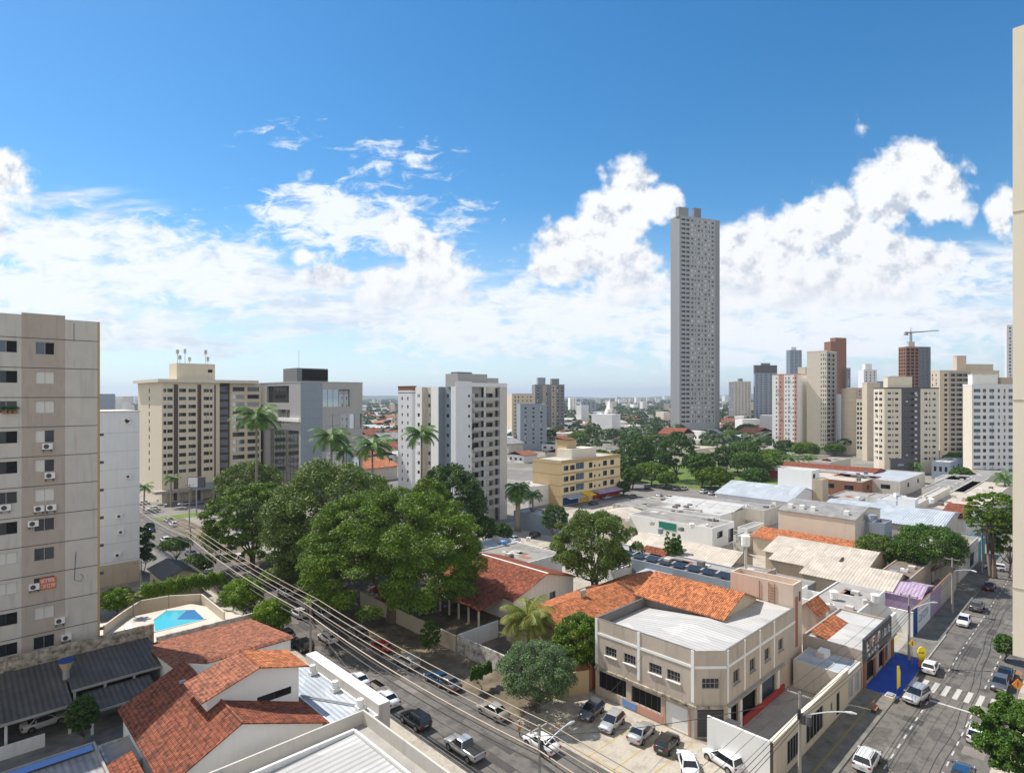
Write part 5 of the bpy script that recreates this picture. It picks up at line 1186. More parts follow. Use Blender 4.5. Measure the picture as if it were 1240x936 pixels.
# ================================================================== TOWERS
# hotel
def hotel():
    D = D0(609); r = tower('hotel', 'twelve storey beige hotel with brown vertical strips and roof antennas', 196, 609, 167, 266, 464, 'hotel_beige',
      fx=([(.5, 1.5)], 1.7, 2.93), fy=([(.05, .05), (.135, .09), (.345, .12), (.51, .13), (.76, .10), (.845, .05)], 1.3, 2.93),
      bandy=[(.195, .27, 'dark_brown'), (.60, .67, 'dark_brown'), (.90, .93, 'dark_brown')], styles=('dark', 'dark', 'clear'), z0w=8)
    sx, sy, z1 = r['sx'], r['sy'], r['z1']
    g = MB(); g.box(-1.6, sx+14, -1.6, sy+1, z1+.36, z1+1.5, 'pale_cream'); g.obj('roof_slab', r)
    g = MB(); g.box(sx*.3, sx*.98, 4, 14, z1+1.52, z1+7.6, 'hotel_beige'); g.box(sx*.85, sx*.93, 3.9, 3.98, z1+4.4, z1+5.5, 'dark_void'); g.obj('rooftop_block', r)
    zt = z1+7.6; rnd = random.Random(4)
    for i, f in enumerate((.34, .38, .47, .55, .84, .88)):
        g = MB(); h = (5.2, 3.2, 5.6, 2.6, 5.6, 3)[i]; x = sx*f; g.tube([(x, 6, zt), (x, 6, zt+h)], .09, 'steel', 5)
        for k in range(4): a = k*1.6+i; g.box(x+.4*math.cos(a)-.12, x+.4*math.cos(a)+.12, 6+.4*math.sin(a)-.1, 6+.4*math.sin(a)+.1, zt+h-1.6-.3*(k % 2), zt+h-.2, 'pale_grey')
        g.obj('antenna', r)
    g = MB(); g.box(sx+.02, sx+4.4, 3.0, sy, 0, z1+.3, 'dark_brown'); g.box(sx+4.4, sx+16, 1.5, sy, 0, z1+.3, 'hotel_beige'); g.obj('glazed_wing', r)
    for k in range(12): g = MB(); g.box(sx+5.2, sx+9.6, 1.38, 1.48, z1-2.93*k-2.7, z1-2.93*k-1.1, 'mirror_glass' if k % 3 else 'glass'); g.box(sx+10.8, sx+15.2, 1.38, 1.48, z1-2.93*k-2.7, z1-2.93*k-1.1, 'glass' if k % 2 else 'mirror_glass'); g.box(sx+.6, sx+4.0, 2.88, 2.98, z1-2.93*k-2.9, z1-2.93*k-.9, 'glass_blue'); g.obj('window_band', r)
    g = MB(); g.box(-3, sx+6, -3.5, -.06, 3.6, 4.6, 'taupe'); g.box(sx*.45, sx*.8, -6, -3.6, 4.2, 6.4, 'blue_grey'); g.obj('entrance_canopy', r)
    for k in range(5): g = MB(); g.box(sx*.2*k+.3, sx*.2*k+1, -3.3, -2.6, 0, 3.58, 'taupe'); g.obj('pillar', r)
hotel()
g = MB(); g.box(-.15, .15, -.15, .15, 0, 9, 'steel'); g.box(-2.8, 2.8, -.35, .35, 9, 12.4, 'dark_grey'); g.box(-2.6, .6, -.42, -.36, 9.2, 12.2, 'cool_white'); p = A(238, 190); o = g.obj('billboard', None, (*p, 0)); o.rotation_euler = (0, 0, R(-50)); tag(o, 'dark and white billboard on a post in front of the hotel entrance', 'billboard')
# grey office block
def office():
    N, L, Rr, base = 364, 300, 439, 607; D = D0(base); p = A(N, D); z1 = zat(463, D); sy = along(p, math.pi/2, L); sx = along(p, 0, Rr)
    r = thing('office_block', 'grey concrete and glass office block with dark rooftop box behind the royal palms', 'building', p); w = MB()
    def xl(px): return along(p, 0, px)
    def yl(px): return along(p, math.pi/2, px)
    holes = []; s1 = yl(346); s0 = yl(318)
    hl = [(( yl(350)+yl(323))/2, zat(488, D*1.03), yl(323)-yl(350), 6.5), ((yl(351)+yl(336))/2, zat(514, D*1.03), yl(336)-yl(351), 5.5), ((yl(362)+yl(325))/2, 3, yl(325)-yl(362), zat(522, D)-3), ((yl(318)+yl(292))/2, zat(540, D*1.2), yl(292)-yl(318), 18), ((yl(318)+yl(292))/2, 8, yl(292)-yl(318), 13)]
    facade(w, 0, sy, 0, z1, hl, 'tower_grey', 'x', depth=.8)
    rx = xl(392)
    hr = [((xl(391)+xl(424))/2, z1-9.0, xl(424)-xl(391), 6.6), ((xl(395)+xl(438.5))/2, z1-17.5, xl(438.5)-xl(395), 5.6), ((xl(395)+xl(437))/2, 5, xl(437)-xl(395), 12)]
    facade(w, 0, xl(390.5), 0, z1, [], 'blue_grey', 'y'); facade(w, xl(390.5), sx, 0, z1, hr, 'tower_grey', 'y', depth=.8)
    w.face([(sx,0,0),(sx,sy,0),(sx,sy,z1),(sx,0,z1)], 'tower_grey'); w.face([(0,sy,0),(0,sy,z1),(sx,sy,z1),(sx,sy,0)], 'tower_grey'); w.obj('wall', r)
    g = MB(); g.box(-.1, sx+.1, -.1, sy, z1, z1+.4, 'tower_grey'); g.obj('roof', r)
    a, b = xl(356) if False else 0, 0
    g = MB(); g.box(.4, xl(403), 4, 16, z1+.42, z1+5.4, 'tower_dark'); g.box(2.4, xl(403)+.05, 3.9, 3.99, z1+.9, z1+5.0, 'dark_void'); g.obj('rooftop_block', r)
    g = MB(); g.tube([(3, 8, z1+5.4), (3, 8, z1+12)], .07, 'steel', 5); g.obj('antenna', r)
    for i, (s, z, ww, hh) in enumerate(hl):
        g = MB(); n = max(2, int(ww/3)); g.box(.82, .9, s-ww/2, s+ww/2, z, z+hh, 'glass' if i in (0,) else 'mirror_glass')
        o = g.obj('glazing', r); g = MB()
        for k in range(1, n): g.box(.74, .815, s-ww/2+ww*k/n-.05, s-ww/2+ww*k/n+.05, z, z+hh, 'frame_dark')
        for k in range(1, int(hh/3)): g.box(.74, .815, s-ww/2, s+ww/2, z+3*k, z+3*k+.12, 'frame_dark')
        if g.v: g.obj('mullion', r)
    for i, (s, z, ww, hh) in enumerate(hr):
        g = MB(); n = 5; g.box(s-ww/2, s+ww/2, .82, .9, z, z+hh, 'mirror_glass'); g.obj('glazing', r); g = MB()
        for k in range(1, n): g.box(s-ww/2+ww*k/n-.04, s-ww/2+ww*k/n+.04, .74, .815, z, z+hh, 'frame_dark')
        g.obj('mullion', r)
    g = MB()
    for k in range(1, 11): g.box(.1, xl(390), -.02, -.003, z1-3.3*k, z1-3.3*k+.08, 'tower_dark')
    g.obj('joint', r)
    g = MB(); g.box(-.9, -.004, yl(364.5), yl(320), zat(463+48, D), zat(463+44, D), 'clean_white'); g.box(-.9, -.004, yl(318), yl(290), zat(540, D*1.2)-.6, zat(540, D*1.2), 'clean_white'); g.obj('balcony_slab', r)
office()
# white cluster of flats
def flats():
    N, base = 552, 640; D = D0(base); p = A(N, D); L, Rr = 503, 614; z1 = zat(468, D); sx = along(p, 0, Rr); sy = along(p, math.pi/2, L)
    r = thing('white_flats', 'white and grey twelve storey flats with balconies and stepped rooftop behind the dark tree', 'building', p); w = MB(); wins = []; fh = 2.95; n = int((z1-3)/fh)
    def xl(px): return along(p, 0, px)
    def yl(px): return along(p, math.pi/2, px)
    # deep piers towards the left street; shade of the recesses is painted grey
    piers = [(yl(552), yl(546), 0, 'cool_white'), (yl(545.9), yl(531), 2.2, 'blue_grey'), (yl(530.9), yl(522), 0, 'clean_white'), (yl(521.9), yl(511), 1.8, 'pale_grey'), (yl(510.9), yl(503), 0, 'clean_white')]
    for i, (a, b, dx, m_) in enumerate(piers):
        hs = []
        for k in range(n):
            z = z1-1.2-fh*(k+1)+.9
            for f in ((.35, .72) if i in (1, 3) else ((.5,) if i == 4 else ())): s = a+(b-a)*f; hs.append((s, z, 1.2, 1.1)); wins.append(('x', s, z, 1.2, 1.1, dx))
        facade(w, a, b, 0, z1, hs, m_, 'x', at=dx)
        w.face([(0, a, 0), (0, a, z1), (dx, a, z1), (dx, a, 0)], m_) if dx else None; w.face([(0, b, 0), (dx, b, 0), (dx, b, z1), (0, b, z1)], m_) if dx else None
    fr = [(0, xl(571.5), 0, 'cool_white'), (xl(571.6), xl(586.5), 1.4, 'tower_grey'), (xl(586.6), xl(588), 0, 'clean_white'), (xl(588.1), xl(602.5), 1.0, 'pale_grey'), (xl(602.6), xl(605), 0, 'tower_dark'), (xl(605.1), sx, 0, 'pale_grey')]
    for i, (a, b, dy, m_) in enumerate(fr):
        hs = []
        if i in (1, 3):
            for k in range(n): z = z1-1.2-fh*(k+1)+.3; s = (a+b)/2; hs.append((s, z, (b-a)*.55, 1.9)); wins.append(('y', s, z, (b-a)*.55, 1.9, dy))
        if i == 0:
            for k in range(n): z = z1-1.2-fh*(k+1)+1.0; s = a+(b-a)*.82; hs.append((s, z, .8, .8)); wins.append(('y', s, z, .8, .8, dy))
        facade(w, a, b, 0, z1 if i else z1+1.6, hs, m_, 'y', at=dy)
    w.face([(sx,0,0),(sx,sy,0),(sx,sy,z1),(sx,0,z1)], 'pale_grey'); w.face([(sx,sy,0),(0,sy,0),(0,sy,z1),(sx,sy,z1)], 'pale_grey'); w.obj('wall', r)
    g = MB(); g.box(2.4, sx-.05, 1.5, sy-.1, z1-.4, z1-.1, 'concrete'); g.box(-.02, sx+.02, -.1, .12, z1, z1+1.2, 'cool_white'); g.obj('roof', r)
    for (a, b, c, d, h_, m_) in ((.06, .62, .02, .32, 3.8, 'tower_grey'), (.3, .58, .33, .5, 4.6, 'tower_dark'), (.72, .92, .1, .3, 2.8, 'tower_grey')):
        g = MB(); g.box(a*sx, b*sx, c*sy+.2, d*sy, z1-.08, z1+h_, m_); g.obj('rooftop_block', r)
    a, b = fr[1][0], fr[3][1]
    for k in range(n): z = z1-1.2-fh*(k+1); g = MB(); g.box(a, b, -.9, -.005, z, z+.14, 'pale_grey'); g.box(a, b, -.9, -.84, z+.14, z+1.0, 'tower_grey'); g.obj('balcony', r)
    rest = MB(); rnd = random.Random(2)
    wins.sort(key=lambda q: -q[2])
    for i, (f, s, z, ww, hh, dd) in enumerate(wins):
        gg, me = wgeo(ww, hh, rnd.choice(('clear', 'dark', 'curtain'))); loc = (s, dd+.16, z) if f == 'y' else (dd+.16, s, z); rz = 0 if f == 'y' else -math.pi/2
        if i < 100: add_window(r, me, loc, rz, False)
        else: rest.add(gg, Matrix.Translation(loc) @ Matrix.Rotation(rz, 4, 'Z'))
    if rest.v: o = rest.obj('window_rows', r); o['kind'] = 'stuff'
flats()
tower('brick_flats', 'brown topped pale tower just behind the left edge of the white flats', 499, 606, 482, 504, 474, 'cool_white', fx=([(.3, .1), (.7, .1)], 1.2, 3.0), roofbox=[(.0, 1, .0, 1, 1.8, 'brown')])
# yellow block
def yellow():
    N, base = 680, 613; D = D0(base); p = A(N, D); sy = along(p, math.pi/2, 645); sx = along(p, 0, 751); z1 = zat(558, D)
    r = thing('yellow_block', 'yellow four storey apartment block with brown bands above the shops', 'building', p); w = MB(); wins = []
    hs = []
    for k in range(3):
        z = z1-3.6-3.75*k
        for f, ww, hh in ((.07, 2.6, 1.7), (.17, 2.6, 1.7), (.29, 4.6, 2.3), (.47, 2.0, 1.9), (.54, 1.0, .9), (.62, 1.0, .9), (.72, 2.4, 1.9), (.85, 2.4, 1.9)):
            hs.append((f*sx, z, ww, hh)); wins.append(('y', f*sx, z, ww, hh, 'blue' if f == .29 else 'dark'))
    facade(w, 0, sx, 0, z1, hs, 'yellow', 'y'); facade(w, 0, sy, 0, z1, [], 'tan', 'x')
    w.face([(sx,0,0),(sx,sy,0),(sx,sy,z1),(sx,0,z1)], 'tan'); w.face([(sx,sy,0),(0,sy,0),(0,sy,z1),(sx,sy,z1)], 'tan'); w.obj('wall', r)
    g = MB()
    for k in range(4): z = z1-1.1-3.75*k; g.box(-.06, sx, -.12, -.004, z-.1, z+.45 if k else z+1.2, 'ochre'); g.box(-.05, -.004, 0, sy, z-.1, z, 'ochre')
    g.obj('band', r)
    g = MB(); g.box(.2, sx-.2, .2, sy-.2, z1-.7, z1-.4, 'white_sheetX'); g.box(-.05, sx, 0, .2, z1-.4, z1+.1, 'ochre'); g.obj('roof', r)
    g = MB(); g.box(sx*.3, sx*.72, sy*.3, sy*.8, z1-.4, z1+3, 'pale_cream'); g.box(sx*.34, sx*.5, sy*.55, sy*.95, z1-.4, z1+6.2, 'tan'); g.obj('rooftop_block', r)
    g = MB(); g.slab([(sx*.5-6, sy*.5, z1+6.3), (sx*.5-1, sy*.5, z1+6.3), (sx*.5-1, sy, z1+7.2), (sx*.5-6, sy, z1+7.2)], .2, 'red_tileX'); g.obj('rooftop_roof', r)
    for i, (a, b, m_) in enumerate(((.02, .26, 'blue_sheetX'), (.30, .44, 'sign_yellow'), (.5, .97, 'lilac_sheetX'))):
        g = MB(); g.slab([(a*sx,-3.5,2.9),(b*sx,-3.5,2.9),(b*sx,-.01,3.7),(a*sx,-.01,3.7)], .2, m_); g.obj('shop_awning', r)
        g = MB(); g.box(a*sx, b*sx, -.08, -.005, .2, 2.7, ('deep_blue', 'sign_yellow', 'red')[i]); g.obj('shop_front', r)
    put_windows(r, wins)
yellow()
# tall grey tower
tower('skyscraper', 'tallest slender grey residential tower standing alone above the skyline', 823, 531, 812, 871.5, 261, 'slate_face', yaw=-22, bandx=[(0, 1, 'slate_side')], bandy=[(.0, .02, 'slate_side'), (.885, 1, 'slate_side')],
      fy=([(.09, .10, 'dark'), (.20, .08, 'dark'), (.31, .05), (.385, .03), (.47, .05), (.555, .03), (.64, .05), (.73, .04), (.82, .055)], 1.8, 4.15), roofbox=[(-.02, .22, -.0, .35, 7.5, 'slate_side'), (.38, .55, .1, .4, 9, 'tower_dark')], styles=('clear', 'curtain', 'half', 'pale'), z0w=12)
# centre distance
tower('twin_block', 'dark brown grey twin topped tower in the distance behind the yellow block', 648, 527, 644, 683.5, 466, 'tower_dark', yaw=-40, fy=([(.1, .07), (.25, .07), (.4, .05), (.62, .05), (.78, .07), (.92, .07)], 1.6, 3.2), bandy=[(.26, .36, 'taupe'), (.55, .72, 'taupe')], roofbox=[(.12, .38, .2, .6, 7, 'blue_grey'), (.6, .85, .2, .6, 6, 'tower_dark')])
tower('cream_far_block', 'plain cream tower beside the white flats in the distance', 620, 536, 612, 646, 477, 'cream', yaw=-40, fy=([(.15, .06), (.3, .06), (.5, .06), (.7, .06), (.88, .06)], 1.3, 3.0))
tower('grey_far_block', 'pale blue grey lower tower in front of the dark twin topped one', 630, 532, 626, 662, 490, 'blue_grey', yaw=-40, fy=([(.2, .08), (.5, .08), (.8, .08)], 1.5, 3.0), D=420)
tower('white_far_tower', 'slim white tower far away right of the twin topped tower', 690, 505, 688, 698, 482, 'clean_white', yaw=-44, fy=([(.3, .15), (.7, .15)], 1.6, 3.2))
tower('blue_far_tower', 'low pair of blue grey far towers left of the white pointed roof', 704, 503, 702, 722, 486, 'blue_grey', yaw=-44, fy=([(.2, .12), (.5, .12), (.8, .12)], 1.6, 3.2), roofbox=[(.1, .4, .1, .6, 5, 'blue_grey')])
r = thing('pointed_church', 'far white building with steep pointed triangular roof', 'church', A(738, 1000)); g = MB(); q = [(-9,-9,0),(9,-9,0),(9,9,0),(-9,9,0)]
g.mesh(q+[(0,0,34)], [(0,1,4),(1,2,4),(2,3,4),(3,0,4)], 'clean_white'); g.obj('roof', r); g = MB(); g.box(-13, 13, -13, 13, 0, 4, 'white_wall'); g.obj('wall', r)
# right hand group
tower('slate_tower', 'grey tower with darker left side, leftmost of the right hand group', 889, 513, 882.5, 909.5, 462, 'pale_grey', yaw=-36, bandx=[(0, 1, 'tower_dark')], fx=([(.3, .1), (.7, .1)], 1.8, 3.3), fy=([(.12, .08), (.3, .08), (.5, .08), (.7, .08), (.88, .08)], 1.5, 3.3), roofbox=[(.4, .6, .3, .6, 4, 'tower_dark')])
tower('dark_top_tower', 'blue grey tower with dark top floors beside the pink and white tower', 914, 513, 912.5, 941, 452, 'blue_grey', yaw=-40, fx=None, fy=([(.1, .1, 'blue'), (.28, .1, 'blue'), (.5, .14, 'blue'), (.72, .1, 'blue'), (.9, .1, 'blue')], 1.9, 3.3), roofbox=[(-.003, 1.003, -.003, 1.0, 11, 'dark_grey'), (.3, .7, .2, .7, 14, 'tower_dark')])
tower('glass_tower', 'blue glass tower far behind the pink and white tower', 956, 500, 952, 971, 424, 'blue_grey', yaw=-34, fx=([(.5, .7, 'blue')], 2.3, 3.3), fy=([(.2, .25, 'blue'), (.55, .25, 'blue'), (.85, .2, 'blue')], 2.3, 3.3), roofbox=[(.2, .6, .2, .6, 7, 'cool_white')])
tower('pink_white_tower', 'white tower with pink vertical stripes and rows of balconies', 965.5, 549, 935, 977, 453, 'clean_white', fx=([(.07, .06), (.16, .045), (.33, .055), (.45, .05), (.66, .05), (.82, .06)], 1.2, 2.9), bandx=[(.0, .12, 'pink'), (.28, .36, 'cool_white'), (.52, .74, 'pink')], cap='pink')
tower('pale_slab_tower', 'plain pale slab between the pink striped tower and the taller grey beige one', 975, 545, 966, 979, 445, 'pale_cream', sx=12)
tower('grey_beige_tower', 'tall grey beige tower with plain left wall and shaded balconies', 1001, 550, 977, 1013.5, 425, 'pale_cream', fx=([(.06, .05), (.16, .05), (.27, .05)], 1.3, 2.95), fy=([(.2, .3, 'dark'), (.6, .3, 'dark')], 1.7, 2.95), bandy=[(0, 1, 'taupe')])  # taupe puts the shade of the balcony face into its colour
tower('brown_tower', 'tall reddish brown slab tower behind the grey beige tower', 1006, 528, 998, 1025, 414, 'brown', yaw=-25, roofbox=[(.3, 1.0, 0, .8, 4, 'brown')])
tower('slim_grey_tower', 'slim grey tower right of the reddish brown slab', 1026, 528, 1024, 1030, 446, 'blue_grey', yaw=-25, fy=([(.5, .5)], 1.5, 3))
tower('white_strip_tower', 'narrow white side of a block between brown slab and the rounded cream one', 1014, 548, 1011, 1020, 478, 'cool_white')
def round_tower():
    D = D0(551); p = A(1028, D+8); z1 = zat(470, D); r = thing('rounded_tower', 'rounded cream yellow tower standing between the brown slab and white balconied block', 'building', p)
    g = MB(); n = 22; rr = 8.5*D/F*.98
    g.prism([(rr*math.cos(2*math.pi*k/n), rr*math.sin(2*math.pi*k/n)) for k in range(n)], 0, z1, 'cream', 'concrete'); g.obj('wall', r)
    for k in range(15): j = MB(); j.prism([((rr+.05)*math.cos(2*math.pi*i/n), (rr+.05)*math.sin(2*math.pi*i/n)) for i in range(n)], z1-3*k-.3, z1-3*k-.12, 'tan'); j.obj('floor_joint', r)
round_tower()
tower('balcony_block', 'block with white balconies beside the rounded tower', 1045, 555, 1037, 1050, 484, 'pale_cream', fx=([(.3, .3, 'dark'), (.75, .3, 'dark')], 1.7, 3.0), fy=([(.5, .5, 'dark')], 1.7, 3.0))
tower('cream_plain_tower', 'plain cream tower left of the dark centred cream tower', 1050, 558, 1044, 1066, 464, 'cream', yaw=-30)
tower('dark_centre_tower', 'cream apartment tower with dark balcony strip down its centre and dark roof edge', 1071, 573, 1058, 1137, 470, 'pale_cream', yaw=-41, fx=([(.35, .28), (.75, .28)], 1.4, 2.95), bandx=[(0, .5, 'cream')],
      fy=([(.09, .06), (.155, .025), (.225, .06), (.40, .08, 'clear'), (.50, .08, 'dark'), (.58, .05, 'pale'), (.76, .06), (.83, .025), (.91, .06)], 1.15, 2.95), bandy=[(.31, .66, 'dark_grey')], cap='dark_grey', roofbox=[(.1, .55, .2, .6, 5.5, 'pale_cream')])
tower('white_stepped_tower', 'white stepped tower with domes far behind the cream ones', 1046, 520, 1039, 1062, 448, 'cool_white', yaw=-36, fy=([(.2, .1), (.5, .1), (.8, .1)], 1.8, 3.3), roofbox=[(.2, .7, .2, .7, 7, 'clean_white')])
tower('grey_stepped_tower', 'lower grey blue tower right of the white stepped tower', 1062, 522, 1058, 1076, 462, 'blue_grey', yaw=-36, fy=([(.25, .12), (.6, .12)], 1.8, 3.3))
tower('unfinished_tower', 'unfinished brick and concrete tower with netting and a crane on top', 1097, 528, 1088, 1127, 420, 'brown', bandy=[(.54, 1, 'dark_grey')], yaw=-36, fx=([(.18, .2, 'void'), (.5, .2, 'void'), (.82, .2, 'void')], 2.0, 3.3), fy=([(.1, .12, 'void'), (.27, .12, 'void'), (.44, .12, 'void'), (.62, .14, 'blue'), (.78, .14, 'blue'), (.93, .1, 'blue')], 2.3, 3.3), cap='concrete', roofbox=[(.2, .45, .3, .6, 5, 'pale_grey')])
D = D0(528); p = A(1103, D+10); zt = zat(420, D); r = thing('tower_crane', 'red and white tower crane on top of the unfinished tower', 'crane', p, R(-30))
g = MB(); g.box(-.8, .8, -.8, .8, zt-.3, zat(402, D), 'steel'); g.obj('mast', r); g = MB(); zc = zat(402, D); g.tube([(-7, 0, zc+.4), (0, 0, zc+.4), (34, 0, zc+3.4)], [.7, .7, .4], 'steel', 4); g.obj('jib', r)
g = MB(); g.box(-7.5, -4, -1, 1, zc-2.4, zc, 'concrete'); g.obj('counterweight', r); g = MB(); g.tube([(0,0,zc+.4),(0,0,zc+5)], [.6,.2], 'sign_red', 4); g.obj('tower_head', r)
tower('brown_balcony_tower', 'cream and brown tower with recessed balconies and terracotta rooftop', 1138, 556, 1127, 1210, 449, 'cream', yaw=-39, fx=([(.4, .12), (.8, .12)], 1.4, 3.0), fy=([(.10, .05, 'dark'), (.22, .07, 'dark'), (.33, .10, 'dark'), (.44, .10, 'dark'), (.6, .05), (.75, .06), (.9, .06)], 1.6, 3.0), bandy=[(.15, .52, 'taupe')], roofbox=[(.30, .46, .1, .5, 9, 'tank_pink'), (.5, .95, .3, .8, 4, 'cream')])
tower('white_blue_flats', 'white flats with wide blue tinted windows at the right edge beside the cream tower', 1177, 584, 1166, 1233, 466, 'cool_white', yaw=-41, fx=None, bandx=[(0, 1, 'pale_cream')], fy=([(.11, .15, 'blue'), (.27, .07), (.43, .11, 'blue'), (.58, .05), (.70, .05), (.84, .1, 'blue'), (.95, .05)], 1.5, 2.95), roofbox=[(.05, .6, .2, .7, 4.5, 'clean_white'), (.65, .95, .1, .5, 3, 'beige')])
tower('white_edge_tower', 'tall white tower just showing beside the cream tower at the right edge', 1219, 530, 1216.5, 1240, 394, 'cool_white', yaw=-41, fy=([(.2, .12), (.5, .12), (.8, .12)], 1.6, 3.1))
tower('beige_back_tower', 'plain beige tower peeping between the unfinished and the brown balconied towers', 1128, 522, 1124, 1140, 452, 'pale_cream', yaw=-40, fy=([(.3, .2), (.7, .2)], 1.5, 3))
tower('pinkish_back_tower', 'pinkish beige tower behind the rounded cream one', 1030, 534, 1026, 1044, 470, 'tank_pink', yaw=-40, fy=([(.2, .12), (.5, .12), (.8, .12)], 1.5, 3))
tower('pale_back_tower', 'pale tower behind the dark centred tower, left of the unfinished one', 1078, 526, 1074, 1092, 456, 'pale_cream', yaw=-40, fy=([(.2, .12), (.5, .12), (.8, .12)], 1.5, 3))
# near cream tower on the right edge
def near_tower():
    D = 70; x, y = A(1226.3, D); zb, zt = zat(793, D), zat(35, D); r = thing('cream_tower', 'smooth cream tower wall rising along the whole right edge', 'building', (x, y-16))
    g = MB(); g.box(0, 10, 0, 16, zb, zt, 'tower_cream'); g.box(3, 10, 0, 13, 0, zb, 'tower_cream')
    g.obj('wall', r); g = MB()
    for z in (zat(258, D), zat(258, D)-22, zat(258, D)-44): g.box(-.05, -.003, 0, 16, z, z+.12, 'beige')
    g.obj('joint', r)
paint('tower_cream', (.82, .74, .60), dirt=.05, streak=.08)
near_tower()
r = thing('road_tower', 'dark tower just visible past the corner of the beige apartment block', 'building', A(128, 700)); g = MB(); g.box(-8, 8, -8, 8, 0, zat(477, 700), 'blue_grey'); g.obj('wall', r)
# ================================================================== VEHICLES
def loft(mb, st, mat, closed=True):
    "st: list of cross sections, each a list of points of the same length"
    n = len(st[0]); vs = [p for s in st for p in s]; fs = []
    for i in range(len(st)-1):
        for k in range(n): fs.append((i*n+k, (i+1)*n+k, (i+1)*n+(k+1) % n, i*n+(k+1) % n))
    fs.append(tuple(range(n))); fs.append(tuple((len(st)-1)*n+k for k in range(n))[::-1]); mb.mesh(vs, fs, mat)
SPEC = {  # body stations (x, half width, z low, z top); glass (xr0, xr1, xf1, xf0, z0, z1), half length of wheelbase
 'sedan': dict(b=[(-2.2,.66,.34,.72),(-2.12,.78,.26,.90),(-1.5,.85,.2,.98),(-.6,.86,.2,.95),(.8,.86,.2,.94),(1.5,.84,.2,.86),(2.0,.78,.24,.72),(2.18,.62,.32,.58)], g=(-1.62,-1.0,.22,1.02,.93,1.42), wb=(-1.32,1.32), r=.31),
 'hatch': dict(b=[(-1.95,.68,.34,.74),(-1.9,.80,.26,.96),(-1.3,.84,.2,.98),(-.5,.85,.2,.95),(.8,.85,.2,.94),(1.4,.83,.2,.87),(1.85,.76,.24,.74),(1.98,.62,.32,.58)], g=(-1.86,-1.55,.12,.96,.94,1.46), wb=(-1.22,1.22), r=.31),
 'suv': dict(b=[(-2.18,.72,.42,.86),(-2.12,.85,.34,1.06),(-1.5,.91,.28,1.12),(-.5,.92,.28,1.08),(.9,.92,.28,1.07),(1.55,.90,.28,1.0),(2.05,.84,.34,.86),(2.18,.70,.42,.68)], g=(-2.08,-1.8,.15,1.05,1.07,1.64), wb=(-1.32,1.34), r=.36),
 'pickup': dict(b=[(-2.62,.80,.5,.98),(-2.58,.88,.42,1.06),(-1.6,.91,.36,1.07),(-.4,.92,.36,1.08),(.9,.92,.36,1.08),(1.75,.90,.36,1.02),(2.35,.86,.4,.92),(2.5,.74,.46,.74)], g=(-.72,-.5,.55,1.25,1.06,1.70), wb=(-1.6,1.55), r=.39),
}
PROTO = {}
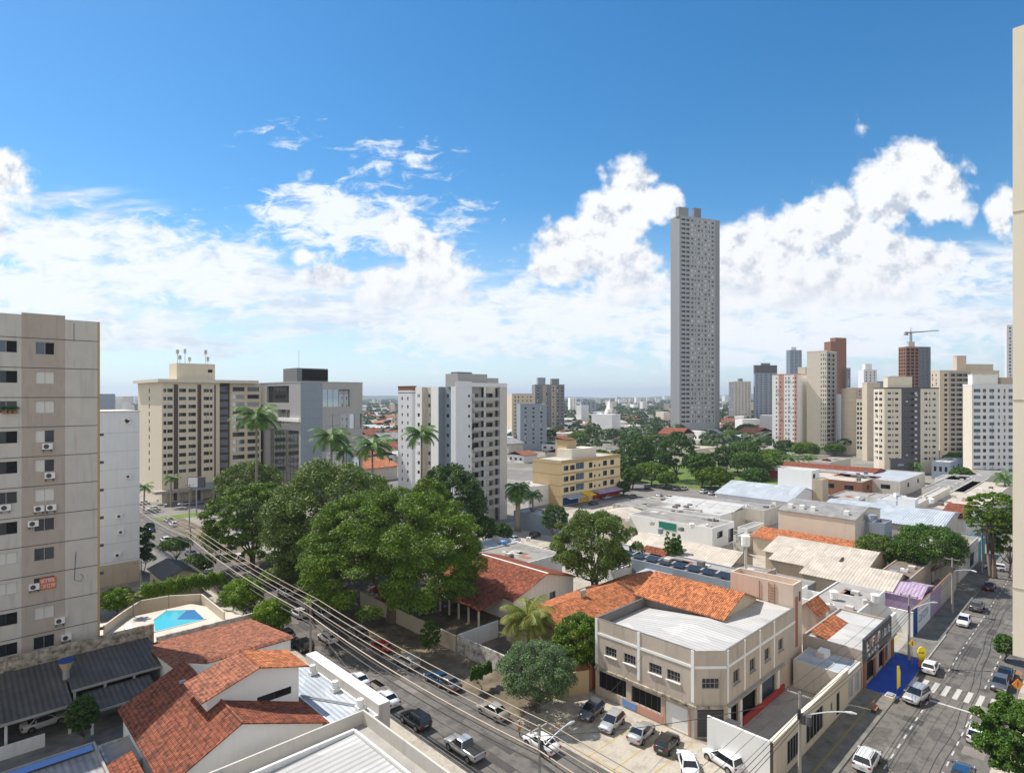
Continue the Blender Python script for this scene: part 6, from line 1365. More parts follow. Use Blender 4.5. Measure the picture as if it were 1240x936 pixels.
def make_car(kind, c):
    s = SPEC[kind]; cm = 'car_'+c; r = bpy.data.objects.new({'sedan': 'parked_sedan', 'hatch': 'parked_hatchback', 'suv': 'parked_suv', 'pickup': 'pickup_truck'}[kind], None); col.objects.link(r); r.empty_display_size = .1
    b = MB(); sec = []
    for x, w, z0, z1 in s['b']:
        sec.append([(x,-w*.86,z0),(x,-w*.98,z0+.12),(x,-w,(z0+z1)/2),(x,-w*.97,z1-.1),(x,-w*.86,z1),(x,-w*.4,z1+.035),(x,w*.4,z1+.035),(x,w*.86,z1),(x,w*.97,z1-.1),(x,w,(z0+z1)/2),(x,w*.98,z0+.12),(x,w*.86,z0)])
    loft(b, sec, cm); body = b.obj('body', r, smooth=False)
    for p in body.data.polygons: p.use_smooth = len(p.vertices) == 4
    a0, a1, f1, f0, z0, z1 = s['g']; w = max(q[1] for q in s['b']); wt = w*.76
    g = MB(); loft(g, [[(a0,-w*.84,z0-.02),(a0,w*.84,z0-.02),(a0+.02,w*.83,z0+.03),(a0+.02,-w*.83,z0+.03)],[(a1,-w*.93,z0-.02),(a1,w*.93,z0-.02),(a1,wt,z1-.03),(a1,-wt,z1-.03)],[(f1,-w*.93,z0-.02),(f1,w*.93,z0-.02),(f1,wt,z1-.03),(f1,-wt,z1-.03)],[(f0,-w*.84,z0-.02),(f0,w*.84,z0-.02),(f0-.02,w*.83,z0+.02),(f0-.02,-w*.83,z0+.02)]], 'car_glass'); g.obj('car_window', r)
    t = MB(); zz = z1-.028; loft(t, [[(a1-.06,-wt*.93,zz),(a1-.06,wt*.93,zz),(a1-.06,wt*.85,zz+.02),(a1-.06,-wt*.85,zz+.02)],[(a1+.2,-wt*1.02,zz),(a1+.2,wt*1.02,zz),(a1+.2,wt*.9,zz+.05),(a1+.2,-wt*.9,zz+.05)],[(f1-.25,-wt*1.02,zz),(f1-.25,wt*1.02,zz),(f1-.25,wt*.9,zz+.05),(f1-.25,-wt*.9,zz+.05)],[(f1+.04,-wt*.96,zz-.01),(f1+.04,wt*.96,zz-.01),(f1+.04,wt*.85,zz+.01),(f1+.04,-wt*.85,zz+.01)]], cm)
    for sg in (-1, 1):
        def pil(x0, x1, th=.05): t.tube([(x0, sg*w*.90, z0), (x1, sg*wt*.99, z1-.02)], th, cm, 4)
        pil(f0-.05, f1, .045); pil(a0+.05, a1, .07)
        mid = (a1+f1)/2 if kind != 'pickup' else -.05
        t.tube([(mid, sg*w*.935, z0), (mid, sg*wt*1.0, z1-.02)], .04, 'frame_dark', 4)
        t.box(f0-.25, f0-.1, sg*(w+.08)-.08, sg*(w+.08)+.08, z0-.02, z0+.12, cm)
    t.obj('car_roof', r)
    for x in s['wb']:
        for sg in (-1, 1):
            k = MB(); R_ = s['r']; y = sg*(w-.12); k.tube([(0,-.11,0),(0,.11,0)], R_, 'rubber', 14)
            o = k.obj('wheel', r, (x, sg*(w-.085), R_)); k = MB(); k.tube([(0,sg*.105,0),(0,sg*.118,0)], R_*.62, 'rim', 10); k.obj('rim', o)
            a = MB(); a.tube([(x, sg*(w-.35), R_), (x, sg*(w+.006), R_)], R_+.07, 'rubber', 14)
            a.obj('wheel_arch', r)
    xf, xb = s['b'][-1][0], s['b'][0][0]; zf = s['b'][-2][3]; zb = s['b'][1][3]
    for sg in (-1, 1):
        h = MB(); h.box(xf-.28, xf-.02, sg*w*.72-.15, sg*w*.72+.15, zf-.2, zf-.06, 'head_clear'); h.obj('headlight', r)
        h = MB(); h.box(xb-.01, xb+.14, sg*w*.78-.12, sg*w*.78+.12, zb-.28, zb-.08, 'tail_red'); h.obj('tail_light', r)
    h = MB(); h.box(xb-.03, xb+.1, -.22, .22, zb-.42, zb-.28, 'plate'); h.box(xf-.08, xf+.03, -.22, .22, .4, .52, 'plate'); h.obj('number_plate', r)
    h = MB(); h.box(xf-.1, xf+.01, -w*.45, w*.45, zf-.26, zf-.12, 'frame_dark'); h.obj('grille', r)
    if kind == 'pickup': h = MB(); h.box(-2.5, -.85, -w*.8, w*.8, 1.09, 1.13, 'rubber'); h.obj('bed_cover', r)
    if kind == 'suv':
        h = MB()
        for sg in (-1, 1): h.tube([(a1+.1, sg*wt*.86, z1+.06), (f1-.2, sg*wt*.86, z1+.06)], .025, 'steel', 4)
        h.obj('roof_rail', r)
    return r
def car(kind, c, px, py, deg, label, group='vehicles in the streets', z=0.0, xy=None):
    "deg: heading in the street frame (0 = along the right street away, 90 = along the left street away)"
    p = xy or G(px, py, z); k = (kind, c)
    if k not in PROTO:
        r = make_car(kind, c); PROTO[k] = r; tag(r, label, {'pickup': 'pickup truck'}.get(kind, 'car'), group); r.location = (*p, z+.02); r.rotation_euler = (0, 0, R(deg)); return r
    return dup(PROTO[k], (*p, z+.02), R(deg), label, group)
car('pickup', 'silver', 562, 912, 90, 'silver pickup truck with dark bed cover at the near kerb of the left street')
car('suv', 'black', 503, 877, 90, 'dark suv parked between the silver pickup and a white sedan')
car('sedan', 'white', 467, 851, 90, 'white sedan parked just behind the dark suv on the left street')
car('sedan', 'white', 433, 828, 90, 'white sedan second behind the dark suv on the left street')
car('suv', 'black', 379, 788, 92, 'black car parked beside the utility pole on the left street', xy=(39.7, 86.5))
car('hatch', 'silver', 352, 773, 92, 'silver car parked just behind the black one by the utility pole', xy=(39.6, 92.5))
car('hatch', 'white', 397, 776, 92, 'white hatchback driving in the middle of the left street')
car('hatch', 'white', 361, 746, 92, 'white car driving farther up the left street, before the tree shade')
car('suv', 'silver', 493, 806, 92, 'silver suv parked in the shade of the domed tree')
car('sedan', 'blue', 530, 826, 92, 'dark sedan parked in the shade next to the silver suv')
car('sedan', 'beige_silver', 597, 866, 90, 'beige grey sedan parked at the far kerb of the left street near the shrub')
car('sedan', 'white', 655, 905, 90, 'white sedan parked behind the lamp post, lower centre')
car('hatch', 'grey', 716, 866, 188, 'dark grey hatchback parked in the tree shade, leftmost of the angled row')
car('hatch', 'silver', 741, 880, 190, 'silver hatchback in the angled row facing the camera')
car('sedan', 'silver', 777, 892, 8, 'silver grey sedan third in the angled row before the corner building')
car('hatch', 'black', 808, 905, 10, 'black hatchback fourth in the angled row before the corner building')
car('sedan', 'white', 833, 930, 40, 'white sedan seen from behind near the bottom edge')
car('suv', 'white', 876, 926, 76, 'white suv before the white side wall of the annex')
car('suv', 'white', 1050, 926, 2, 'white suv nearest the bottom edge on the right street')
car('suv', 'silver', 1099, 855, 172, 'white grey suv with black bonnet shade beside the yellow feather flag', xy=(88.2, 18.5))
car('hatch', 'white', 1127, 812, 2, 'silver white hatchback beside the yellow round sign')
car('hatch', 'white', 1167, 756, 182, 'white hatchback parked beyond the forecourt on the right street')
car('suv', 'grey', 1183, 738, 2, 'dark grey suv parked in the shade on the right street')
car('sedan', 'wine', 1198, 713, 2, 'dark wine red sedan farthest parked in the shade on the right street')
car('hatch', 'grey', 1211, 833, 182, 'grey hatchback at the right kerb beside the orange sign')
car('suv', 'white', 1185, 895, 2, 'white suv at the right kerb near the feathery palm')
car('hatch', 'blue', 1166, 943, 2, 'dark blue hatchback cut by the bottom edge on the right')
car('sedan', 'black', 1231, 800, 2, 'black car under the cream tower', xy=(104, 11.6))
car('sedan', 'silver', 1100, 770, 20, 'silver sedan in the open forecourt lot', xy=(108, 29))
car('hatch', 'silver', 1090, 778, 20, 'silver hatchback under the forecourt power pole', xy=(105, 27.5))
car('sedan', 'white', 50, 0, 5, 'pale car standing under the left shed roof in the yard', xy=(9.0, 87))
# farther up the left street
car('hatch', 'red', 420, 770, 90, 'dark red hatchback parked in tree shade at the far kerb', xy=(48.0, 78))
car('suv', 'grey', 400, 760, 90, 'grey suv parked in tree shade under the domed tree', xy=(48.0, 85))
car('sedan', 'silver', 380, 745, 90, 'silver sedan parked under the dull green tree', xy=(48.0, 97))
car('hatch', 'white', 380, 745, 90, 'white hatchback parked by the creeper covered tree', xy=(48.0, 104))
for i, (kd, cc, x, y, lb) in enumerate((('sedan','silver',39.7,99,'silver sedan at the near kerb just beyond the utility pole pair'),('hatch','grey',39.7,106,'dark grey hatchback at the near kerb beside the rounded bright bush'),('sedan','white',39.7,113,'white sedan at the near kerb between the two rounded bushes'),('hatch','black',39.8,148,'black hatchback at the near kerb beyond the flat topped tree'),
 ('suv','white',48.0,112,'white suv at the far kerb between the two umbrella trees'),('sedan','black',48.0,119,'black sedan at the far kerb below the creeper covered tree'),('hatch','silver',48.1,146,'silver hatchback at the far kerb before the pale pavement'),('sedan','grey',48.1,62,'grey sedan at the far kerb in front of the stained garden wall'),('suv','black',44.6,125,'black suv driving between the two umbrella trees'),('sedan','silver',42.8,166,'silver sedan driving near the pale pavement corner'))): car(kd, cc, 0, 0, 90, lb, xy=(x, y))
far = [('suv','black',272,719,88,'black suv beside the rounded hedge bush'),('sedan','white',249,692,92,'white sedan beyond the utility pole bush'),('sedan','grey',231,673,92,'dark sedan by the clipped flat topped tree'),
 ('hatch','white',200,656,92,'white hatchback turning out of the side lot'),('sedan','blue',182,643,92,'dark blue car by the corner of the white block'),('suv','white',288,678,90,'white vehicle at the far kerb below the umbrella tree'),
 ('hatch','white',210,637,92,'white hatchback by the pale pavement corner'),('hatch','silver',204,632,92,'silver hatchback touching the white one by the pale pavement corner'),('sedan','blue',169,727,60,'blue car behind the pool hedge'),
 ('sedan','white',185,618,170,'white sedan at the far crossing, left one'),('suv','grey',207,613,170,'dark suv at the far crossing'),('hatch','silver',222,612,170,'silver hatchback at the far crossing near the billboard'),('sedan','white',173,611,170,'white sedan partly behind the white block'),('sedan','grey',238,611,170,'grey sedan under the billboard'),('hatch','white',255,614,170,'white hatchback right of the billboard'),('suv','silver',198,606,170,'silver suv close to the hotel entrance')]
for k, c, px, py, dg, lb in far: car(k, c, px, py, dg, lb)
mid = [('suv','black',784,592,20,'dark suv at the park road by the yellow block'),('sedan','white',798,601,20,'white sedan in the lot by the park road'),('sedan','white',810,604,60,'second white sedan in the lot by the park road'),('hatch','grey',767,603,10,'grey hatchback beside the yellow block shops'),
 ('sedan','silver',819,593,5,'silver sedan on the park road'),('hatch','white',829,593,5,'white hatchback behind the silver sedan on the park road'),('suv','white',852,597,5,'white suv parked left of the metal hall'),('hatch','silver',862,599,5,'silver hatchback at the wall of the metal hall'),
 ('sedan','black',888,652,30,'black sedan behind the white walled warehouse'),('sedan','silver',735,604,0,'silver car before the shop awnings'),('sedan','black',719,611,0,'black car before the yellow shop front'),('hatch','black',648,650,10,'black hatchback parked behind the thick palm'),
 ('sedan','silver',622,655,80,'silver sedan in the shade below the white flats'),('hatch','blue',600,652,80,'blue hatchback in the shade below the white flats'),('hatch','white',745,598,0,'white hatchback by the corner of the yellow block'),('suv','grey',905,576,10,'grey suv behind the metal hall'),('sedan','white',915,577,10,'white sedan behind the metal hall'),('sedan','silver',925,578,10,'silver sedan behind the metal hall'),('hatch','red',870,598,5,'red hatchback near the metal hall'),('hatch','white',1205,690,95,'white hatchback at the far end of the right street')]
for k, c, px, py, dg, lb in mid: car(k, c, px, py, dg, lb, group='vehicles around the park road')

# ================================================================== POLES, WIRES, SIGNS
def pole(x, y, h, arm='y', lamp=None, label='', name='utility_pole', gear=False):
    r = thing(name, label, 'utility pole', (x, y), 0, 'concrete utility poles'); g = MB(); g.tube([(0,0,0),(0,0,h)], [.2,.12], 'pole_concrete', 8); g.obj('post', r, smooth=False)
    g = MB(); a = 1.15
    g.box(*((-.06,.06,-a,a) if arm == 'y' else (-a,a,-.06,.06)), h-.35, h-.22, 'pole_concrete')
    for t in (-1.05, .0, 1.05): p = (0, t) if arm == 'y' else (t, 0); g.tube([(p[0],p[1],h-.22),(p[0],p[1],h)], .05, 'brown', 6)
    g.obj('crossarm', r)
    g = MB(); g.box(-.5 if arm == 'y' else -.05, .1 if arm == 'y' else .05, -.05 if arm == 'y' else -.5, .05 if arm == 'y' else .1, h-2.6, h-1.6, 'frame_dark'); g.obj('bracket', r)
    if gear:
        for q in (-.45, .1): g = MB(); g.tube([(-.1, -.45+q, h-2.9), (-.1, -.45+q, h-2.0)], .24, 'dark_grey', 10); g.obj('transformer', r)
    if lamp:
        dx, dy = lamp; n = math.hypot(dx, dy); g = MB(); pts = [(dx*t/1.0, dy*t/1.0, h-2.4+1.25*math.sin(t*1.35)) for t in (0, .15, .35, .6, .85, 1)]; g.tube(pts, .055, 'lamp_head', 6); g.obj('lamp_arm', r)
        g = MB(); e = pts[-1]; g.tube([(e[0]-dx*.02, e[1]-dy*.02, e[2]), (e[0]+dx/n*.45, e[1]+dy/n*.45, e[2]+.02), (e[0]+dx/n*.9, e[1]+dy/n*.9, e[2])], [.08,.14,.08], 'lamp_head', 8); g.obj('street_lamp_head', r)
    return r
LP = [(38.1, 36), (38.2, 80.7), (38.4, 137), (38.6, 190)]
pole(38.1, 36, 9.2, 'x', (3.4, -.3), 'slim pole with crossarm and arched lamp in front of the white sedan, lower centre')
pole(38.2, 80.7, 9.2, 'x', None, 'pole beside the black parked car on the left street')
pole(38.4, 137, 10.6, 'x', None, 'dark pole rising from the low bush on the left street')
pole(53, 190, 12.5, 'x', None, 'pale tall pole at the far pavement corner in front of the hotel')
pole(27.6, 128.5, 7.2, 'x', None, 'thin grey pole by the little dark roofed house')
RP = [(60.2, 22.2), (100.6, 21.9), (128.3, 21.6), (161.7, 22)]
pole(60.2, 22.2, 9.4, 'y', (1.6, -3.6), 'pole with transformers and long curved lamp beside the barred annex', gear=True)
pole(100.6, 22.0, 9.6, 'y', (2.2, -2.2), 'pole at the edge of the blue forecourt')
pole(128.3, 21.6, 9.7, 'y', (-2.0, -3.0), 'pole with low curved lamp before the lilac wall')
pole(161.7, 22, 9.8, 'y', (-1.0, -2.0), 'farthest pole on the right street by the terrace house')
def wire(a, b, sag, r_, mat, name, label, group):
    g = MB(); n = 16; A_, B_ = Vector(a), Vector(b); pts = []
    for i in range(n+1): t = i/n; p = A_.lerp(B_, t); p.z -= sag*4*t*(1-t); pts.append(p-A_)
    g.tube(pts, r_, mat, 5, False); o = g.obj(name, None, a); tag(o, label, 'power line', group); return o
seq = [(38.0, -12, 9.2)] + [(x, y, 9.0 if i < 2 else 10.3) for i, (x, y) in enumerate(LP)]
seg = ['nearest span', 'span before the domed tree', 'span beside the umbrella tree', 'far span towards the hotel']
for i, (a, b) in enumerate(zip(seq, seq[1:])):
    for k, dx in enumerate((-1.05, .0, 1.05)): wire((a[0]+dx, a[1], a[2]), (b[0]+dx, b[1], b[2]), .55, .05, 'wire_light', 'power_line', f'upper power line on the left street, {seg[i]}, {("near the kerb", "middle one", "over the road")[k]}', 'power lines of the left street')
    for k, (dx, dz, rr) in enumerate(((.15, -1.4, .06), (-.12, -2.0, .08), (.2, -2.6, .07), (-.2, -3.0, .06), (.25, -3.3, .07))): wire((a[0]+dx, a[1], a[2]+dz), (b[0]+dx, b[1], b[2]+dz), .7+.1*k, rr, 'wire' if k != 1 else 'wire_light', 'cable', f'lower dark cable on the left street, {seg[i]}, {("topmost", "second", "third", "fourth", "lowest")[k]} of five', 'cables of the left street')
seq = [(24, 22.4, 9.2)]+[(x, y, 9.4) for x, y in RP]+[(210, 22, 9.4)]
seg = ['nearest span', 'span over the annex', 'span over the forecourt', 'span before the lilac wall', 'farthest span']
for i, (a, b) in enumerate(zip(seq, seq[1:])):
    for k, dy in enumerate((-1.05, 0, 1.05)): wire((a[0], a[1]+dy, a[2]), (b[0], b[1]+dy, b[2]), .4, .02, 'wire', 'power_line', f'upper power line on the right street, {seg[i]}, {("road side", "middle", "wall side")[k]}', 'power lines of the right street')
    for k, dz in enumerate((-1.8, -2.4, -2.8)): wire((a[0], a[1]+.1, a[2]+dz), (b[0], b[1]-.1, b[2]+dz), .6+.1*k, .03, 'wire', 'cable', f'lower cable on the right street, {seg[i]}, {("top", "middle", "bottom")[k]} one', 'cables of the right street')
wire((38.2, 80.7, 6.5), (34.2, 60, 6.0), .3, .02, 'wire_light', 'service_cable', 'service cable dropping to the street parapet, pale', None); wire((38.1, 36, 6.8), (60.6, 40, 7.5), .7, .02, 'wire', 'service_cable', 'service cable crossing from the lower centre pole to the corner building', None)
wire((60.2, 22.2, 8.8), (38.1, 36, 8.2), .6, .03, 'wire', 'service_cable', 'dark cable crossing the pavement corner between the two nearest poles', None)
# signs
def diamond(x, y, h, mat, label, sz=.55):
    r = thing('road_sign', label, 'road sign', (x, y), R(-44)); g = MB(); g.tube([(0,0,0),(0,0,h)], .05, 'steel', 6); g.obj('post', r)
    g = MB(); g.mesh([(0,-.08,h-sz*.9),(sz,-.08,h),(0,-.08,h+sz*.9),(-sz,-.08,h),(0,-.05,h-sz*.9),(sz,-.05,h),(0,-.05,h+sz*.9),(-sz,-.05,h)], [(0,1,2,3),(4,7,6,5),(0,4,5,1),(1,5,6,2),(2,6,7,3),(3,7,4,0)], mat); g.obj('sign_plate', r)
    g = MB(); g.box(-.06, .06, -.1, -.085, h-.25, h+.25, 'frame_dark'); g.obj('symbol', r)
diamond(98.5, 21.2, 3.4, 'sign_yellow', 'yellow diamond road sign on a dark post by the blue forecourt')
p = G(1232, 862); diamond(p[0], p[1], 3.4, 'sign_orange', 'orange diamond road sign at the right kerb', .75)
p = G(1116, 808); r = thing('wind_banner', 'round yellow advertising sign with orange base on the blue forecourt', 'banner', p, R(-44))
g = MB(); n = 14; g.mesh([(.6*math.cos(6.283*k/n), -.06, 2.0+.95*math.sin(6.283*k/n)) for k in range(n)]+[(.6*math.cos(6.283*k/n), .06, 2.0+.95*math.sin(6.283*k/n)) for k in range(n)], [tuple(range(n)), tuple(range(2*n-1, n-1, -1))]+[(k, n+k, n+(k+1) % n, (k+1) % n) for k in range(n)], 'sign_bright'); g.obj('disc', r)
g = MB(); g.box(-.4, .4, -.05, .05, 0, 1.3, 'sign_orange'); g.obj('base', r); g = MB(); glyphs(r, -.4, 2.0, .8, .25, 4, -.065, ['frame_dark'])
p = G(1086, 843); r = thing('feather_flag', 'tall narrow yellow feather flag beside the parked suv', 'flag', p, R(-20)); g = MB(); g.tube([(0,0,0),(0,0,3.4),(.25,0,3.9)], .03, 'steel', 5); g.obj('pole', r)
g = MB(); g.mesh([(.03,-.02,.9),(.65,-.02,1.2),(.7,-.02,3.0),(.45,-.02,3.8),(.05,-.02,3.85),(.03,.02,.9),(.65,.02,1.2),(.7,.02,3.0),(.45,.02,3.8),(.05,.02,3.85)], [(0,1,2,3,4),(9,8,7,6,5),(0,5,6,1),(1,6,7,2),(2,7,8,3),(3,8,9,4),(4,9,5,0)], 'sign_bright'); g.obj('cloth', r)
p = G(1078, 847); g = MB(); g.box(-.7, .7, -.5, .5, 0, .45, 'cream'); g.box(-.5, .5, -.35, .35, .45, .6, 'blue_grey'); o = g.obj('display_stand', None, (*p, .15)); tag(o, 'low beige display stand at the foot of the feather flag', 'stand')
p = G(1060, 862); r = thing('bench', 'small dark bench on the shaded pavement beside the blue forecourt', 'bench', (*p, .13)); g = MB(); g.box(-.8, .8, -.25, .25, .4, .47, 'brown'); g.obj('seat', r); g = MB(); g.box(-.8, .8, .25, .3, .55, .95, 'brown'); g.obj('backrest', r)
for sx_ in (-.7, .62): g = MB(); g.box(sx_, sx_+.08, -.22, .28, 0, .4, 'frame_dark'); g.obj('leg', r)
p = G(1062, 577); D = dep(*p); r = thing('dark_billboard', 'dark grey billboard with a pale logo in front of the dark centred cream tower', 'billboard', A(1092, 262), R(-42)); g = MB(); g.tube([(0,0,0),(0,0,8)], .35, 'dark_grey', 8); g.obj('post', r); g = MB(); g.box(-5.2, 5.4, -.3, .3, zat(571, 262), zat(555, 262), 'dark_grey'); g.obj('panel', r); glyphs(r, -2.0, zat(564, 262), 2.6, .9, 5, -.31, ['cool_white'])
# satellite dish, rooftop bits
p = G(903, 690, 6); r = thing('satellite_mast', 'white tank on a thin mast among the cream roofs', 'tank', p); g = MB(); g.tube([(0,0,0),(0,0,10.5)], .25, 'pale_grey', 8); g.obj('post', r); g = MB(); g.tube([(0,0,10.5),(0,0,12.3)], [.8,.8], 'clean_white', 10); g.obj('tank', r)
# people
def person(x, y, z, rz, shirt, trousers, label):
    r = thing('person', label, 'person', (x, y, z), rz)
    me = bpy.data.meshes.new('body'); V = [(0,0,.92),(0,0,1.15),(0,.0,1.38),(0,0,1.5),(0,.02,1.62),(0,.02,1.72),(-.1,0,.88),(-.12,.08,.48),(-.12,-.06,.08),(-.12,.06,.04),(.1,0,.88),(.12,-.1,.48),(.12,-.22,.1),(.12,-.1,.05),(-.19,0,1.40),(-.25,-.05,1.13),(-.22,.1,.90),(-.22,.14,.82),(.19,0,1.40),(.25,.06,1.13),(.22,-.08,.92),(.22,-.12,.84)]
    E = [(0,1),(1,2),(2,3),(3,4),(4,5),(0,6),(6,7),(7,8),(8,9),(0,10),(10,11),(11,12),(12,13),(2,14),(14,15),(15,16),(16,17),(2,18),(18,19),(19,20),(20,21)]
    rad = [.13,.13,.15,.055,.10,.09,.09,.065,.045,.04,.09,.065,.045,.04,.06,.045,.035,.03,.06,.045,.035,.03]
    me.from_pydata(V, E, []); o = bpy.data.objects.new('body', me); col.objects.link(o)
    o.modifiers.new('skin', 'SKIN'); sub = o.modifiers.new('subsurf', 'SUBSURF'); sub.levels = sub.render_levels = 1
    for i, q in enumerate(me.skin_vertices[0].data): q.radius = (rad[i], rad[i]); q.use_root = i == 0
    bpy.context.view_layer.update()
    m2 = bpy.data.meshes.new_from_object(o.evaluated_get(bpy.context.evaluated_depsgraph_get())); m2.name = 'body'
    o.modifiers.clear(); o.data = m2; o.parent = r
    m2.materials.clear()
    for m_ in ('skin', shirt, trousers, 'hair'): m2.materials.append(MATS[m_])
    for pl in m2.polygons:
        c = pl.center; pl.use_smooth = True; pl.material_index = 3 if c.z > 1.66 or (c.z > 1.56 and c.y > .06) else (0 if c.z > 1.46 else (1 if c.z > .93 and not (abs(c.x) > .18 and c.z < 1.1) else (2 if abs(c.x) < .2 and c.z > .1 else 0)))
    return r
p = G(624, 895); person(p[0]+.6, p[1], .004, R(90), 'shirt_orange', 'jeans', 'person in an orange top standing by the front of the white sedan, lower centre')
p = G(411, 768); person(p[0], p[1], .13, R(40), 'shirt_orange', 'jeans', 'person in orange on the pavement beside the white hatchback in the middle street')
p = G(549, 757); person(57.5, 88, .01, R(-60), 'shirt_red', 'jeans', 'person in red in the shade under the largest domed tree')
r = thing('red_awning', 'red awning and doorway in the deep shade under the domed tree', 'awning', (57.2, 92)); g = MB(); g.slab([(0,0,2.5),(2.2,0,3.2),(2.2,5,3.2),(0,5,2.5)], .1, 'red'); g.obj('awning_cloth', r); g = MB(); g.box(2.0, 2.3, 0, 5, 0, 3.1, 'red'); g.obj('wall', r)

# ================================================================== FAR CITY
rnd = random.Random(21)
lab_h = 'low house in the wide far city beyond the park and the towers'
protos = []
for i, (wm, rm) in enumerate((('clean_white', 'pink_tileX'), ('pale_cream', 'orange_tileX'), ('white_wall', 'white_sheetX'), ('pale_grey', 'grey_sheetX'), ('cream', 'red_tileX'), ('cool_white', 'blue_sheetX'))):
    r = thing('distant_house', lab_h, 'house', (0, 0), 0, 'low houses of the far city'); g = MB(); g.box(-6, 6, -8, 8, 0, 5, wm)
    for s in (-.6, 0, .6): g.box(-6.02, -6.0, 8*s-1, 8*s+1, 1.5, 3.2, 'glass')
    g.obj('wall', r); g = MB(); g.slab([(-6.8,-8.8,5),(6.8,-8.8,5),(6.8,0,7.4),(-6.8,0,7.4)], .25, rm); g.slab([(-6.8,0,7.4),(6.8,0,7.4),(6.8,8.8,5),(-6.8,8.8,5)], .25, rm); g.obj('roof', r); protos.append(r)
def clear(px, D):
    x, y = A(px, D)
    return not (186 < x < 430 and 0 < y < 232) and not (y > 190 and y < 265 and x < 90)
n = 0; used = set()
while n < 280:
    D = 250*(9.0**rnd.random()); px = rnd.uniform(-60, 1300) if rnd.random() < .45 else rnd.choice((rnd.uniform(610, 830), rnd.uniform(870, 960), rnd.uniform(440, 490), rnd.uniform(120, 175)))
    if not clear(px, D): continue
    x, y = A(px, D); key = (int(x/17), int(y/17))
    if key in used: continue
    used.add(key); rz = rnd.choice((0, math.pi/2))+rnd.uniform(-.1, .1); s = rnd.uniform(.8, 1.5); i = rnd.randrange(6)
    if n < 6: r = protos[n]; r.location = (key[0]*17+8, key[1]*17+8, 0); r.rotation_euler = (0, 0, rz); r.scale = (s, s, s)
    else: dup(protos[i], (key[0]*17+8, key[1]*17+8, 0), rz, sc=(s, s*rnd.uniform(.8, 1.4), s*rnd.uniform(.8, 1.3)))
    n += 1
g = MB(); cm = ('clean_white', 'pale_cream', 'white_wall', 'pale_grey', 'cream', 'cool_white')
for k in range(7500):
    D = 520*(10.0**(rnd.random()**.8)); px = rnd.uniform(-80, 1320); x, y = A(px, D); a = rnd.uniform(0, 3.14); w, l, h = rnd.uniform(5, 14), rnd.uniform(8, 26), rnd.uniform(3.5, 8)
    if rnd.random() < .03: h = rnd.uniform(12, 30)
    c, s = math.cos(a), math.sin(a); P = [(x+c*u-s*v, y+s*u+c*v) for u, v in ((-w,-l),(w,-l),(w,l),(-w,l))]
    P = [(x+c*u*.5-s*v*.5, y+s*u*.5+c*v*.5) for u, v in ((-w,-l),(w,-l),(w,l),(-w,l))]
    g.prism(P, 0, h, rnd.choice(cm), rnd.choice(('pink', 'white_wall', 'pale_grey', 'brick', 'concrete', 'cool_white')))
o = g.obj('distant_rooftops'); o['kind'] = 'stuff'; o['label'] = 'endless far low roofs of the city fading towards the hills'; o['category'] = 'rooftops'
# tree canopy between the far houses
nr = np.random.default_rng(5); N = 4200; t = nr.random(N)**.75; D = 380*(12.0**t); pxs = nr.uniform(-80, 1320, N); cen = []; rad = []
for k in range(N):
    x, y = A(pxs[k], D[k])
    if 190 < x < 225 and y < 240: continue
    R_ = nr.uniform(3, 6.5)*(1+D[k]/2500); h = nr.uniform(3, 7)*(1+D[k]/6000); cen.append((x, y, h)); rad.append((R_, R_, R_*.75))
def canopy(name, cen, rad, per, size, mat):
    cen, rad = np.array(cen), np.array(rad); n = len(cen)*per; idx = np.repeat(np.arange(len(cen)), per); d = nr.normal(size=(n, 3)); d /= np.linalg.norm(d, axis=1)[:, None]; d[:, 2] = abs(d[:, 2])
    p = cen[idx]+d*rad[idx]; nm = d+nr.normal(size=(n, 3))*.35; nm /= np.linalg.norm(nm, axis=1)[:, None]; tt = np.cross(nm, nr.normal(size=(n, 3))); tt /= np.linalg.norm(tt, axis=1)[:, None]; b = np.cross(nm, tt); s = (rad[idx, 0]*size)[:, None]
    o = leaf_obj(name, np.stack([p-tt*s, p-b*s, p+tt*s, p+b*s], 1).reshape(-1, 3), mat, None); o['kind'] = 'stuff'; return o
o = canopy('far_tree_canopy', cen, rad, 56, .24, 'leaf_far'); o['label'] = 'tree canopy scattered through the far city'; o['category'] = 'trees'
# distant tower blocks on the skyline
sky = [(448,2200,500),(456,1900,495),(470,1500,500),(130,1500,492),(143,2100,488),(155,1700,487),(162,2400,489),(150,3000,488),(636,2600,490),(664,1900,492),(716,1500,494),(724,2400,490),(752,2300,489),(757,2700,487),(764,2900,488),(772,2500,490),(785,3200,487),(796,2800,490),(805,3600,486),(740,1600,494),(748,3300,487),(878,3000,488),(874,2200,492),(1034,1200,480),(1076,1500,470),(1131,1000,458)]
tp = []
for i, m_ in enumerate(('cool_white', 'pale_cream', 'pale_grey')):
    r = thing('skyline_tower', 'small pale tower block on the far skyline', 'building', (0, 0), 0, 'far skyline towers'); g = MB(); g.box(-9, 9, -7, 7, 0, 1, m_); g.obj('wall', r); tp.append(r)
for i, (px, D, py) in enumerate(sky):
    top = zat(py-6+rnd.uniform(-3, 2), D); x, y = A(px, D); w = rnd.uniform(.8, 1.5)
    if i < 3: r = tp[i]; r.location = (x, y, 0); r.scale = (w, w, top)
    else: r = dup(tp[i % 3], (x, y, 0), R(rnd.uniform(-60, 0)), sc=(w, w, max(top, 14)))
    r.rotation_euler = (0, 0, R(-rnd.uniform(10, 50)))

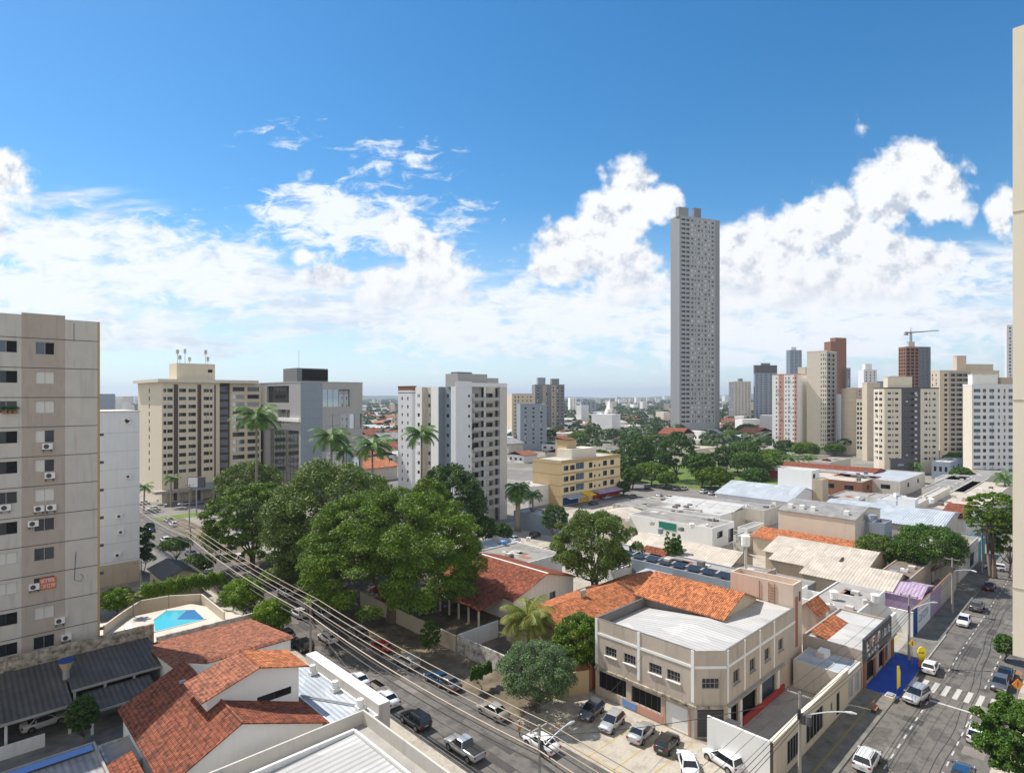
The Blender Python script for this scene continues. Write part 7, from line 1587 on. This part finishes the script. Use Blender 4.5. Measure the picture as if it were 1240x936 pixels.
# clutter of small low roofs filling the blocks between the named buildings
fill = [((705,640),4,694,722),((745,650),4,730,765),((900,650),4,888,915),((690,660),3.5,680,700),((905,640),5,893,925),((925,598),5,905,940),((1130,600),6,1118,1150),((1005,560),6,980,1030),((745,690),3.5,735,765)]
for i, (N, z, L, Rr) in enumerate(fill):
    lowflat('infill_block', ('small flat grey roofed block beside the loose tree', 'low pale block behind the loose tree', 'little block behind the white walled warehouse', 'tiny flat roofed store by the loose tree top', 'low block beside the narrow orange roof', 'low block at the left end of the metal hall', 'low block beside the mural shop', 'low block below the grey beige tower', 'small flat roof under the loose tree')[i], *rc(N, z, L, Rr), z, ('white_wall', 'pale_cream', 'stained', 'pale_grey')[i % 4], ('concrete', 'asbestos', 'white_sheetX')[i % 3], .2)
# rooftop clutter: tanks and condensers, each a thing of its own
tanks = [((800,640),6.3,'blue_grey'),((838,634),6.3,'clean_white'),((1010,716),5.6,'clean_white'),((950,740),5.6,'pale_grey'),((1060,720),5.6,'clean_white'),((1088,600),9.4,'blue_grey'),((1128,604),9.4,'clean_white'),((610,655),5.3,'blue_strip')]
names = ['over the white walled warehouse', 'in the middle of the stained roof', 'on the cream roofs', 'right of the tank tower', 'on the grey concrete roof', 'on the two storey white block', 'on the pinkish white block', 'blue one by the thick palm']
for (q, z, m_), nm in zip(tanks, names):
    p = G(q[0], q[1], z); r = thing('roof_water_tank', 'small round water tank '+nm, 'tank', (*p, z-1.2)); g = MB(); g.tube([(0,0,0),(0,0,1.2)], [.55,.7], m_, 12); g.obj('drum', r); g = MB(); g.tube([(0,0,1.2),(0,0,1.38)], [.74,.45], m_, 12); g.obj('lid', r)

spots = [((760,628),5.3),((790,633),5.3),((825,640),5.5),((858,636),5.5),((785,612),5.3),((815,619),5.4),((905,612),5.2),((935,612),5.2),((700,632),4.2),((1005,733),4.6),((1050,728),4.6),((985,738),4.6),((1095,690),4.6),((1075,698),4.6),((1075,620),6.2),((1125,628),6.2),((1040,612),5.2),((1020,606),5.2),((1085,598),8.2),((1120,602),8.2),((1140,610),6.2),((1190,612),6.2),((1150,590),6.2),((1200,590),6.2),((640,652),4.2),((600,650),4.2),((655,600),7.2),((630,598),7.2),((1010,575),6.2),((1040,578),6.2)]
rk = random.Random(31); pk = []
for i, m_ in enumerate(('clean_white', 'pale_grey', 'dark_concrete')):
    g = MB(); g.box(-.6, .6, -.45, .45, 0, .8, m_); g.tube([(-.2,0,.8),(-.2,0,.83)], .3, 'frame_dark', 8); g.tube([(.6,0,.1),(1.6,0,.1),(1.6,.9,.1)], .06, 'steel', 5); pk.append(g.data('condenser'))
for i, (q, z) in enumerate(spots):
    p = G(q[0], q[1], z); o = bpy.data.objects.new('roof_condenser', pk[i % 3]); col.objects.link(o); o.location = (*p, z-.55); o.rotation_euler = (0, 0, rk.uniform(0, 3)); tag(o, 'small box air conditioning unit on the low roofs between the streets', 'air conditioner', 'rooftop condensers')
# ================================================================== AIR
def haze():
    g = MB(); g.box(-400, 14100, -9100, 14100, -1.2, 235, 'haze_air'); o = g.obj('haze'); o['kind'] = 'stuff'; o['label'] = 'thin pale air over the whole city'; o['category'] = 'haze'
m = bpy.data.materials.new('haze_air'); m.use_nodes = True; MATS['haze_air'] = m; nt = m.node_tree; nt.nodes.remove(nt.nodes['Principled BSDF'])
v = nt.nodes.new('ShaderNodeVolumePrincipled'); v.inputs['Color'].default_value = (.72, .84, 1, 1); v.inputs['Density'].default_value = HAZE; v.inputs['Anisotropy'].default_value = .2
nt.links.new(v.outputs[0], nt.nodes['Material Output'].inputs['Volume'])
haze()
